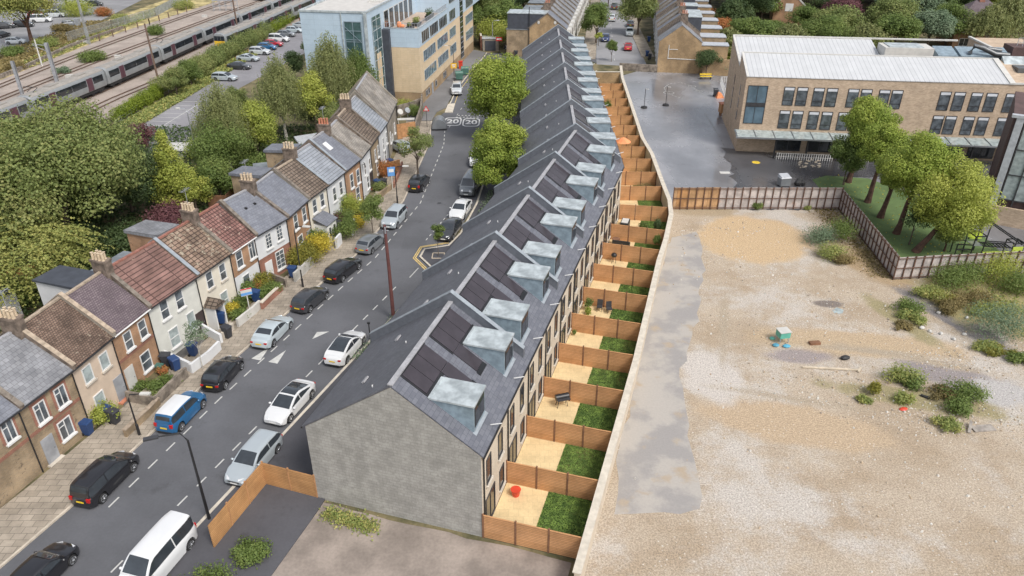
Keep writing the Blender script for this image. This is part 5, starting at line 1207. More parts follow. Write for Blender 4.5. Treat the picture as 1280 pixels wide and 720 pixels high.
mb = MB(); mb.box(-.9, 1.5, 4.6, 5.74, 0, ZTt-.1); mb.build('dark_recess', 'felt', root)
# terrace doors on the tall block's side
for x0 in (.8, 3.6, 6.4, 9.2, 12.0, 15.0):
    mb = MB(); mb.box(x0, x0+2.2, 5.70, 5.748, ZTt-.8, ZT2-1.0); f = mb.build('terrace_door', 'off_white', root)
    mb = MB(); mb.box(x0+.12, x0+1.05, 5.68, 5.699, ZTt-.7, ZT2-1.12); mb.box(x0+1.15, x0+2.08, 5.68, 5.699, ZTt-.7, ZT2-1.12); mb.build('pane', 'glass_dark', f)
railp = MB()
for k in range(14): railp.box(.05, .1, .1+k*.42, .14+k*.42, ZTt+.02, ZTt+.75)
for k in range(46): railp.box(.1+k*.43, .14+k*.43, .05, .1, ZTt+.02, ZTt+.75)
railp.box(.04, XS, .03, .1, ZTt+.75, ZTt+.8); railp.box(.03, .1, .1, 5.6, ZTt+.75, ZTt+.8); railp.build('terrace_railing', 'galv', root)
# street facade windows
o3 = (b0.x, b0.y)
def bw(px0, px1, pyc, h, zc=None, m='glass_blue', fr='zinc_top'):
    s0, z0 = hit(px0, pyc, o3, dF); s1, _ = hit(px1, pyc, o3, dF); zc = z0 if zc is None else zc
    window(root, (s0+s1)/2, zc, s1-s0, h, -.06, fr, m, None, 'strip')
S = 5.141
for x0, x1, z in ((748,797,10.5), (803,857,10.5), (865,916,10.5)): bw(380+x0/S, 380+x1/S, 30, 1.9, z, 'glass_dark')
for z in (7.4, 4.3):
    for x0, x1 in ((760,840), (853,921), (935,974)): bw(380+x0/S, 380+x1/S, 50, 1.75, z)
for z in (10.5, 13.6):
    bw(561, 568.5, 20, 1.9, z, 'glass_dark'); bw(581.5, 590.5, 10, 1.9, z, 'glass_dark')
for z in (7.4, 4.3): bw(581.5, 590.5, 30, 1.75, z)
for x0, x1 in ((780,790), (795,805), (843,853), (897,904), (908,915)): bw(380+x0/S, 380+x1/S, 110, 1.0, 1.25, 'glass_dark', 'galv')
mb = MB(); s0, _ = hit(575, 40, o3, dF); s1, _ = hit(578.6, 40, o3, dF); mb.box(s0, s1, -.12, -.065, 1.0, ZT2-.3); sg = mb.build('stair_window', 'glass_dark', root)
mb = MB()
for k in range(15): mb.box(s0, s1, -.16, -.121, 1.0+k*.98, 1.1+k*.98)
mb.build('glazing_bars', 'galv', sg)
s, _ = hit(541, 115, o3, dF); door(root, s, 1.1, 2.0, 0, 'door_grey')
# furniture on the roof terrace
def planter(lx, ly, w_, d_, lab, leaf, hh, hb=.55):
    p = Vector((b0.x, b0.y))+dF*lx+Vector((-dF.y, dF.x))*ly; r = empty('planter', (p.x, p.y, ZTt-.84), ang(dF), lab, 'planter'); mb = MB()
    mb.loft([[(sx*w_/2*k, sy*d_/2*k, z) for sx, sy in ((-1,-1),(1,-1),(1,1),(-1,1))] for k, z in ((.85,0), (1,hb), (.9,hb), (.88,hb-.1))]); mb.build('tub', 'plastic_black', r)
    bl = crown_blobs((0,0,hb+hh*.4), (w_*.5,d_*.5,hh*.6), 6, w_*.22, int(lx*10)); P_, N_, lv = leaves_in(bl, 400, 3); leaf_mesh('foliage', P_, N_, .16, lv, leaf, r)
planter(3.2, 2.4, 1.3, .8, 'black planter with a grass plant near the front of the roof terrace', 'leaf_olive', .7); planter(7, 2.2, 1.8, 1.4, 'large black planter with a yellow-green shrub in the middle of the roof terrace', 'leaf_weed', .9); planter(13, 1.5, 3.2, .9, 'long black planter box at the far end of the roof terrace', 'leaf_dark', .9, .8)
p = Vector((b0.x, b0.y))+dF*5+Vector((-dF.y, dF.x))*4.6; mb = MB(); mb.ball((0,0,.5), (.45,.4,.5), 10, 6); mb.ball((.5,.1,.25), (.5,.35,.25), 8, 5); tag(mb.build('folded_parasol', 'orange_cloth', None, True, loc=(p.x,p.y,ZTt-.84)), 'heap of folded orange cloth on the roof terrace', 'cloth')
r = empty('garden_table', (*(Vector((b0.x, b0.y))+dF*1.6+Vector((-dF.y, dF.x))*1.6), ZTt-.84), .3, 'small dark table on the front corner of the roof terrace', 'table'); mb = MB(); mb.box(-.5,.5,-.4,.4,.68,.73); mb.build('tabletop', 'dark_metal', r)
for sx in (-.42, .42):
    for sy in (-.32, .32): mb = MB(); mb.box(sx-.03,sx+.03,sy-.03,sy+.03,0,.68); mb.build('leg', 'dark_metal', r)

# ------------------------------------------------------------------ school
s0 = G(933.5,96,10.3); s1 = G(1262,105.5,10.3); dS = Vector((s1.x-s0.x, s1.y-s0.y)).normalized(); oS = (s0.x, s0.y)
root = empty('school_building', (s0.x, s0.y, 0), ang(dS), 'long tan brick school building with white standing-seam roofs and a glass canopy', 'building')
LS = 44.0; DF = 6.4; Z1 = 10.3; Z2 = 12.1; D2 = 9.6
mb = MB()
def wedge(mb, x0, x1, y0, y1, za, zb, mi=0): mb.solid([(x0,y0,0), (x1,y0,0), (x1,y1,0), (x0,y1,0)], [(x0,y0,za), (x1,y0,za), (x1,y1,zb), (x0,y1,zb)], mi)
wedge(mb, 0, LS, 0, DF, Z1, Z2-.15); wedge(mb, .02, 20, DF+.01, DF+D2, Z1-.2, Z2+.2); wedge(mb, 20.01, LS, DF+.01, DF+D2, 8.6, 8.6); mb.build('wall', 'brick_school', root)
mb = MB(); mb.solid([(.25,-.08,Z1+.004), (33.0,-.08,Z1+.004), (33.0,DF,Z2-.1), (.25,DF,Z2-.1)], [(.25,-.08,Z1+.09), (33.0,-.08,Z1+.09), (33.0,DF,Z2), (.25,DF,Z2)]); mb.build('front_roof', 'seam_white', root)
mb = MB(); mb.solid([(.2,DF+.05,Z1-.1), (19.9,DF+.05,Z1-.1), (19.9,DF+D2,Z2+.3), (.2,DF+D2,Z2+.3)], [(.2,DF+.05,Z1), (19.9,DF+.05,Z1), (19.9,DF+D2,Z2+.4), (.2,DF+D2,Z2+.4)]); mb.build('rear_roof', 'seam_white', root)
mb = MB()
mb.solid([(-.04,-.12,Z1+.01), (.26,-.12,Z1+.01), (.26,DF,Z2-.08), (-.04,DF,Z2-.08)], [(-.04,-.12,Z1+.16), (.26,-.12,Z1+.16), (.26,DF,Z2+.1), (-.04,DF,Z2+.1)])
mb.solid([(-.04,DF+.03,Z1-.1), (.26,DF+.03,Z1-.1), (.26,DF+D2,Z2+.3), (-.04,DF+D2,Z2+.3)], [(-.04,DF+.03,Z1+.1), (.26,DF+.03,Z1+.1), (.26,DF+D2,Z2+.55), (-.04,DF+D2,Z2+.55)])
mb.solid([(33.0,-.12,Z1+.01), (33.7,-.12,Z1+.01), (33.7,DF,Z2-.08), (33.0,DF,Z2-.08)], [(33.0,-.12,Z1+.2), (33.7,-.12,Z1+.2), (33.7,DF,Z2+.14), (33.0,DF,Z2+.14)])
mb.box(0, 33.2, DF-.05, DF+.22, Z2+.004, Z2+.12); mb.box(0, 32, DF+D2-.1, DF+D2+.25, Z2+.41, Z2+.6); mb.box(33.7, LS, -.1, .2, Z1+.003, Z1+.2); mb.build('roof_trim', 'off_white', root)
# rooftop plant between the roofs
mb = MB(); mb.box(20, 26.5, DF+3, DF+6.5, 8.6, Z2+.55); mb.build('roof_box', 'off_white', root)
mb = MB(); mb.box(20.6, 25.2, DF+3.3, DF+6.2, Z2+.56, Z2+.66); mb.build('rooflight', 'zinc_top', root)
mb = MB(); 
for k, (xa, xb) in enumerate(((26.7, 29.6), (29.7, 36.5))):
    mb.solid([(xa,DF+2.4,8.6), (xb,DF+2.4,8.6), (xb,DF+6.6,8.6), (xa,DF+6.6,8.6)], [(xa+.3,DF+2.4,Z2-.2), (xb,DF+2.4,Z2-.2), (xb,DF+5.4,Z2+.5), (xa+.3,DF+5.4,Z2+.5)])
gr = mb.build('glazed_lantern', 'zinc', root)
mb = MB()
for k in range(9): mb.box(28.0+k*.95, 28.7+k*.95, DF+2.36, DF+2.399, 9.2, Z2-.35)
mb.build('pane', 'glass_dark', gr)
mb = MB(); mb.tube([(31.2,DF+3.0,Z2+.1), (31.6,DF+3.0,Z2+1.1), (32.6,DF+2.6,Z2+.9), (34.2,DF+2.2,Z2+.2), (36.0,DF+2.2,Z2+.1)], .34, 10); mb.tube([(33.2,DF+3.6,Z2+.7), (35.5,DF+3.6,Z2+.4)], .28, 10); mb.build('duct', 'duct', root, smooth=True)
mb = MB(); mb.box(37.2, 40.2, DF+4, DF+7, 8.6, Z2+.8); mb.build('plant_room', 'brick_dark', root)
mb = MB(); mb.box(34.5, 43.5, 2.2, DF, Z1+.01, Z1+.35); mb.box(35, 37, 3, 5, Z1+.351, Z1+1.4); mb.box(39, 40.4, 3, 4.2, Z1+.351, Z1+1.1); mb.build('roof_plant', 'duct', root)
mb = MB(); mb.solid([(34.2,4.6,Z1+.4), (38.4,4.6,Z1+.4), (38.4,6.6,Z1+.4), (34.2,6.6,Z1+.4)], [(34.2,4.6,Z1+.9), (38.4,4.6,Z1+.9), (38.4,6.6,Z1+2.2), (34.2,6.6,Z1+2.2)]); mb.build('rooflight', 'zinc_top', root)
rw = MB()
for k in range(8): rw.bar((38.0+k*.7,DF+5,Z2+.8), (38.0+k*.7,DF+5,Z2+1.9), .06)
for z in (1.3, 1.9): rw.bar((38,DF+5,Z2+z), (43,DF+5,Z2+z), .05)
rw.build('roof_railing', 'galv', root)
mb = MB(); mb.box(36.5, LS, DF+7.2, DF+D2+7, 0, Z2-.3); mb.build('rear_wing', 'brick_school', root)
mb = MB(); mb.box(36.3, LS+.1, DF+7.0, DF+7.35, Z2-.298, Z2-.1); mb.box(36.3,36.7,DF+7.36,DF+D2+7,Z2-.298,Z2-.1); mb.build('wing_coping', 'off_white', root)
def sw(px, row, w_=None, name=None):
    s, z = hit(px, 122 if row == 0 else 150, oS, dS); zc = 7.9 if row == 0 else 4.72
    f = window(root, s, zc, 1.4, 2.5, 0, 'dark_metal', 'glass_mid', None, 'plain')
    mb = MB(); mb.box(s-.6, s+.6, -.045, -.03, zc+.8, zc+1.14); mb.build('blind', 'blind', f)
    mb = MB(); mb.box(s-.62, s+.62, -.05, -.02, zc-.62, zc-.55); mb.build('transom', 'dark_metal', f)
X4 = lambda v: 960+v/4
for v in (97,163,245,312,418,484,574,638,880,952,1038,1114,1212,1275): sw(X4(v)+1.0, 0)
for v in (75,140,220,287,370,430,520,590,846,910,1000,1072,1172,1235): sw(X4(v)+1.0, 1)
for zc in (8.0, 5.2):
    window(root, 1.7, zc, 2.6, 2.4, 0, 'dark_metal', 'glass_blue', None, 'strip')
mb = MB(); mb.box(.4, 3.0, -.05, .0, 6.42, 6.78); mb.build('spandrel', 'dark_metal', root)
# canopy on posts, ground-floor glazing, decorated white railings
mb = MB(); mb.solid([(-.6,-2.6,2.75), (38,-2.6,2.75), (38,-.003,3.0), (-.6,-.003,3.0)], [(-.6,-2.6,2.85), (38,-2.6,2.85), (38,-.003,3.1), (-.6,-.003,3.1)]); cn = mb.build('canopy', 'glass_curtain', root)
mb = MB(); mb.box(-.7, 38.1, -2.72, -2.602, 2.7, 2.9)
for k in range(16): mb.bar((-.5+k*2.5,-2.6,2.91), (-.5+k*2.5,0,3.16), .07)
mb.build('canopy_frame', 'grey_metal', cn)
for k in range(9):
    mb = MB(); mb.box(4.6+k*4.2, 4.8+k*4.2, -2.5, -2.3, 0, 2.74); mb.build('canopy_post', 'black_metal', root)
for k in range(8):
    mb = MB(); mb.box(5.2+k*4.2, 8.6+k*4.2, -.05, 0, .3, 2.6); f = mb.build('shopfront', 'dark_metal', root)
    mb = MB(); mb.box(5.3+k*4.2, 6.85+k*4.2, -.07, -.052, .5, 2.5); mb.box(6.95+k*4.2, 8.5+k*4.2, -.07, -.052, .5, 2.5); mb.build('pane', 'glass_dark', f)
mb = MB(); mb.box(1.3,2.1,-.06,0,1.9,2.3); mb.build('red_sign', 'sign_red', root)
railing('picket_railing', [tuple(Vector(oS)+dS*x+Vector((dS.y,-dS.x))*2.9) for x in (5, 12.3)], .95, 'off_white', 'white picket railing under the school canopy', infill=('white_paint', .3), step=2.4)
railing('picket_railing', [tuple(Vector(oS)+dS*x+Vector((dS.y,-dS.x))*2.9) for x in (13.3, 17)], .95, 'off_white', 'second white picket railing under the school canopy, half behind the trees', infill=('white_paint', .3), step=1.8)
for z in (3.5, 5.2, 7.0):    # narrow windows in the end wall
    mb = MB(); mb.box(-.03, 0, 3.2, 3.7, z, z+1.4); mb.box(-.03, 0, 9.0, 9.4, z, z+1.4); mb.build('slit_window', 'glass_dark', root)
# glazed block at the right edge
g0 = G(1233,247); g1 = G(1262,205)
root = empty('glazed_hall', (52.9, 77.9, 0), R(-31), 'dark-clad hall with a tall slanting glass wall at the right edge of the photo', 'building')
mb = MB(); mb.box(0, 16, 0, 12, 0, 11.8); mb.build('wall', 'brick_dark', root)
mb = MB(); mb.box(1.1, 16, -.12, -.004, 2.8, 11.4); gl = mb.build('glass_wall', 'glass_curtain', root)
mb = MB()
for k in range(12): mb.box(1.1+k*1.3, 1.22+k*1.3, -.24, -.125, 2.2, 11.5)
for z in (2.8, 5.6, 8.4, 11.3): mb.box(1.1, 16, -.2, -.124, z, z+.12)
mb.build('mullions', 'dark_metal', gl)
mb = MB(); mb.box(.3, 1.0, -.3, -.005, 2.1, 11.79); mb.box(-.2,16,-.35,.3,11.802,12.1); mb.build('trim', 'lead_light', root)
mb = MB(); mb.box(0, 16, -.6, -.31, 0, 2.1); mb.build('brick_plinth', 'brick_school', root)

# ------------------------------------------------------------------ older streets beyond
def gable_house(o, d, W, D, zE, zr_, wall, roof, label, cat='house', group=None, wins=(), bays=None, chim=True, name='brick_house', base=None, up=0.0, pots_=3):
    """ridge runs along local x (d); gable ends at x=0 and x=W; facade y=0 faces -y"""
    root = empty(name, (o[0], o[1], 0), ang(d), label, cat, group); mb = MB()
    mb.face([(0,0,0), (0,0,zE), (0,D/2,zr_-.1), (0,D,zE), (0,D,0)]); mb.face([(W,D,0), (W,D,zE), (W,D/2,zr_-.1), (W,0,zE), (W,0,0)])
    mb.face([(0,0,0), (W,0,0), (W,0,zE), (0,0,zE)], 1); mb.face([(W,D,0), (0,D,0), (0,D,zE), (W,D,zE)]); mb.build('wall', [wall, base or wall], root)
    mb = MB(); s = (zr_-zE)/(D/2); e = .2
    t = [(-.05,-e,zE-e*s), (W+.05,-e,zE-e*s), (W+.05,D/2,zr_), (-.05,D/2,zr_)]; mb.solid([(p[0],p[1],p[2]-.12) for p in t], t)
    t = [(-.05,D/2,zr_), (W+.05,D/2,zr_), (W+.05,D+e,zE-e*s), (-.05,D+e,zE-e*s)]; mb.solid([(p[0],p[1],p[2]-.12) for p in t], t); rf = mb.build('roof', roof, root)
    if up:
        for (ya, yb) in ((-e, D/2), (D/2, D+e)):
            z_ = lambda y: zr_-abs(y-D/2)*s; bt = [(-.12,ya,z_(ya)-.1), (.14,ya,z_(ya)-.1), (.14,yb,z_(yb)-.1), (-.12,yb,z_(yb)-.1)]; mb = MB(); mb.solid(bt, [(p[0],p[1],p[2]+.1+up) for p in bt]); mb.build('party_parapet', 'coping_dark' if name == 'brick_house' else 'off_white', root)
    if chim:
        mb = MB(); mb.box(-.35, .55, D/2-.2, D/2+1.2, zr_-1, zr_+1.2); mb.box(-.4, .6, D/2-.25, D/2+1.25, zr_+1.203, zr_+1.33); st = mb.build('chimney', 'chimney_brick', rf); pots(pots_, st, .1, D/2+.5, zr_+1.33, .36, 'red_clay')
    for x, z, w_, h_ in wins: window(root, x, z, w_, h_, 0, 'white_paint', 'glass_dark', 'white_paint', 'sash')
    return root
dO = Vector((.15, .989)).normalized(); nO = Vector((-dO.y, dO.x))
# right-hand row: front faces the far street (-x side): build with facade direction reversed
o_ = Vector((27.9, 147.0)); Wd = 7.9
for k in range(15):
    Wh = 4.5; a = o_+dO*(k*Wh)
    # facade on the west: local x must run towards the camera
    st_ = a+dO*Wh
    r = gable_house(st_, -dO, Wh, Wd, 5.9, 8.9, 'brick_yellow', ('slate_old', 'tile_dark_brown', 'slate_blue', 'stone_grey_tile')[k % 4], ('yellow brick end house with a big blank gable and white pipe facing the playground' if k == 0 else f'{ORD[k]} house of the older brick terrace running away right of the far street'), group='older terrace right of the far street', chim=(k % 2 == 0), base='off_white', wins=[(1.2,4.3,.9,1.5), (3.2,4.3,.9,1.5), (1.3,1.5,1.5,1.7)], up=.34 if k else 0)
    mb = MB(); ax = Wh-3.0 if k % 2 == 0 else .2
    h_ = 5.6 if k % 2 else 5.2; mb.box(ax, ax+2.7, Wd+.01, Wd+5.0, 0, h_); e_ = mb.build('rear_extension', 'brick_stock' if k % 3 else 'brick_yellow', r); mb = MB(); mb.box(ax-.1, ax+2.8, Wd-.02, Wd+5.1, h_+.003, h_+.16); mb.build('extension_roof', 'lead_light', e_)
    if k in (2, 3, 5, 7, 8): 
        mb = MB(); mb.box(.2, Wh-.2, Wd/2+.4, Wd+.3, 6.0, 8.75); lo_ = mb.build('loft_dormer', 'felt', r); mb = MB(); mb.box(.1, Wh-.1, Wd/2+.3, Wd+.4, 8.753, 8.86); mb.build('dormer_roof', 'zinc_top', lo_)
    if k == 0:
        mb = MB(); x = Wh+.03; mb.bar((x,1.9,5.2), (x,1.9,2.6), .1); mb.bar((x,1.9,2.7), (x,7.4,2.6), .1); mb.bar((x,1.9,4.4), (x,3.6,4.4), .08); mb.build('pipework', 'white_paint', r)
# left-hand row beyond the crossing street
oL = G(666,71); oL = Vector((3.4, 160.0)); WdL = 7.6
for k in range(15):
    Wh = 4.6; a = oL+dO*(k*Wh); a = Vector((a.x+ (0), a.y))
    st_ = a+Vector((dO.y, -dO.x))*WdL      # facade on the east side
    r = gable_house(st_, dO, Wh, WdL, 5.9, 8.8, 'brick_yellow', 'slate_blue' if k == 0 else 'slate_old', ('yellow brick gable-ended house with a slate-hung loft dormer at the crossing street' if k == 0 else f'{ORD[k]} house with a white bay front in the older terrace left of the far street'), group='older terrace left of the far street', chim=(k % 2 == 1), base='off_white', wins=[(1.2,4.3,1.2,1.6), (3.4,4.3,.9,1.6)], up=.36 if k else .12)
    mb = MB(); mb.solid([(.7,-.9,0), (2.9,-.9,0), (3.3,-.003,0), (.3,-.003,0)], [(.7,-.9,5.6), (2.9,-.9,5.6), (3.3,-.003,5.6), (.3,-.003,5.6)]); by = mb.build('bay_window', 'off_white', r)
    for z in (1.6, 4.3): mb = MB(); mb.box(.9,1.7,-.95,-.903,z-.7,z+.7); mb.box(1.9,2.7,-.95,-.903,z-.7,z+.7); mb.build('pane', 'glass_dark', by)
    mb = MB(); ax = .2 if k % 2 == 0 else Wh-2.9; h_ = 5.4; mb.box(ax, ax+2.7, WdL+.01, WdL+4.6, 0, h_); e_ = mb.build('rear_extension', 'brick_stock', r); mb = MB(); mb.box(ax-.1, ax+2.8, WdL-.02, WdL+4.7, h_+.003, h_+.16); mb.build('extension_roof', 'felt_grey', e_)
    if k == 0:
        mb = MB(); mb.box(.15, Wh-.1, WdL/2+.2, WdL+4.4, 5.6, 8.55); lo_ = mb.build('loft_dormer', 'felt', r); mb = MB(); mb.box(.05, Wh, WdL/2+.1, WdL+4.5, 8.553, 8.7); mb.build('dormer_roof', 'zinc_top', lo_)
        mb = MB(); mb.tube([(-.06,WdL-.1,0), (-.06,WdL-.1,10)], .07, 6); mb.build('soil_pipe', 'black_metal', r)
        for y in (2.2, 5.6): mb = MB(); mb.ball((-.05,y,7.0), (.05,.28,.35), 8, 6); mb.build('floodlight', 'off_white', r)
# detached houses among the trees, top right
def hip_house(px, py, W, D, h, hr, wall, roof, rz, label):
    p = G(px, py); root = empty('detached_house', (p.x, p.y, 0), rz, label, 'house'); mb = MB(); mb.box(0, W, 0, D, 0, h); mb.build('wall', wall, root)
    mb = MB(); e = .4; q = D/2; b = [(-e,-e,h+.002), (W+e,-e,h+.002), (W+e,D+e,h+.002), (-e,D+e,h+.002)]; a, c = (q,D/2,hr), (W-q,D/2,hr)
    mb.face([b[0], b[1], c, a]); mb.face([b[1], b[2], c]); mb.face([b[2], b[3], a, c]); mb.face([b[3], b[0], a]); mb.face(b[::-1]); rf = mb.build('roof', roof, root)
    mb = MB(); mb.box(q+.5, q+1.6, D/2-.5, D/2+.5, hr-.8, hr+1.2); mb.build('chimney', 'brick_red', rf)
    for x, w_ in ((W*.2, 2.0), (W*.5, .9), (W*.8, 2.0)): window(root, x, h-1.2, w_, 1.4, 0, 'white_paint', 'glass_dark', 'white_paint', 'strip')
    for x, w_ in ((W*.2, 2.0), (W*.8, 2.0)): window(root, x, 1.6, w_, 1.6, 0, 'white_paint', 'glass_dark', 'white_paint', 'strip')
hip_house(1188,62,11.5,9,5.6,9.6,'brick_orange','tile_purple',R(-6),'orange brick house with a hipped purplish roof and white windows, top right')
r = gable_house((138,208), Vector((-.35,.94)), 17, 11, 5.5, 11, 'brick_orange', 'tile_purple', 'large brick house with a long pinkish tiled roof behind the hipped-roof house, top right', chim=True, name='detached_house')
r = gable_house(tuple(G(1001,34))[:2], Vector((.25,.97)), 12, 7, 5.0, 8.2, 'brick_orange', 'tile_purple', 'small gabled house with white bargeboards half hidden in trees above the school', chim=True, name='detached_house', up=.36)
mb = MB(); mb.box(-.05,0,2.6,4.4,3.6,5.4); mb.build('window', 'white_paint', r)
# walls and small buildings at the crossing street
def wallrun(name, pts, t, h, m, label, cap=None, z=0):
    mb = MB(); ribbon(mb, pts, -t/2, t/2, h, z); o = mb.build(name, m); tag(o, label, 'wall')
    if cap: mb = MB(); ribbon(mb, pts, -t/2-.05, t/2+.05, h+.08, h+.003); mb.build('coping', cap, o)
    return o
wallrun('brick_wall', [(-.6,164.9), (3.0,164.3)], .3, 2.2, 'brick_yellow', 'yellow brick wall with white coping beside the chevron sign', 'off_white') 
mb = MB(); mb.box(-4.1,0,0,3,0,3.3); gm = mb.build('brick_outbuilding', 'brick_yellow', None, loc=(7.2,163.2,0), rz=.1); tag(gm, 'low yellow brick outbuilding against the gable house at the crossing street', 'outbuilding'); mb = MB(); mb.box(-4.2,.1,-.1,3.1,3.303,3.4); mb.build('flat_roof', 'felt_grey', gm)
mb = MB(); mb.box(-3.4,0,0,5,0,2.5); gm = mb.build('garage', 'brick_dull', None, loc=(-2.9,166.0,0)); tag(gm, 'small garage with a dark door at the end of the road', 'garage'); mb = MB(); mb.box(-2.9,-.6,-.05,0,.05,2.1); mb.build('garage_door', 'felt', gm); mb = MB(); mb.box(-3.5,.1,-.1,5.1,2.503,2.6); mb.build('flat_roof', 'lead_light', gm)
wallrun('brick_wall', [(-6.6,166.5), (-7.4,176)], .3, 3.0, 'brick_red', 'red brick wall running back beside the blue building', 'kerb_pale')
wallrun('brick_wall', [(28.0,146.9), (20.9,148.6)], .35, 1.4, 'stone_wall_old', 'old dark wall at the mouth of the far street, left of the blank gable')
wallrun('brick_wall', [(36.2,145.1), (49,142.5)], .3, 3.0, 'brick_yellow', 'tall yellow brick wall behind the small dark tree of the playground')
# ------------------------------------------------------------------ trees
def TP(px, py): p = G(px, py); return (p.x, p.y)
GT = 'trees in the gardens behind the old terrace'
tree(TP(92,305), 15.0, (9.6,9,7.2), 'huge spreading tree with dull olive-green foliage filling the left edge behind the gardens', leaf='leaf_olive', n=40000, nb=110, br=2.1, tr=.5, size=.34, limbs=8, name='broadleaf_tree', cz=8.0, group=GT)
tree(TP(35,372), 9.0, (7.6,6.8,4.6), 'wide tree with yellowish drooping fronds at the left edge of the photo', leaf='leaf_goldtree', style='sprays', n=11000, tr=.3, size=.3, name='feathery_tree', cz=3.8, group=GT)
tree((-43.5,79.5), 9.5, (5.2,4.6,4.6), 'dark dense tree behind the gardens, right of the huge olive tree', leaf='leaf_dark', n=11000, nb=40, br=1.3, size=.28, tr=.28, name='broadleaf_tree', group=GT)
tree((-38.6,80.2), 9.6, (2.7,2.7,4.6), 'tall narrow ivy-clad tree with a pointed top behind the purple-leaved one', leaf='leaf_bright', style='cone', n=9000, nb=34, size=.24, tr=.22, name='pointed_tree', group=GT)
tree((-36.0,79.2), 6.4, (2.4,2.2,3.2), 'yellow-green ivy mound beside the pointed tree', leaf='leaf_bright', n=2600, nb=18, size=.22, tr=.15, trunk_h=2, name='ivy_mound', cat='bush', group=GT)
tree((-34.3,82.5), 6.0, (3.0,2.6,3.2), 'rounded green tree behind the brick rear extension, left of the bright shrubs', leaf='leaf_mid', n=5200, nb=24, size=.24, tr=.2, trunk_h=2, name='broadleaf_tree', group=GT)
tree((-35.6,88.5), 8.2, (4.2,3.6,4.2), 'dense fresh-green ivy-covered tree under the weeping birch', leaf='leaf_mid', n=8500, nb=30, size=.24, tr=.25, trunk_h=3, name='broadleaf_tree', group=GT)
tree((-45.5,89), 8.0, (2.2,2.0,2.8), 'purple-leaved tree at the near corner of the marked car park', leaf='leaf_purple', n=3200, nb=18, size=.22, tr=.16, name='purple_tree', group=GT)
tree((-36.8,93.5), 13.4, (4.4,4.0,5.8), 'weeping birch with pale hanging twigs beside the white street lamp', leaf='leaf_birch', style='birch', n=16000, tr=.22, size=.2, bark='bark_pale', name='weeping_birch', cz=7.3)
tree((-33.6,95.5), 9.2, (3.2,3.0,3.8), 'bright yellow-green tree between the weeping birch and the tall birches', leaf='leaf_bright', n=7000, nb=28, size=.26, tr=.2, name='broadleaf_tree', cz=5)
tree((-32.8,106), 14.0, (4.2,4.0,6.4), 'tall grey-green birch in the middle of the trees below the parked cars', leaf='leaf_birch', style='birch', n=18000, tr=.24, size=.22, bark='bark_pale', name='silver_birch', cz=7.4)
tree((-28.8,108), 9.5, (3.0,3.0,3.8), 'lighter green tree squeezed between two tall birches', leaf='leaf_bright', n=5200, nb=24, size=.26, tr=.18, name='broadleaf_tree')
tree((-27.0,113.5), 15.6, (4.6,4.2,7.0), 'tallest birch, standing left of the blue building wall', leaf='leaf_birch', style='birch', n=20000, tr=.26, size=.23, bark='bark_pale', name='silver_birch', cz=8.2)
tree((-23.4,115.6), 13.0, (3.6,3.4,5.8), 'darker birch directly against the blue building wall', leaf='leaf_mid', style='birch', n=14000, tr=.24, size=.23, name='silver_birch', cz=6.8)
tree((-24.5,104.5), 6.5, (3.2,3.0,3.0), 'low rounded tree behind the far end of the old terrace', leaf='leaf_olive', n=4200, nb=20, size=.26, tr=.16, name='broadleaf_tree')
tree((-38.0,133), 7.0, (2.1,2.1,2.5), 'small dark-green tree on a thin trunk inside the car park, left one', leaf='leaf_dark', n=2600, nb=18, size=.26, tr=.1, name='young_tree', cz=4.7)
tree((-35.3,138), 9.0, (2.2,2.2,3.2), 'small dark-green tree on a thin trunk inside the car park, right and taller one', leaf='leaf_dark', n=3400, nb=20, size=.26, tr=.1, name='young_tree', cz=5.9)
# shrubs filling the gardens
GS = [(-52,62,4.2,2.4,'leaf_dark','dark shrubbery at the left edge below the feathery tree'), (-46,59,3.5,1.8,'leaf_mid','green bramble patch by the orange timber yard'), (-41.5,64.5,3,1.8,'leaf_dark','dark bushes behind the flat grey roof'), (-39.6,70,3.4,2.2,'leaf_dark','dark green bushes behind the flat-roofed extension'),
 (-36.6,72.2,2.6,2.0,'leaf_purple','purple-brown hedge bush behind the brick extension'), (-37.6,75.6,2.8,2.2,'leaf_purple','second purple-brown bush under the dark dense tree'), (-33.9,73.6,2.0,1.8,'leaf_mid','green bush by the slate-topped brick extension'), (-30.4,80.2,1.6,1.9,'leaf_grey','grey-green bush near the chimney with buff pots'),
 (-31.6,83.8,1.1,2.6,'leaf_gold','bright golden conifer bush behind the slate roofs'), (-29.9,84.5,1.8,1.6,'leaf_bright','round light-green bush beside the golden conifer'), (-50,78,4.5,3,'leaf_mid','thick undergrowth beneath the huge olive tree'), (-46,70,4,2.2,'leaf_dark','shadowy undergrowth in front of the huge olive tree'),
 (-32.5,91,3,2.4,'leaf_mid','green shrubs at the foot of the bright yellow-green tree'), (-29.4,95.5,2.6,2.2,'leaf_mid','green shrubs by the garden sheds below the birches'), (-25.6,97.5,2.2,1.5,'leaf_bright','light bush beside the rear walls of the far old houses'), (-41.5,86,3.5,2.6,'leaf_dark','dark shrubs at the near end of the marked car park'),
 (-37,101,3.4,2.6,'leaf_mid','thicket under the tall birches by the car park edge'), (-31,117,3,2.4,'leaf_dark','undergrowth between the tallest birch and the blue wall'), (-56,70,5,3,'leaf_dark','deep shade planting at the far left edge'), (-42,99,2.6,2.0,'leaf_bright','low bright shrub on the car park edge by the white shelter')]
for x, y, r, h, lf, lab in GS: shrub((x, y), (r, r*.85, h), lab, leaf=lf, n=int(1500*r), size=.24, nb=int(8+r*5), group='garden shrubs behind the old terrace')
hedge(px_line([(146,152), (170,138), (205,118)]), 2.0, 2.2, 'clipped lime-green hedge between the tracks and the marked car park', leaf='leaf_lime', n=9000, size=.2)
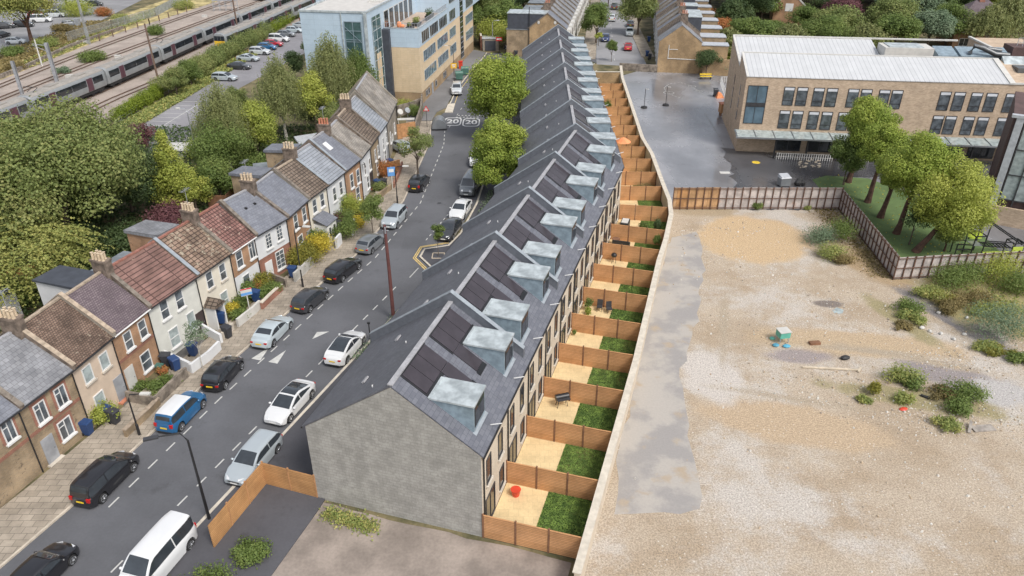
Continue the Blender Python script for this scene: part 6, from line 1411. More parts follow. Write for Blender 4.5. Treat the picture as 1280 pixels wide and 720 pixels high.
hedge(px_line([(207,116), (232,104), (262,86), (285,72), (312,58), (335,44)]), 4.0, 3.1, 'tall bushy mixed hedge between the trains and the parked cars', leaf='leaf_olive', n=26000, size=.27, bump_=.55)
hedge(px_line([(338,43), (362,28), (388,12), (404,0)]), 2.6, 2.8, 'long lime-green hedge at the top between the yellow-fronted train and the car park', leaf='leaf_lime', n=12000, size=.24)
tree(TP(222,120), 5.0, (2.8,2.6,2.4), 'olive-leaved tree rising from the hedge beside the marked car park', leaf='leaf_olive', n=5000, nb=22, size=.26, tr=.14, trunk_h=2, name='hedge_tree', group='trees in the railway hedge')
tree(TP(240,108), 4.8, (2.6,2.4,2.3), 'green tree rising from the hedge left of the yellow train front', leaf='leaf_mid', n=5600, nb=22, size=.26, tr=.14, trunk_h=2, name='hedge_tree', group='trees in the railway hedge')
tree(TP(300,140), 4.5, (2.6,2.4,2.6), 'pale olive young tree at the mouth of the marked car park', leaf='leaf_olive', n=3600, nb=18, size=.24, tr=.12, trunk_h=2, name='hedge_tree')
for px, py, r, h, lf, lab in ((116,77,2.8,1.8,'leaf_mid','round green bush growing in the ballast between the rusty tracks'), (196,44,2.2,1.8,'leaf_mid','bush growing in the ballast beside the brown wooden pole'), (78,92,1.6,1.0,'leaf_grey','small grey-green bush at the foot of the steel masts'), (150,28,2.6,1.6,'leaf_weed','yellowish scrub along the palisade fence'),
   (60,60,3,1.8,'leaf_weed','dry scrub below the far tarmac'), (15,70,3.5,1.5,'leaf_mid','green scrub at the left edge beyond the tracks'), (98,20,4.5,3.4,'leaf_bright','leafy bushes beside the tall silver mast'), (80,40,3,1.5,'leaf_dry','dry golden grass clump beyond the tracks'), (230,12,3,2,'leaf_weed','scrub by the white post at the top'), (130,20,2.5,1.8,'leaf_rust','reddish scrub between the bushes and the palisade fence'), (20,88,2,1.2,'leaf_dry','straw-coloured weeds by the short steel mast')):
    shrub(TP(px, py), (r, r*.85, h), lab, leaf=lf, n=int(900*r), size=.26, nb=int(6+r*4), group='scrub along the railway')
tree(TP(42,58), 13, (7.5,6.5,5), 'big yellow-green tree with a dark trunk beyond the railway, top left', leaf='leaf_goldtree', n=11000, nb=46, br=2.2, size=.45, tr=.5, trunk_h=6.5, bark='bark_red', name='broadleaf_tree', cz=9.6)
tree(TP(-20,40), 14, (8,6,6), 'yellow-green tree cut by the left edge of the photo beyond the railway', leaf='leaf_goldtree', n=8000, nb=40, size=.5, tr=.5, name='broadleaf_tree', cz=9)
tree(TP(85,12), 10, (6,5,4.5), 'green tree at the top edge beside the tall silver mast', leaf='leaf_mid', n=6000, nb=34, size=.5, tr=.35, name='broadleaf_tree', cz=6)
for i_, (x, y, h) in enumerate(((-110,262,12), (-125,250,13), (-97,268,9), (-146,248,13))): tree((x, y), h, (6.5,5,5), f'{ORD[i_]} background tree from the left beyond the far tarmac, partly above the photo edge', leaf='leaf_olive', n=2600, nb=26, size=.7, tr=.3, name='broadleaf_tree')
# street trees
tree(TP(523,223), 6.6, (2.5,2.4,2.5), 'sparse olive-green street tree with a dark trunk on the left pavement', leaf='leaf_olive', n=3000, nb=22, br=.6, size=.2, tr=.15, name='street_tree', cz=4.3)
tree(TP(467,298), 5.0, (1.55,1.5,1.6), 'small green street tree between the grey hatchback and the front gardens', leaf='leaf_mid', n=2800, nb=16, size=.18, tr=.06, name='street_tree', cz=3.6, trunk_h=2.7)
tree(TP(254,462), 4.6, (1.1,1.1,1.5), 'thin young street tree with sparse leaves in front of the pale grey house', leaf='leaf_grey', n=620, nb=14, br=.35, size=.15, tr=.045, name='street_tree', cz=3.3, trunk_h=2.4, limbs=6, bark='bark_pale')
tree(TP(548,321), 3.9, (.75,.75,1.2), 'young tree in a square pit on the built-out yellow kerb corner', leaf='leaf_mid', n=1100, nb=12, size=.15, tr=.04, name='street_tree', cz=2.7, trunk_h=1.8)
mb = MB(); p = TP(548,321)
for a in range(4):
    c, s = math.cos(a*math.pi/2), math.sin(a*math.pi/2); mb.bar((p[0]+c*.6-s*.6, p[1]+s*.6+c*.6, .14), (p[0]-s*.6-c*.6, p[1]+c*.6-s*.6, .14), .08, .06)
struct(mb.build('tree_pit_edge', 'timber_pale'))
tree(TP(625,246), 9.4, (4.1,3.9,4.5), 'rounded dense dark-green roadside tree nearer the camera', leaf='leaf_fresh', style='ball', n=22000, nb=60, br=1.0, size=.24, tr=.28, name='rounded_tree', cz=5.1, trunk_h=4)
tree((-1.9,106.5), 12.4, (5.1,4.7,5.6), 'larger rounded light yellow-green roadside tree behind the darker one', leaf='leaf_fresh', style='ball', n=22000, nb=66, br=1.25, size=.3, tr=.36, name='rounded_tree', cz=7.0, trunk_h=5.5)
tree(TP(745,54), 8.8, (3.6,3.6,4), 'dark-leaved tree on the left side of the far street', leaf='leaf_mid', n=7000, nb=32, size=.36, tr=.22, name='street_tree', cz=4.9)
tree(TP(797,44), 10.0, (4.8,4.6,4.4), 'big brownish-green tree overhanging the right side of the far street', leaf='leaf_olive', n=9000, nb=40, size=.4, tr=.3, name='street_tree', cz=6.2)
tree(TP(764,77), 4.6, (1.2,1.2,1.9), 'slim young tree standing in the end of the far street', leaf='leaf_mid', n=1500, nb=16, br=.45, size=.22, tr=.06, name='street_tree', cz=2.8, trunk_h=2)
tree(TP(748,57), 3.0, (1.1,1.1,1.2), 'little light-green tree beside the deep blue car in the far street', leaf='leaf_bright', n=800, nb=10, size=.24, tr=.06, name='street_tree', cz=1.9)
tree(TP(882,95), 4.8, (3.3,2.6,1.9), 'small dark spreading tree in front of the yellow brick wall', leaf='leaf_dark', n=4200, nb=24, br=.8, size=.22, tr=.12, name='dark_tree', cz=3.0)
tree(TP(760,8), 8, (3.2,3,3.6), 'fresh green tree farther up the left side of the far street', leaf='leaf_mid', n=2600, nb=20, size=.5, tr=.2, name='street_tree')
tree(TP(818,30), 3.2, (1.4,2.4,1.6), 'bright yellow-green garden tree at the right pavement of the far street', leaf='leaf_lime', n=1400, nb=14, size=.3, tr=.08, name='garden_tree', cz=1.9)
# pollarded row beside the school
GPL = 'pollarded trees on the school lawn'
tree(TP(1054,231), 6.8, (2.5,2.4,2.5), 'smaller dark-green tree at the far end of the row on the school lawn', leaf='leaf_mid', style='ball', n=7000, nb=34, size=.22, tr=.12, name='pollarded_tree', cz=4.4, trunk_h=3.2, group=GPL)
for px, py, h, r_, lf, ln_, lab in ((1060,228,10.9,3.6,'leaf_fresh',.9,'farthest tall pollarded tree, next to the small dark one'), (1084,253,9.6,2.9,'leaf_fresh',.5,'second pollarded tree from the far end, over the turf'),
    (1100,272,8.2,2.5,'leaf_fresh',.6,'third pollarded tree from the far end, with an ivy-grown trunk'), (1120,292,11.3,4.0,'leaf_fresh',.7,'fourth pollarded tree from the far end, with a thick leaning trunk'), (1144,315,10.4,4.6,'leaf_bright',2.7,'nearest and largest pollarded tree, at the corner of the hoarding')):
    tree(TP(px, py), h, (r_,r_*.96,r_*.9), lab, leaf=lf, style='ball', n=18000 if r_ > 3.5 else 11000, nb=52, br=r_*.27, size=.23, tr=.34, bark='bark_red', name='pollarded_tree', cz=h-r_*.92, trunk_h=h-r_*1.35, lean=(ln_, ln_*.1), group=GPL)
tree(TP(1136,306), 4.2, (1.6,1.5,1.4), 'thin sapling leaning between the two nearest pollarded trunks', leaf='leaf_dark', n=1400, nb=14, size=.2, tr=.08, name='sapling', cz=3.2)
tree(TP(1180,314), 3.4, (2.0,1.6,1.6), 'light olive bushy tree beside the nearest pollarded trunk, at the hoarding', leaf='leaf_olive', n=3600, nb=20, size=.2, tr=.12, name='bushy_tree', cz=1.9, bark='bark_red')
# belt of trees at the top, right of the far street and behind the school
BT = [(850,205,13,7,'leaf_dark'), (100,214,14,7.5,'leaf_dark'), (62,196,11,5.5,'leaf_mid'), (52,186,8,5,'leaf_dark'), (74,200,13,6.5,'leaf_dark'), (86,206,14,6.5,'leaf_dark'), (60,214,14,7,'leaf_dark'), (73,222,15,7,'leaf_dark'), (46,208,13,6,'leaf_dark'), (88,226,15,7,'leaf_mid'), (104,228,14,7,'leaf_dark'), (118,222,13,6.5,'leaf_dark'), (126,206,10,5.5,'leaf_grey'), (110,200,10,5.5,'leaf_rust'), (98,190,9,5.5,'leaf_grey'), (44,158,7,4.6,'leaf_birch'), (50,163,7.5,5.6,'leaf_mid'), (57,160,7.5,5.4,'leaf_birch'), (65,162,8,5.6,'leaf_mid'), (73,160,7.5,5.4,'leaf_birch'), (81,164,8,5.6,'leaf_mid'), (89,166,8.6,5.2,'leaf_grey'), (95,170,9.5,5.6,'leaf_mid'), (100,164,11,5.6,'leaf_birch'), (70,169,9,5.6,'leaf_olive'), (84,173,10,6,'leaf_olive'), (106,168,13,5.2,'leaf_birch'), (86,178,9,5.4,'leaf_mid'), (76,182,9,5,'leaf_purple'), (66,176,8,5,'leaf_mid'), (112,180,14,6,'leaf_bright'), (119,170,11,4.6,'leaf_birch'), (122,184,12,5,'leaf_mid'), (150,172,8.5,4.6,'leaf_mid'), (158,180,10,6,'leaf_dark'), (140,188,7,3.6,'leaf_dark'), (146,226,14,7,'leaf_dark'), (160,220,13,7,'leaf_dark'), (133,232,14,7,'leaf_rust'), (165,198,11,6,'leaf_mid'), (55,228,13,7,'leaf_dark'), (172,226,14,7,'leaf_dark'), (30.5,262,12,6,'leaf_mid'), (58,174,5,4,'leaf_mid'), (47,178,5,4,'leaf_rust'), (152,160,7,4.4,'leaf_grey'), (163,164,9,5,'leaf_mid')]
KN = {'leaf_olive': 'olive-brown', 'leaf_dark': 'dark evergreen', 'leaf_mid': 'mid-green', 'leaf_bright': 'yellow-green', 'leaf_grey': 'grey-green', 'leaf_rust': 'rusty-tinged', 'leaf_birch': 'pale feathery', 'leaf_purple': 'purple-leaved', 'leaf_lime': 'bright golden-green'}
cnt = {}
protos = {}
for x, y, h, r_, lf in BT:
    if x > 300: continue
    cnt[lf] = cnt.get(lf, 0)+1
    lab = f'{KN[lf]} tree in the belt behind the school, number {ORD[cnt[lf]-1]} of its colour'
    key = (lf, cnt[lf] % 2)
    if lf == 'leaf_birch': tree((x, y), h, (r_,r_,h*.42), lab, leaf=lf, style='birch', n=6500, size=.42, tr=.3, name='background_tree', group='trees beyond the school', bark='bark_pale'); continue
    if key not in protos: protos[key] = (tree((x, y), h, (r_,r_*.95,h*.42), lab, leaf=lf, n=8500, nb=44, size=.46, tr=.3, name='background_tree', group='trees beyond the school', br=r_*.27), h, r_)
    else:
        src, h0, r0 = protos[key]; o = src.copy(); C.objects.link(o); o.location = (x, y, 0); o.rotation_euler.z = rnd.uniform(0, 6.28); o.scale = (r_/r0, r_/r0, h/h0); o['label'] = lab
        for ch in list(src.children): c = ch.copy(); C.objects.link(c); c.parent = o
kc = {k: 0 for k in protos}
for gx_ in range(19):
    for gy_ in range(6):
        x = 38+gx_*8.2+rnd.uniform(-3,3); y = 186+gy_*10.5+rnd.uniform(-3.5,3.5)
        if (x-76)**2+(y-196)**2 < 15**2 and y < 203 or (x-112)**2+(y-172)**2 < 20**2 or (x-138)**2+(y-214)**2 < 15**2 and y < 226 or x < 44+(y-186)*.25: continue
        key = rnd.choice([k for k in protos if k[0] in ('leaf_dark','leaf_mid')]*3+[k for k in protos if k[0] in ('leaf_rust','leaf_grey','leaf_bright')]); src, h0, r0 = protos[key]
        o = src.copy(); C.objects.link(o); o.location = (x, y, 0); o.rotation_euler.z = rnd.uniform(0, 6.28); s_ = rnd.uniform(5.2, 7.4)/r0; o.scale = (s_, s_, rnd.uniform(9, 14.5)/h0)
        o['label'] = f'{KN[key[0]]} tree, one of many alike in the far belt above the school roof'; o['group'] = 'far belt of trees, '+KN[key[0]]
        for ch in list(src.children): c = ch.copy(); C.objects.link(c); c.parent = o
rg = np.random.default_rng(5); nb_ = 520; bx_ = rg.uniform(-190,230,nb_); by_ = rg.uniform(248,330,nb_); r_ = rg.uniform(4,7,nb_)
P_, N_, lv = leaves_in(np.stack([bx_, by_, rg.uniform(3,8,nb_), r_, r_, r_, rg.random(nb_)], 1), 60000, 6); o = leaf_mesh('far_wood', P_, N_, 1.3, lv, 'leaf_dark', None, seed=6); struct(o, 'stuff'); o['label'] = 'far-off mass of trees beyond the top of the photo'
BL = [(-2,176,9,5,'leaf_mid'), (-6,184,12,5.5,'leaf_olive'), (-1,192,13,6,'leaf_dark'), (-7.5,199,13,6,'leaf_olive'), (3,206,10,5,'leaf_dark'), (-10,176,9,4,'leaf_mid'), (5,222,12,6,'leaf_dark'), (-5,216,14,6.5,'leaf_dark'), (10,232,11,6,'leaf_mid'), (-14,200,13,6,'leaf_dark')]
for i_, (x, y, h, r_, lf) in enumerate(BL): tree((x, y), h, (r_,r_,h*.43), f'{ORD[i_]} tree of the clump behind the small garage at the end of the road', leaf=lf, n=6500, nb=36, size=.4, tr=.3, name='background_tree', group='trees behind the small garage', br=r_*.28)
shrub(TP(620,58), (4.2,3.4,4.8), 'big round light-green bush behind the garage wall', leaf='leaf_bright', n=5200, size=.3, nb=30)
for i_ in range(11):
    shrub((40+rnd.uniform(-2,14), 150+i_*5.5), (2.6,2.2,2.4), f'{ORD[i_]} leafy back-garden bush behind the right-hand older terrace', leaf=['leaf_mid','leaf_bright','leaf_rust','leaf_grey'][i_ % 4], n=1300, size=.32, nb=10, group='back-garden bushes, right older terrace')
shrub(TP(909,93), (1.5,1.4,2.2), 'round grey-green bush by the white-fenced beds at the school', leaf='leaf_grey', n=1300, size=.2); shrub(TP(914,88), (1.0,1.0,2.0), 'dark round bush behind the grey-green one at the school', leaf='leaf_dark', n=900, size=.2)
# ground cover far away so that the town reads as leafy, one mass
def cover(name, n, fx, size, leaf, seed, zs, lab):
    rg = np.random.default_rng(seed); P2_ = fx(rg, n); z = rg.uniform(zs[0], zs[1], len(P2_)); P_ = np.concatenate([P2_, z[:, None]], 1)
    N_ = rg.normal(size=P_.shape); N_[:, 2] = abs(N_[:, 2])+.3; o = leaf_mesh(name, P_, N_, size, rg.random(len(P_)), leaf, None, seed=seed); struct(o, 'stuff'); o['label'] = lab; return o
def box_area(x0, x1, y0, y1): return lambda rg, n: np.stack([rg.uniform(x0, x1, n), rg.uniform(y0, y1, n)], 1)
cover('undergrowth', 26000, box_area(-62,-27,52,112), .35, 'leaf_dark', 1, (.02,.6), 'low undergrowth and weeds in the back gardens')
cover('undergrowth', 16000, lambda rg, n: np.stack([(y := rg.uniform(112,170,n))*0+rg.uniform(-60.5,-57,n)+(y-112)*.07, y], 1), .3, 'leaf_weed', 2, (.02,.4), 'grassy verge between the hedge and the car park')
cover('embankment_grass', 16000, lambda rg, n: np.stack([rg.uniform(-108,-97,n)+rg.normal(size=n)*.5, rg.uniform(112,200,n)], 1), .34, 'leaf_dry', 3, (.15,.5), 'dry grass on the railway embankment')
cover('embankment_grass', 6000, lambda rg, n: np.stack([rg.uniform(-99,-94.5,n), rg.uniform(150,240,n)], 1), .34, 'leaf_weed', 4, (.15,.5), 'weedy grass beside the farthest track')
# ------------------------------------------------------------------ the cleared site: hoardings, weeds, rubble, rubbish
def hoarding(a, b, h, label, mats, n=None, rails=3, group='steel-framed hoarding round the cleared site'):
    a, b = Vector(a), Vector(b); L = (b-a).length; d = (b-a)/L; root = empty('site_hoarding', (a.x, a.y, 0), ang(d), label, 'hoarding', group); n = n or round(L/.88); w_ = L/n
    k = 0
    while k < n:
        e = min(n, k+3); mb = MB(); mb.box(w_*k+.01, w_*e-.01, .06, .09, .05, h+rnd.uniform(-.03,.03)); mb.build('panel', mats(k/n), root); k = e
    for k in range(n+1): mb = MB(); mb.box(w_*k-.05, w_*k+.05, -.05, .055, 0, h+.08); mb.build('post', 'brown_post', root)
    for r in range(rails): z = .25+(h-.35)*r/(rails-1); mb = MB(); mb.box(0, L, -.085, -.052, z-.045, z+.045); mb.build('rail', 'brown_post', root)
    return root
hA = TP(840,262); hB = TP(1048,262); hC = TP(1116,350); hD = TP(1275,341)
hoarding(hA, hB, 2.7, 'far hoarding run beside the playground, with orange boards at its left end', lambda t: 'hoard_wood' if t < .21 else 'hoard_white')
hoarding(hB, hC, 2.5, 'slanting hoarding run beside the turf under the pollarded trees', lambda t: 'hoard_white')
hoarding(hC, hD, 2.4, 'near hoarding run behind the weeds, from the corner to the white panel', lambda t: 'hoard_white')
p = TP(1276,352); mb = MB(); mb.box(0,7,0,.06,.2,3.0); wp = mb.build('white_board', 'off_white', None, loc=(p[0],p[1],0), rz=.05); tag(wp, 'large plain pale blue-white board at the right end of the near hoarding', 'board')
mb = MB(); mb.box(.2,.3,.061,.16,0,3.0); mb.box(6.7,6.8,.061,.16,0,3.0); mb.build('board_post', 'galv', wp)
mb = MB(); mb.box(-.6,.6,-.3,.3,0,.08); tag(mb.build('loose_sheet', 'off_white', None, loc=(*TP(902,243)[:2],2.75)), 'pale sheet lying over the top of the far hoarding', 'sheet')
WD = [(1047,300,1.9,2.2,'leaf_mid','tall green weeds in the corner of the two hoarding runs'), (1025,302,2.0,1.5,'leaf_grey','clump of grey-green weeds on the site left of the hoarding corner'), (1040,322,1.7,1.3,'leaf_weed','yellow-green weeds just below the grey-green clump'), (1010,262,.6,.4,'leaf_weed','tiny weed at the foot of the far hoarding'), (947,262,.7,.8,'leaf_mid','small weed against the far hoarding near the orange boards'), (1055,330,1.2,.8,'leaf_dry','dry weeds below the hoarding corner'),
 (1184,358,2.4,1.9,'leaf_mid','green bush against the near hoarding, left'), (1205,352,2.2,1.7,'leaf_mid','green bush against the near hoarding, middle'), (1245,350,2.6,2.3,'leaf_bright','taller leafy green bush against the near hoarding, right'), (1272,366,2.2,1.9,'leaf_mid','green bush at the right edge in front of the white board'),
 (1165,372,1.8,.8,'leaf_weed','yellowish weeds by the dark track, upper'), (1185,388,1.8,.8,'leaf_dry','straw-coloured weeds right of the dark track'), (1175,376,1.4,.6,'leaf_yellow','yellow weeds along the dark track'), (1215,378,2.4,.7,'leaf_dry','dry grass mound in the middle of the weedy corner'), (1240,388,2.6,.7,'leaf_weed','weedy mound behind the big grey-green bush'),
 (1247,420,3.0,2.6,'leaf_grey','big grey-green bush on the right of the site'), (1232,438,1.3,.6,'leaf_weed','low weeds at the foot of the big grey-green bush'), (1250,443,1.4,.5,'leaf_yellow','yellow-green low weeds right of the bush foot'), (1275,451,1.2,.6,'leaf_mid','small green weeds at the right edge'),
 (1135,388,1.6,.8,'leaf_mid','weeds left of the dark track, upper'), (1142,400,1.5,.6,'leaf_weed','weeds left of the dark track, lower'), (1128,410,1.1,.4,'leaf_dry','dry weeds at the end of the dark track'), (1130,476,1.6,1.0,'leaf_weed','loose weed clump in the middle of the rubble'), (1138,482,1.1,.7,'leaf_mid','green part of the weed clump in the rubble'), (1091,493,.6,.9,'leaf_yellow','small bright yellow-green shrub on the white rubble'), (1080,503,.7,.4,'leaf_weed','low weed beside the bright yellow-green shrub'), (1129,501,.9,.6,'leaf_weed','small weed tuft below the loose clump'),
 (1205,500,1.8,1.1,'leaf_mid','green weeds on the rubble near the bottom right'), (1198,515,1.3,.9,'leaf_mid','second green weed patch near the bottom right'), (1178,496,1.4,.5,'leaf_dry','dry weeds left of the bottom-right green weeds'), (1183,534,1.1,.6,'leaf_weed','weeds near the broken timber at the bottom right')]
for px, py, r_, h_, lf, lab in WD:
    o = shrub(TP(px, py), (r_,r_*.8,h_), lab, 'weeds', 'weed_clump', 'weeds on the cleared site', lf, n=int(700*r_+250), size=.15, nb=int(8+5*r_))
cover('rough_grass', 15000, lambda rg, n: np.array([q for q in np.stack([rg.uniform(41,60,n), rg.uniform(45,64,n)], 1) if q[0] > 42.5+(60-q[1])*.15+(2.0 if q[1] > 57 else 0)*math.sin(q[0]*2) and rg.random() < .5+.5*math.sin(q[0]*1.1)*math.cos(q[1]*.9)]), .2, 'leaf_weed', 7, (.02,.25), 'rough grass over the right part of the cleared site')
cover('rough_grass', 2600, lambda rg, n: np.stack([36.4+rg.normal(size=n)*.8, rg.uniform(64,81,n)], 1), .16, 'leaf_dry', 8, (.02,.2), 'dry grass along the slanting hoarding')
cover('fallen_leaves', 420, box_area(38.5,50,66,92), .16, 'leaf_gold', 9, (.04,.06), 'yellow fallen leaves on the turf')
cover('kerb_weeds', 700, lambda rg, n: np.stack([(y := rg.uniform(50,57.5,n))*0-12.6+(y-50)*.36+rg.normal(size=n)*.22, y], 1), .13, 'leaf_grey', 10, (.14,.5), 'thin weeds growing along the kerb beside the new terrace')
cover('kerb_weeds', 900, lambda rg, n: np.stack([(y := rg.uniform(72,86,n))*0-4.3+(y-72)*.13+rg.normal(size=n)*.3, y], 1), .14, 'leaf_grey', 11, (.14,.45), 'thin weeds along the kerb beside the white saloon')
for x, y, r_, hh, lab in ((-16.6,27.6,1.9,1.0,'large dark weed patch inside the timber fence at the bottom'), (-15.0,30.2,1.2,.8,'smaller weed patch beside the timber fence at the bottom'), (-18.4,25.2,1.6,1.1,'weed patch at the bottom edge of the photo behind the timber fence')): shrub((x, y), (r_,r_*.9,hh), lab, 'weeds', 'weed_clump', None, 'leaf_mid', n=int(1500*r_), size=.15, nb=16, z0=.1)
cover('yard_weeds', 1800, lambda rg, n: np.stack([(t := rg.random(n))*3.2-11.5+rg.normal(size=n)*.25, 33.6-t*1.2+rg.normal(size=n)*.3], 1), .13, 'leaf_weed', 13, (.04,.3), 'weeds along the foot of the gable wall')
# rubble: one mass of stones
rg = np.random.default_rng(77); mb = MB(); cm = []
zones = [(25,47,9,4,500), (30,58,10,8,420), (22,67,7,6,260), (36.5,50,5,3,380), (44,52.5,3.5,1.6,300), (31,43,5,2.2,420), (24,75,9,2.5,260), (38,42,4,3,260), (20,52,4,8,160), (28,34,14,6,300)]
for cx, cy, sx, sy, n in zones:
    for _ in range(n):
        x = cx+rg.normal()*sx*.5; y = cy+rg.normal()*sy*.5; s = abs(rg.normal())*.035+.022; a = rg.random()*3; 
        q = [(x+s*math.cos(a+k*1.57)*rg.uniform(.6,1.3), y+s*math.sin(a+k*1.57)*rg.uniform(.6,1.3)) for k in range(4)]
        mb.solid([(u_, v_, .0) for u_, v_ in q], [(x+(u_-x)*.7, y+(v_-y)*.7, s*rg.uniform(.7,1.3)) for u_, v_ in q], int(rg.random()*3))
ob = mb.build('rubble', ['rubble_pale', 'rubble_tan', 'rubble_dark']); struct(ob, 'stuff'); ob['label'] = 'broken stones and rubble scattered over the cleared site'
def simple(name, fn, m, loc, rz, label, cat, z=0):
    mb = MB(); fn(mb); return tag(mb.build(name, m, None, loc=(loc[0], loc[1], z), rz=rz), label, cat)
o = simple('wire_crate', lambda b: b.box(-.45,.45,-.4,.4,.55,1.1), 'cage_green', TP(977,427), .2, 'pale green crate standing on the site with blue rubbish round it', 'crate'); mb = MB(); mb.box(-.5,.5,-.45,.45,1.103,1.16); mb.build('lid', 'off_white', o)
mb = MB()
for sx in (-.4,.36):
    for sy in (-.36,.32): mb.box(sx,sx+.05,sy,sy+.05,0,.55)
mb.build('crate_frame', 'galv', o)
simple('blue_rubbish', lambda b: (b.ball((-.5,-.2,.12),(.3,.25,.12),7,4), b.ball((.35,-.35,.12),(.35,.25,.13),7,4)) and None, 'tarp_blue', TP(976,431), 0, 'crumpled blue plastic at the foot of the green crate', 'rubbish')
simple('teal_rag', lambda b: b.ball((0,0,.1),(.25,.2,.14),7,4), 'cage_green', TP(965,424), 0, 'teal scrap lying left of the green crate', 'rubbish')
simple('brick_block', lambda b: b.box(-.45,.45,-.2,.2,0,.22), 'timber_dark', TP(1018,430), .1, 'brown block lying right of the green crate', 'block')
simple('timber_plank', lambda b: (b.bar((-2.3,.15,.1),(2.1,-.15,.12),.16,.1), b.bar((1.9,-.4,.1),(2.25,.1,.16),.14,.1)) and None, 'timber_pale', TP(1040,462), -.03, 'long pale plank lying across the rubble', 'plank')
simple('dark_bag', lambda b: b.ball((0,0,.15),(.45,.25,.2),8,5), 'plastic_black', TP(1056,449), .2, 'black sack lying above the long plank', 'sack')
simple('red_rag', lambda b: b.ball((0,0,.06),(.36,.2,.1),8,4), 'red_plastic', TP(1129,512), .3, 'bright red rag on the pale rubble', 'rag')
simple('black_scrap', lambda b: b.bar((-.3,.1,.08),(.3,-.1,.1),.2,.12), 'plastic_black', TP(1156,497), -.4, 'small black scrap left of the bottom-right weeds', 'rubbish')
simple('broken_boards', lambda b: (b.box(-.8,.8,-.35,.3,.02,.12), b.bar((-1.3,-.4,.1),(-.6,.5,.3),.2,.06)) and None, 'timber_grey', TP(1228,536), .1, 'broken boards at the bottom right of the site', 'boards')
simple('white_sack', lambda b: b.ball((0,0,.12),(.25,.2,.16),8,5), 'off_white', TP(1152,411), .2, 'white sack beside the dark track', 'sack')
for i_, (px, py) in enumerate(((1173,392),(1176,418),(1192,425),(1205,419),(1208,398),(1162,415))):
    simple('white_stone', lambda b: b.ball((0,0,.1),(.22,.16,.14),6,4), 'off_white', TP(px, py), i_, f'{ORD[i_]} pale lump of rubble by the dark track, counted from the top left' if i_ else 'topmost pale lump of rubble by the dark track', 'stone')
# ------------------------------------------------------------------ bins, front gardens, street furniture
def bin_(loc, rz, m, label, z=.12, lid=None, s=1.0, name='wheelie_bin'):
    r = empty(name, (loc[0], loc[1], z), rz, label, 'bin', 'wheelie bins'); r.scale = (s, s, s)
    mb = MB(); mb.solid([(-.22,-.24,.06), (.22,-.24,.06), (.22,.2,.06), (-.22,.2,.06)], [(-.28,-.34,.98), (.28,-.34,.98), (.28,.3,.98), (-.28,.3,.98)]); mb.build('body', m, r)
    mb = MB(); mb.solid([(-.31,-.38,.983), (.31,-.38,.983), (.31,.36,.983), (-.31,.36,.983)], [(-.27,-.33,1.05), (.27,-.33,1.05), (.27,.34,1.1), (-.27,.34,1.1)]); mb.tube([(-.26,.4,.98), (.26,.4,.98)], .025, 6); mb.build('lid', lid or m, r)
    for s_ in (-.24, .24): mb = MB(); mb.tube([(s_-.03,.22,.11), (s_+.03,.22,.11)], .11, 12); mb.build('wheel', 'tyre', r)
    return r
def TZ(px, py, z=.5): p = G(px, py, z); return (p.x, p.y)
aL = ang(dA)
for px, py, m, lab in ((109,537,'bin_blue','blue bin at the bottom edge in front of the stock brick house'), (143,523,'bin_black','black bin beside the rose bush of the beige house'), (137,520,'bin_blue','blue bin beside the rose bush of the beige house'),
  (208,452,'bin_black','black bin in front of the orange brick house'), (219,457,'bin_blue','blue bin nearest the pavement in front of the orange brick house'), (200,461,'bin_green','small green tub beside the black bin of the orange brick house'),
  (241,439,'bin_blue','blue bin behind the thin street tree'), (277,399,'bin_blue','blue bin in front of the tiled porch'), (284,417,'bin_black','dark bin at the end of the low white walls'), (366,342,'bin_blue','blue bin by the lamp post beside the yellow hedge'), (320,372,'bin_blue','blue bin among the shrubs of the two-tone house'),
  (416,286,'bin_blue','blue bin beside the white porch'), (422,284,'bin_black','dark bin beside the white porch, right one'), (472,232,'bin_blue','blue bin of the pair in front of the white house with the dish'), (480,231,'bin_black','dark bin of the pair in front of the white house with the dish'), (488,206,'bin_blue','blue bin in the far front garden beside the rusty hedge'),
  (645,68,'bin_black','black bin at the crossing street wall'), (809,68,'bin_blue','blue bin in the front garden of the blank-gabled house, nearer one'), (812,72,'bin_black','dark bin in the front garden of the blank-gabled house'), (811,50,'bin_blue','blue bin in the second front garden of the far street')):
    bin_(TZ(px, py), aL+rnd.uniform(-.4,.4), m, lab, s=.75 if m == 'bin_green' else 1.08)
for px, py, m, lab, z in ((574,97,'bin_green','large grey-green communal bin beside the blue building','') , (581,91,'bin_green','second communal bin, right behind the first one',''), ):
    r = empty('communal_bin', (*TZ(px,py), .13), R(10), lab, 'bin', 'communal bins by the blue building'); mb = MB(); mb.solid([(-.6,-.45,.15), (.6,-.45,.15), (.6,.45,.15), (-.6,.45,.15)], [(-.68,-.52,1.2), (.68,-.52,1.2), (.68,.52,1.2), (-.68,.52,1.2)]); mb.build('body', m, r)
    mb = MB(); mb.tube([(-.7,0,1.1), (.7,0,1.1)], .5, 14); mb.build('lid', m, r)
    for sx in (-.5,.5):
        for sy in (-.35,.35): mb = MB(); mb.tube([(sx-.04,sy,.09), (sx+.04,sy,.09)], .09, 10); mb.build('wheel', 'tyre', r)
r = empty('post_box', (*TZ(576,83), .13), 0, 'small red box on the pavement by the blue building', 'box'); mb = MB(); mb.box(-.35,.35,-.3,.3,0,1.3); mb.build('body', 'red_plastic', r); mb = MB(); mb.box(-.4,.4,-.35,.35,1.303,1.4); mb.build('top', 'sign_red', r)
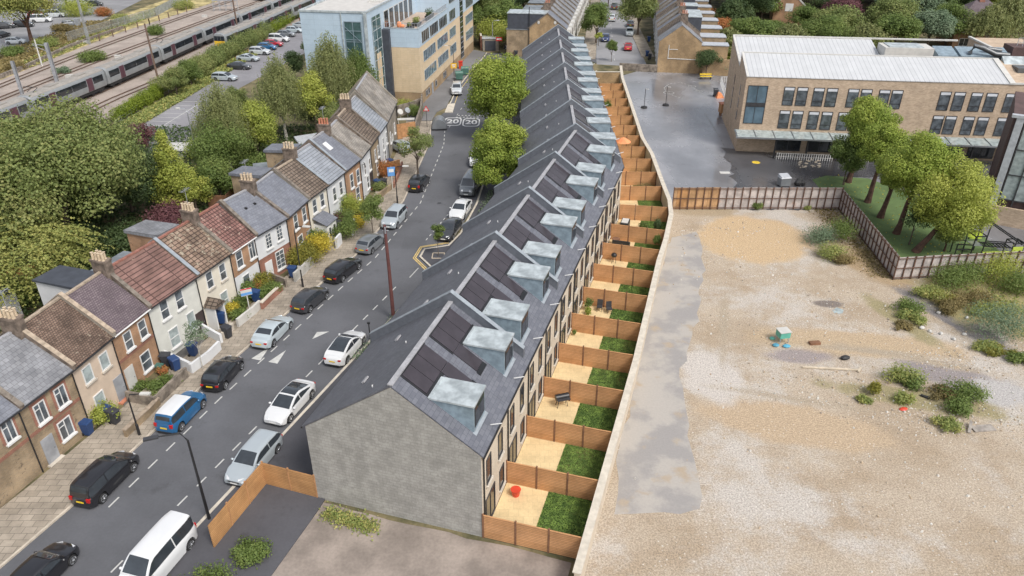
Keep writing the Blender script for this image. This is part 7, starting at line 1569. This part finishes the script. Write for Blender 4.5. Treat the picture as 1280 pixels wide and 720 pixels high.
# domed grey cycle hangar
p = TZ(549,155,.6); r = empty('cycle_hangar', (*p, .13), ang(dB)+.1, 'grey domed cycle hangar on the edge of the road', 'cycle hangar'); mb = MB()
mb.loft([[(x, 1.1*math.cos(a), .12+1.35*math.sin(a)) for a in [math.pi*k/12 for k in range(13)]] for x in (-1.3, 1.3)]); mb.build('shell', 'grey_metal', r, smooth=True)
mb = MB(); mb.box(-1.4,1.4,-1.15,1.15,0,.12); mb.build('base', 'dark_metal', r)
for k in (-.65, 0, .65): mb = MB(); mb.loft([[(k+dx, 1.12*math.cos(a), .12+1.37*math.sin(a)) for a in [math.pi*q/12 for q in range(13)]] for dx in (-.02,.02)]); mb.build('seam', 'galv', r)
# front garden walls: near the pavement, with different faces
def fw(pts, h, m, lab, cap=None, t=.22, z=.0): return wallrun('garden_wall', [TP(*q) for q in pts], t, h, m, lab, cap, z)
fw([(158,548), (188,520), (200,507)], .7, 'brick_stock', 'low wall in front of the dark slabs of the beige house', 'coping_tile')
fw([(161,502), (196,510), (208,498), (235,472)], 1.0, 'stone_wall_old', 'old mossy wall round the grassed front garden of the orange brick house')
fw([(240,468), (262,452), (276,438)], .95, 'render_white', 'white wall beside the pavement behind the thin street tree')
fw([(208,451), (240,466)], 1.0, 'render_white', 'white side wall between the orange brick and the pale grey houses'); fw([(252,415), (278,430)], .95, 'render_white', 'second white side wall of the pale grey house')
fw([(279,426), (292,413)], .8, 'stone_trim', 'grey-white wall in front of the tiled porch'); fw([(298,410), (318,394), (326,386)], .9, 'off_white', 'patterned white block wall under the estate agent board')
fw([(328,388), (340,376), (353,364)], .75, 'brick_red', 'low red brick wall in front of the two-tone house', 'kerb_pale'); fw([(333,350), (359,360)], 1.0, 'stone_wall_old', 'grey side wall of the two-tone house'); fw([(369,354), (382,342), (392,331)], 1.1, 'concrete', 'grey concrete wall below the yellow-leaved hedge')
fw([(421,312), (427,305)], 1.3, 'render_white', 'short white curved wall end beside the dark bushes'); fw([(441,296), (443,285)], 1.2, 'render_white', 'short white gate pier behind the small street tree'); fw([(466,256), (478,246), (491,236)], .8, 'brick_stock', 'low brown brick wall in front of the white house with the dish')
fw([(488,216), (500,212)], 1.4, 'timber', 'short timber fence across the far front garden'); fw([(492,236), (498,222), (503,208)], .7, 'brick_red', 'low brick wall along the pavement beside the black parked car')
wallrun('timber_fence', [TP(497,174), TP(520,170)], .1, 2.2, 'timber', 'reddish timber fence closing the last old front garden')
wallrun('garden_wall', [TP(520,170), TP(527,148), TP(528,132)], .25, 2.0, 'stone_wall_old', 'dark wall of the corner garden between the old terrace and the blue building')
wallrun('garden_wall', [TP(497,146), TP(512,142), TP(527,136)], .25, 1.8, 'stone_wall_old', 'dark wall behind the corner garden with satellite dishes')
for pts, m in (([(150,545), (157,488), (200,500), (182,528)], 'tarmac_slab_dark'), ([(212,450), (240,416), (268,432), (240,462)], 'tarmac_slab_dark'), ([(326,380), (344,352), (362,360), (350,372)], 'yard_dirt'), ([(466,252), (472,236), (492,226), (492,236)], 'paving_slab'), ([(400,330), (404,306), (440,290), (432,306)], 'yard_dirt')):
    sheet('forecourt', [TP(*q) for q in pts], .03, m)
sheet('front_lawn', [TP(*q) for q in ((165,500), (200,470), (232,470), (198,506))], .06, 'lawn_green')
FS = [(410,300,1.2,1.6,'leaf_dark','dark bush between the yellow hedge and the white porch'), (433,283,1.2,1.9,'leaf_mid','green bush by the bins of the white porch'), (455,270,1.2,1.5,'leaf_bright','light bush at the brown brick wall'), (300,400,.8,.9,'leaf_mid','small bush behind the patterned wall'), (341,366,.9,1.0,'leaf_mid','green shrub behind the low red wall'), (380,318,1.3,1.4,'leaf_mid','green shrub under the windows behind the yellow hedge'), (476,238,1.0,1.0,'leaf_olive','olive shrub behind the low brown wall'), (193,486,1.7,.5,'leaf_mid','grass and low plants in front of the orange brick house'), (205,468,.5,.7,'leaf_rust','small flowering bush by the bins of the orange brick house'), (131,528,1.2,1.4,'leaf_bright','rose bush with pale leaves beside the black bin'), (292,394,.75,1.1,'leaf_gold','round golden-yellow bush beside the tiled porch'),
  (302,386,1.0,1.1,'leaf_mid','green bush under the estate agent board'), (309,374,1.2,1.6,'leaf_mid','tall green bush in front of the two-colour house'), (319,366,1.0,1.2,'leaf_rust','reddish shrub under the climbing plant'), (331,363,1.1,1.6,'leaf_yellow','yellow-green shrub in front of the two-tone house'), (322,352,.9,3.6,'leaf_mid','dark green climber on the front of the white and brick house'), (331,372,.8,1.0,'leaf_mid','small shrub at the red brick wall'),
  (373,335,1.6,1.9,'leaf_yellow','yellow-leaved hedge bush by the lamp post'), (390,328,1.7,1.9,'leaf_yellow','yellow-leaved hedge bush in the middle'), (401,318,1.7,2.1,'leaf_gold','brightest yellow hedge bush, right end'), (397,310,1.2,1.9,'leaf_mid','green bush behind the yellow hedge'), (434,300,1.4,2.2,'leaf_mid','dark green bush by the short white wall'), (426,272,1.5,2.8,'leaf_mid','tall shrub in front of the white ribbed-roof house'), (427,284,.8,1.6,'leaf_purple','purple spiky shrub in front of the white ribbed-roof house'), (442,272,1.6,2.6,'leaf_bright','broad fresh-green shrub beside the purple one'), (447,284,1.1,1.1,'leaf_gold','yellow bush behind the small street tree'), (436,290,.9,1.8,'leaf_mid','ivy on the white gate pier'),
  (483,220,1.6,1.7,'leaf_rust','russet hedge in the far front garden'), (505,186,1.4,.9,'leaf_mid','green bush by the silver car in the front garden'), (506,140,1.6,1.9,'leaf_bright','bright bush in the corner garden'), (519,146,1.5,1.6,'leaf_mid','green shrub in the corner garden, right')]
for px, py, r_, h_, lf, lab in FS: shrub(TP(px, py), (r_,r_*.85,h_), lab, leaf=lf, n=int(1100*r_+300), size=.15, nb=int(10+6*r_), group='front garden plants on the left')
for px, py, lab in ((501,150,'white satellite dish standing in the corner garden'), (510,148,'grey satellite dish standing in the corner garden')):
    r = empty('satellite_dish', (*TP(px,py), 0), .4, lab, 'dish'); mb = MB(); mb.tube([(0,0,0), (0,0,1.2)], .04, 6); mb.build('pole', 'galv', r); mb = MB(); mb.tube([(0,0,1.3), (.03,-.1,1.36)], [.5,.44], 14); mb.build('dish', 'off_white' if px == 501 else 'grey_metal', r)
simple('white_table', lambda b: (b.box(-1.3,1.3,-.5,.5,1.0,1.06), b.box(-1.2,-1.1,-.4,.4,0,.999), b.box(1.1,1.2,-.4,.4,0,.999)) and None, 'off_white', TP(508,157), .1, 'white table-like board in the corner garden', 'table')
# lamp posts, poles, signs
def lamp(px, py, h, lab, col='black_metal', sgn=1, rz=0):
    p = TP(px, py); r = empty('street_lamp', (*p, .12), rz, lab, 'lamp post'); mb = MB(); mb.tube([(0,0,0), (0,0,.9), (0,0,.95), (0,0,h-.5), (sgn*.15,0,h-.1), (sgn*1.1,0,h)], [.1,.1,.06,.05,.045,.04], 8); mb.build('post', col, r)
    mb = MB(); mb.box(min(sgn*.9,sgn*1.6), max(sgn*.9,sgn*1.6), -.13, .13, h-.06, h+.05); mb.build('lamp_head', 'off_white' if col != 'galv' else 'galv', r); return r
l = lamp(379,360,6.4,'black street lamp on the left pavement beside the yellow hedge and a dark grey car', rz=-.2)
mb = MB(); mb.box(-.2,.2,-.09,-.07,1.9,2.3); mb.build('notice', 'off_white', l)
lamp(497,255,4.6,'short dark post on the left pavement below the blue estate agent board'); lamp(175,545,3.6,'black post on the pavement at the bottom edge behind the blue and white car')
l = lamp(568,104,6.6,'lamp post with a yellow sign beside the blue building', 'dark_metal', -1); mb = MB(); mb.box(-.55,.55,-.1,-.06,2.6,3.5); sg = mb.build('yellow_sign', 'sign_yellow', l); mb = MB(); mb.box(-.35,.35,-.115,-.101,3.1,3.3); mb.box(-.28,.28,-.115,-.101,2.8,2.95); mb.build('sign_panel', 'white_paint', sg)
p = TP(492,399); r = empty('telegraph_pole', (*p, .12), 0, 'tall reddish-brown wooden pole beside the new slate roofs', 'pole'); mb = MB(); mb.tube([(0,0,0), (0,0,4.6), (-.05,0,9.0)], [.17,.15,.12], 12); mb.build('pole', 'rust_pole', r); mb = MB(); mb.box(-.06,.06,-.2,-.14,8.3,8.9); mb.tube([(-.25,0,8.5), (.25,0,8.5)], .03, 6); mb.build('bracket', 'galv', r)
p = TP(262,650); r = empty('street_lamp', (*p, .12), R(200), 'black street lamp bending over the road at the bottom left', 'lamp post'); mb = MB(); mb.tube([(0,0,0), (0,0,6.2), (.3,0,6.8), (1.6,0,6.9)], [.1,.06,.05,.04], 8); mb.build('post', 'black_metal', r); mb = MB(); mb.box(1.4,2.2,-.14,.14,6.84,6.95); mb.build('lamp_head', 'dark_metal', r)
p = TP(463,425); r = empty('bollard', (*p, .12), 0, 'thin black post on the kerb beside the white car with the panoramic rear', 'post'); mb = MB(); mb.tube([(0,0,0), (0,0,1.5)], .05, 8); mb.build('post', 'black_metal', r); mb = MB(); mb.box(-.12,.12,-.06,.06,1.5,1.65); mb.build('cap', 'black_metal', r)
p = TP(605,238); r = empty('bollard', (*p, .12), 0, 'dark post on the footpath beside the silver-grey van', 'post'); mb = MB(); mb.tube([(0,0,0), (0,0,2.2)], .05, 8); mb.build('post', 'black_metal', r)
def board(px, py, lab, w_, h_, z, rz=0, ph=2.6, m='off_white', base=.0):
    r = empty('agent_board', (*TP(px,py), base), rz, lab, 'sign board', 'estate agent boards'); mb = MB(); mb.box(-.04,.04,-.04,.04,0,z+h_); mb.build('post', 'off_white', r)
    mb = MB(); mb.box(-w_/2,w_/2,-.075,-.045,z,z+h_); b = mb.build('board', m, r); return r, b
r, b = board(313,392,'white estate agent board with red and blue bands above the patterned wall', .95,.7,1.9, .5); mb = MB(); mb.box(-.48,.48,-.085,-.077,2.5,2.6); mb.build('red_band', 'sign_red', b); mb = MB(); mb.box(-.48,.48,-.085,-.077,1.95,2.2); mb.build('blue_band', 'sign_blue', b)
r, b = board(491,238,'light blue estate agent board on a white post beside the russet hedge', .95,1.15,1.9, .3, m='sign_blue'); mb = MB(); mb.box(-.3,.3,-.085,-.077,2.4,2.8); mb.build('white_mark', 'white_paint', b)
# triangular warning sign, red sign and chevrons
r = empty('warning_sign', (*TP(534,160), .12), 0, 'triangular red-bordered warning sign on the left pavement', 'road sign'); mb = MB(); mb.tube([(0,0,0), (0,0,2.9)], .04, 8); mb.build('post', 'dark_metal', r)
mb = MB(); q = [(-.5,2.5), (.5,2.5), (0,3.35)]; mb.solid([(x,-.07,z) for x, z in q], [(x,-.045,z) for x, z in q]); tri = mb.build('sign_border', 'sign_red', r); mb = MB(); q = [(-.31,2.61), (.31,2.61), (0,3.12)]; mb.face([(x,-.078,z) for x, z in q]); mb.build('sign_face', 'white_paint', tri); mb = MB(); mb.box(-.03,.03,-.09,-.079,2.66,2.95); mb.build('symbol', 'black_metal', tri)
r = empty('road_sign', (*TP(624,67), .1), 0, 'red rectangular sign on a post by the small garage', 'road sign'); mb = MB(); mb.tube([(0,0,0), (0,0,3.0)], .05, 8); mb.build('post', 'dark_metal', r); mb = MB(); mb.box(-.65,.65,-.08,-.05,2.5,3.3); b = mb.build('sign_face', 'sign_red', r); mb = MB(); mb.box(-.5,.5,-.095,-.081,2.75,3.05); mb.build('white_band', 'white_paint', b)
r = empty('chevron_sign', (*TP(635,66), .1), 0, 'black sign with two white chevrons at the bend of the road', 'road sign'); mb = MB(); mb.box(-.9,.9,-.08,-.05,.7,1.5); b = mb.build('sign_face', 'black_metal', r)
for x in (-.55,.1):
    mb = MB(); mb.face([(x,-.09,1.42), (x+.2,-.09,1.42), (x+.45,-.09,1.1), (x+.25,-.09,1.1)]); mb.face([(x+.25,-.09,1.1), (x+.45,-.09,1.1), (x+.2,-.09,.78), (x,-.09,.78)]); mb.build('chevron', 'white_paint', b)
for x in (-.6,.6): mb = MB(); mb.box(x-.04,x+.04,-.05,.0,0,1.5); mb.build('post', 'dark_metal', r)
# timber bin stores on the street side of the new terrace
for i_, (k, off) in enumerate(((11,.6),(13,.6),(9,.6),(15,.6),(7,.6))):
    o2, d2, W = new_frames[k]; n2 = Vector((-d2.y, d2.x)); p = o2+d2*off+n2*(WW+.4); r = empty('bin_store', (p.x, p.y, .12), ang(d2), f'{["timber bin store glimpsed between the rounded trees and the slate roof","timber bin store behind the larger rounded tree","timber bin store by the nearer rounded tree","timber bin store farther up behind the larger rounded tree","timber bin store hidden below the slate eaves near the white saloon"][i_]}', 'bin store', 'timber bin stores')
    mb = MB(); mb.box(0,2.2,0,.9,.0,1.3); mb.build('screen', 'fence_wood', r); mb = MB(); mb.box(-.05,2.25,-.05,.95,1.303,1.36); mb.build('top', 'off_white', r)
# ------------------------------------------------------------------ garden things
def gx(i, x, t):   # point in garden i: x along the terrace, t metres out from the wall
    p, d, tt = rows[i]; dd_ = new_frames[min(i, 21)][1]; q = p+dd_*x+d*t; return (q.x, q.y)
def chair_(loc, rz, m, lab, z=.05):
    r = empty('garden_chair', (*loc, z), rz, lab, 'chair', 'garden chairs'); mb = MB(); mb.box(-.25,.25,-.25,.25,.42,.48); mb.build('seat', m, r); mb = MB(); mb.solid([(-.25,.22,.481), (.25,.22,.481), (.25,.27,.481), (-.25,.27,.481)], [(-.25,.32,1.0), (.25,.32,1.0), (.25,.37,1.0), (-.25,.37,1.0)]); mb.build('backrest', m, r)
    for sx in (-.22,.19):
        for sy in (-.22,.19): mb = MB(); mb.box(sx,sx+.03,sy,sy+.03,0,.419); mb.build('leg', m, r)
def bbq(loc, rz, lab, big):
    r = empty('barbecue', (*loc, .05), rz, lab, 'barbecue', 'barbecues'); mb = MB()
    if big: mb.tube([(-.5,0,.85), (.5,0,.85)], .24, 14)
    else: mb.ball((0,0,.85), (.3,.3,.24), 12, 8)
    mb.build('bowl', 'black_metal', r, smooth=True)
    if big: mb = MB(); mb.box(-.5,.5,-.5,-.24,.82,.85); mb.build('shelf', 'dark_metal', r)
    for sx, sy in ((-.4,-.2),(.4,-.2),(-.4,.2),(.4,.2)) if big else ((-.2,-.15),(.2,-.15),(0,.22)): mb = MB(); mb.bar((sx,sy,0), (sx*.7,sy*.7,.75), .04); mb.build('leg', 'dark_metal', r)
bbq(gx(2,4.0,1.6), .3, 'black barrel barbecue against the fence of a near patio', True); bbq(gx(7,4.2,1.3), 0, 'black kettle barbecue on a patio in the middle of the row', False)
chair_(gx(5,4.0,1.7), -.2, 'dark_metal', 'dark garden chair against the fence, nearer the plants'); chair_(gx(5,3.9,2.6), .1, 'dark_metal', 'dark garden chair next to the other, nearer the lawn')
shrub(gx(5,3.9,.7), (.4,.4,1.1), 'potted green plant beside the dark garden chairs', leaf='leaf_mid', n=500, size=.12, nb=6); shrub(gx(5,2.9,.9), (.35,.35,.7), 'second pot plant beside the dark garden chairs', leaf='leaf_bright', n=400, size=.12, nb=6); shrub(gx(4,4.2,.4), (.2,.2,.5), 'tiny red-potted plant by a patio door', leaf='leaf_mid', n=200, size=.1, nb=5)
shrub(gx(8,3.8,5.3-.2), (.5,.4,1.5), 'green climbing plant in the corner of a back garden', leaf='leaf_mid', n=700, size=.14, nb=8); shrub(gx(9,2.5,4.6), (.7,.5,1.7), 'dark green bush in the corner of a back garden by the bend', leaf='leaf_dark', n=900, size=.14, nb=10); shrub(gx(9,3.6,3.0), (.5,.4,.8), 'low plant on the lawn edge by the bend', leaf='leaf_mid', n=500, size=.14, nb=8)
r = empty('red_chair', (*gx(0,3.8,.9), .05), .3, 'bright red plastic tub on the nearest patio', 'tub'); mb = MB(); mb.loft([[(math.cos(a)*q, math.sin(a)*q, z) for a in [k*math.pi/6 for k in range(12)]] for q, z in ((.22,0), (.32,.5), (.34,.52))]); mb.build('tub', 'red_plastic', r)
r = empty('rattan_sofa', (*gx(8,3.4,1.4), .05), ang(dA)+1.57, 'dark rattan sofa on a patio near the bend', 'sofa'); mb = MB(); mb.box(-.9,.9,-.35,.35,0,.42); mb.build('seat', 'plastic_black', r); mb = MB(); mb.box(-.9,.9,.352,.5,0,.8); mb.build('backrest', 'plastic_black', r)
r = empty('garden_table', (*gx(8,3.6,.8), .05), 0, 'small round dark table on a patio near the bend', 'table'); mb = MB(); mb.tube([(0,0,.68), (0,0,.72)], .42, 16); mb.build('tabletop', 'timber_dark', r); mb = MB(); mb.tube([(0,0,0), (0,0,.679)], .05, 6); mb.build('leg', 'dark_metal', r)
r = empty('hot_tub_cover', (*gx(9,3.6,1.0), .05), ang(dA), 'black garden storage box with a white top by the bend', 'storage box'); mb = MB(); mb.box(-.75,.75,-.45,.45,0,.7); mb.build('box', 'plastic_black', r); mb = MB(); mb.box(-.6,.6,-.35,.35,.703,.76); mb.build('lid', 'off_white', r)
p = G(773,170,1.6); r = empty('parasol', (15.2,99.6,0), 0, 'orange-pink half-folded parasol in a far back garden', 'parasol'); mb = MB(); mb.loft([[(math.cos(a)*q, math.sin(a)*q, z) for a in [k*math.pi/5 for k in range(10)]] for q, z in ((1.1,1.9), (.6,2.25), (.05,2.5))]); mb.build('canopy', 'orange_cloth', r); mb = MB(); mb.tube([(0,0,0), (0,0,2.5)], .03, 6); mb.build('pole', 'off_white', r)
shrub((16.4,89.5), (1.2,.9,1.2), 'straw-coloured dead plants in a far back garden', leaf='leaf_dry', n=1300, size=.13, nb=10); shrub((16.2,86.0), (1.1,.9,.9), 'second heap of straw-coloured plants in a far back garden', leaf='leaf_dry', n=1100, size=.13, nb=10); shrub((15.6,121.5), (.8,.6,1.5), 'green plant in the farthest back gardens', leaf='leaf_mid', n=700, size=.16, nb=8)
# ------------------------------------------------------------------ playground things
def pole_stand(px, py, lab):
    r = empty('netball_post', (*TP(px,py), 0), 0, lab, 'netball post', 'netball posts on the playground'); mb = MB(); mb.tube([(0,0,.12), (0,0,3.2)], .05, 8); mb.build('pole', 'dark_metal', r)
    mb = MB(); mb.loft([[(math.cos(a)*q, math.sin(a)*q, z) for a in [k*math.pi/6 for k in range(12)]] for q, z in ((.55,0), (.5,.25), (.15,.32))]); mb.build('base', 'plastic_black', r)
    mb = MB()
    for k in range(16): a0, a1 = k*math.pi/8, (k+1)*math.pi/8; mb.bar((.25+.25*math.cos(a0)*1.0, .3*math.sin(a0)-.25, 3.15), (.25+.25*math.cos(a1), .3*math.sin(a1)-.25, 3.15), .04)
    mb.build('hoop', 'off_white', r)
pole_stand(805,135,'netball post standing on its own on the left of the playground'); pole_stand(832,132,'netball post to the right, beside the painted white shape')
mb = MB(); pc = TP(866,112)
def dotline(pts, w_):
    dashes(mb, pts, .5, .35, w_, .012)
dotline([TP(*q) for q in ((830,110), (836,105), (850,103), (863,107), (872,113), (884,123))], .22); dotline([TP(*q) for q in ((884,123), (870,124), (856,124), (843,120), (834,116), (830,110))], .22)
for cx_, cy_, rr_ in ((865,108,.75), (874,114,.6), (836,116,1.0)):
    p = TP(cx_, cy_)
    for k in range(14):
        a0, a1 = k*math.pi/7, (k+1)*math.pi/7; mb.face([(p[0]+math.cos(a)*q, p[1]+math.sin(a)*q, .0165) for a, q in ((a0,rr_), (a1,rr_), (a1,rr_*.8), (a0,rr_*.8))])
ribbon(mb, [TP(*q) for q in ((880,140), (900,172), (906,184))], -.05, .05, .012); struct(mb.build('playground_marking', 'marking_faded'))
p = TP(882,99); r = empty('bench', (*p, 0), 0, 'yellow bench in front of the small dark tree', 'bench'); mb = MB(); mb.box(-1.1,1.1,-.3,.3,.48,.56); mb.build('seat', 'bench_yellow', r)
for s in (-.9,.9): mb = MB(); mb.box(s-.06,s+.06,-.25,.25,0,.479); mb.build('leg', 'dark_metal', r)
mb = MB(); mb.box(-1.1,1.1,.32,.38,.7,1.0); mb.build('backrest', 'bench_yellow', r)
bin_(TP(894,121), 0, 'bin_black', 'black bin by the orange sheet at the school end wall', z=0, s=1.3); 
simple('orange_sheet', lambda b: b.solid([(-.7,-.5,0),(.7,-.5,0),(.5,.6,0),(-.6,.5,0)],[(-.3,-.1,.9),(.3,-.3,.7),(.3,.3,.8),(-.3,.3,1.0)]), 'orange_cloth', TP(899,122), .2, 'orange covered heap beside the black bin at the school', 'cover')
r = empty('timber_shed', (*TP(907,144), 0), .1, 'small brown timber shelter against the school end wall', 'shelter'); mb = MB(); mb.box(-1.1,1.1,-.6,.6,.5,1.9); mb.build('body', 'timber', r); mb = MB(); mb.box(-1.2,1.2,-.7,.7,1.903,2.0); mb.build('roof', 'red_clay', r)
for sx in (-.9,.9): mb = MB(); mb.box(sx-.05,sx+.05,-.5,.5,0,.499); mb.build('leg', 'timber_dark', r)
r = empty('grit_bin', (*TP(910,149), 0), 0, 'small yellow grit bin at the corner of the school', 'bin'); mb = MB(); mb.solid([(-.5,-.4,0),(.5,-.4,0),(.5,.4,0),(-.5,.4,0)],[(-.55,-.45,.7),(.55,-.45,.7),(.55,.45,.7),(-.55,.45,.7)]); mb.build('body', 'bin_yellow', r); mb = MB(); mb.solid([(-.6,-.5,.703),(.6,-.5,.703),(.6,.5,.703),(-.6,.5,.703)],[(-.5,-.3,.95),(.5,-.3,.95),(.5,.4,1.0),(-.5,.4,1.0)]); mb.build('lid', 'bin_yellow', r)
railing('bed_fence', [TP(900,104), TP(905,118), TP(910,132)], 1.2, 'white_paint', 'white slatted fence round the planted beds at the school end', infill=('white_paint', .35), step=1.8)
railing('bed_fence', [TP(900,104), TP(915,104)], 1.2, 'white_paint', 'far side of the white slatted fence at the school end', infill=('white_paint', .35), step=1.8)
r = empty('storage_bin', (*TP(979,232), 0), R(10), 'pale grey-blue lidded bin behind the far hoarding', 'bin'); mb = MB(); mb.box(-.65,.65,-.5,.5,.1,1.1); mb.build('body', 'grey_metal', r); mb = MB(); mb.solid([(-.7,-.55,1.103),(.7,-.55,1.103),(.7,.55,1.103),(-.7,.55,1.103)],[(-.6,-.45,1.25),(.6,-.45,1.25),(.6,.55,1.45),(-.6,.55,1.45)]); mb.build('lid', 'lead_light', r)
simple('black_sacks', lambda b: (b.ball((0,0,.35),(.5,.4,.4),8,5), b.ball((.6,.1,.3),(.4,.35,.35),8,5), b.ball((.2,.3,.55),(.4,.35,.35),8,5)) and None, 'plastic_black', TP(997,232), 0, 'heap of black rubbish sacks behind the far hoarding', 'sacks')
mb = MB(); p = TP(945,203); mb.prism([(p[0]+.55*math.cos(k*math.pi/7), p[1]+.55*math.sin(k*math.pi/7)) for k in range(14)], 0, .013); struct(mb.build('manhole_cover', 'bench_yellow'))
rg2 = random.Random(5)
mb = MB()
for k in range(26):
    x, y = TP(1013+rg2.uniform(-14,12), 205+rg2.uniform(-6,5)); mb.ball((x,y,.04), (rg2.uniform(.1,.3),.12,.08), 6, 4)
o = struct(mb.build('debris', 'timber_pale'), 'stuff'); o['label'] = 'scattered branches and leaves on the tarmac in front of the school'
# climbing frame
p = TP(1234,320); r = empty('climbing_frame', (p[0], p[1], .03), R(4), 'black steel climbing frame with lime-green boards behind the near hoarding', 'climbing frame')
r.scale = (.72,.8,.85)
def fr(name, bars, m='black_metal', w_=.11):
    mb = MB()
    for a, b in bars: mb.bar(a, b, w_)
    return mb.build(name, m, r)
for (x, y, w_, d_, h_) in ((-2.6,0,1.6,1.6,2.6), (.6,3.4,1.5,1.5,3.0), (3.2,-.2,1.6,1.4,1.6)):
    fr('tower_frame', [((x+sx*w_,y+sy*d_,0), (x+sx*w_,y+sy*d_,h_)) for sx in (0,1) for sy in (0,1)]+[((x,y,h_),(x+w_,y,h_)), ((x+w_,y,h_),(x+w_,y+d_,h_)), ((x+w_,y+d_,h_),(x,y+d_,h_)), ((x,y+d_,h_),(x,y,h_))])
fr('bridge', [((-1,0,1.3),(3.2,-.1,1.0)), ((-1,1.2,1.3),(3.2,1.1,1.0)), ((-1,0,2.0),(3.2,-.1,1.7))]+[((-1+k*.5,0,1.3-k*.035),(-1+k*.5,1.2,1.3-k*.035)) for k in range(9)])
fr('ladder', [((2.1,3.4,2.9),(4.9,.2,1.4)), ((1.7,3.0,2.9),(4.5,-.2,1.4))]+[((2.1+k*.35,3.4-k*.4,2.9-k*.19),(1.7+k*.35,3.0-k*.4,2.9-k*.19)) for k in range(8)])
fr('side_frame', [((-4.6,.4,0),(-4.6,.4,1.5)), ((-3.6,.4,0),(-3.6,.4,1.5)), ((-4.6,.4,1.5),(-2.6,0,1.5)), ((-4.6,1.4,1.5),(-2.6,1.4,1.5)), ((-4.6,1.4,0),(-4.6,1.4,1.5)), ((-4.6,.4,.8),(-2.6,.2,.8))])
for x0, x1, y, z0, z1 in ((-1.0,3.0,-.15,.15,.6), (-1.6,.2,2.2,1.3,2.2), (3.2,4.7,-.3,.2,1.2), (-2.4,-1.2,1.7,1.8,2.5)):
    mb = MB(); mb.box(x0,x1,y,y+.05,z0,z1); mb.build('board', 'equip_green', r)
mb = MB(); mb.box(-2.5,-1.1,.1,1.5,1.3,1.36); mb.build('platform', 'grey_metal', r)
# ------------------------------------------------------------------ back yards on the left
def yard_fence(pts, h, m, lab): 
    o = wallrun('yard_fence', [TP(*q) for q in pts], .08, h, m, lab); o['category'] = 'fence'; return o
yard_fence([(2,396), (8,366), (42,352), (62,358)], 1.9, 'fence_wood_orange', 'new orange timber fence round the small yard at the left edge')
yard_fence([(262,262), (285,262), (312,232), (318,218)], 1.8, 'timber_dark', 'dark red-brown fence behind the slate roofs'); yard_fence([(318,222), (340,228), (350,205)], 1.8, 'timber_grey', 'grey wooden fence below the bright tree'); yard_fence([(352,218), (372,200), (395,186)], 1.7, 'timber_dark', 'dark fence between the gardens under the tall birches')
def shed(px, py, w_, d_, h_, rz, wm, rm, lab):
    r = empty('shed', (*TP(px,py), 0), rz, lab, 'shed'); mb = MB(); mb.box(0,w_,0,d_,0,h_); mb.build('wall', wm, r); mb = MB(); mb.solid([(-.15,-.15,h_+.003),(w_+.15,-.15,h_+.003),(w_+.15,d_+.15,h_+.003),(-.15,d_+.15,h_+.003)],[(-.15,-.15,h_+.1),(w_+.15,-.15,h_+.1),(w_+.15,d_+.15,h_+.4),(-.15,d_+.15,h_+.4)]); mb.build('roof', rm, r); mb = MB(); mb.box(w_*.3,w_*.3+.9,-.05,-.003,0,1.9); mb.build('door', 'timber_dark', r)
shed(30,395,5.5,4.2,2.7,ang(dA)+U/2,'render_white','felt','flat dark-roofed white outbuilding behind the beige house'); shed(322,236,3.0,2.2,2.1,.3,'timber_grey','felt_grey','weathered shed with a pale roof below the bright tree'); shed(378,200,3.4,2.4,2.2,.5,'timber_dark','lead_light','dark shed with a white-edged roof behind the far old houses')
simple('orange_toy', lambda b: b.box(-.8,.8,-.5,.5,0,.5), 'orange_cloth', TP(330,232), .2, 'orange play equipment in the yard below the bright tree', 'toy')
simple('red_tarpaulin', lambda b: b.ball((0,0,0),(1.0,.9,.8),9,5), 'red_plastic', (-49.6,72.4), .2, 'bright red cloth glimpsed through the trees at the left', 'cloth', 6.0)
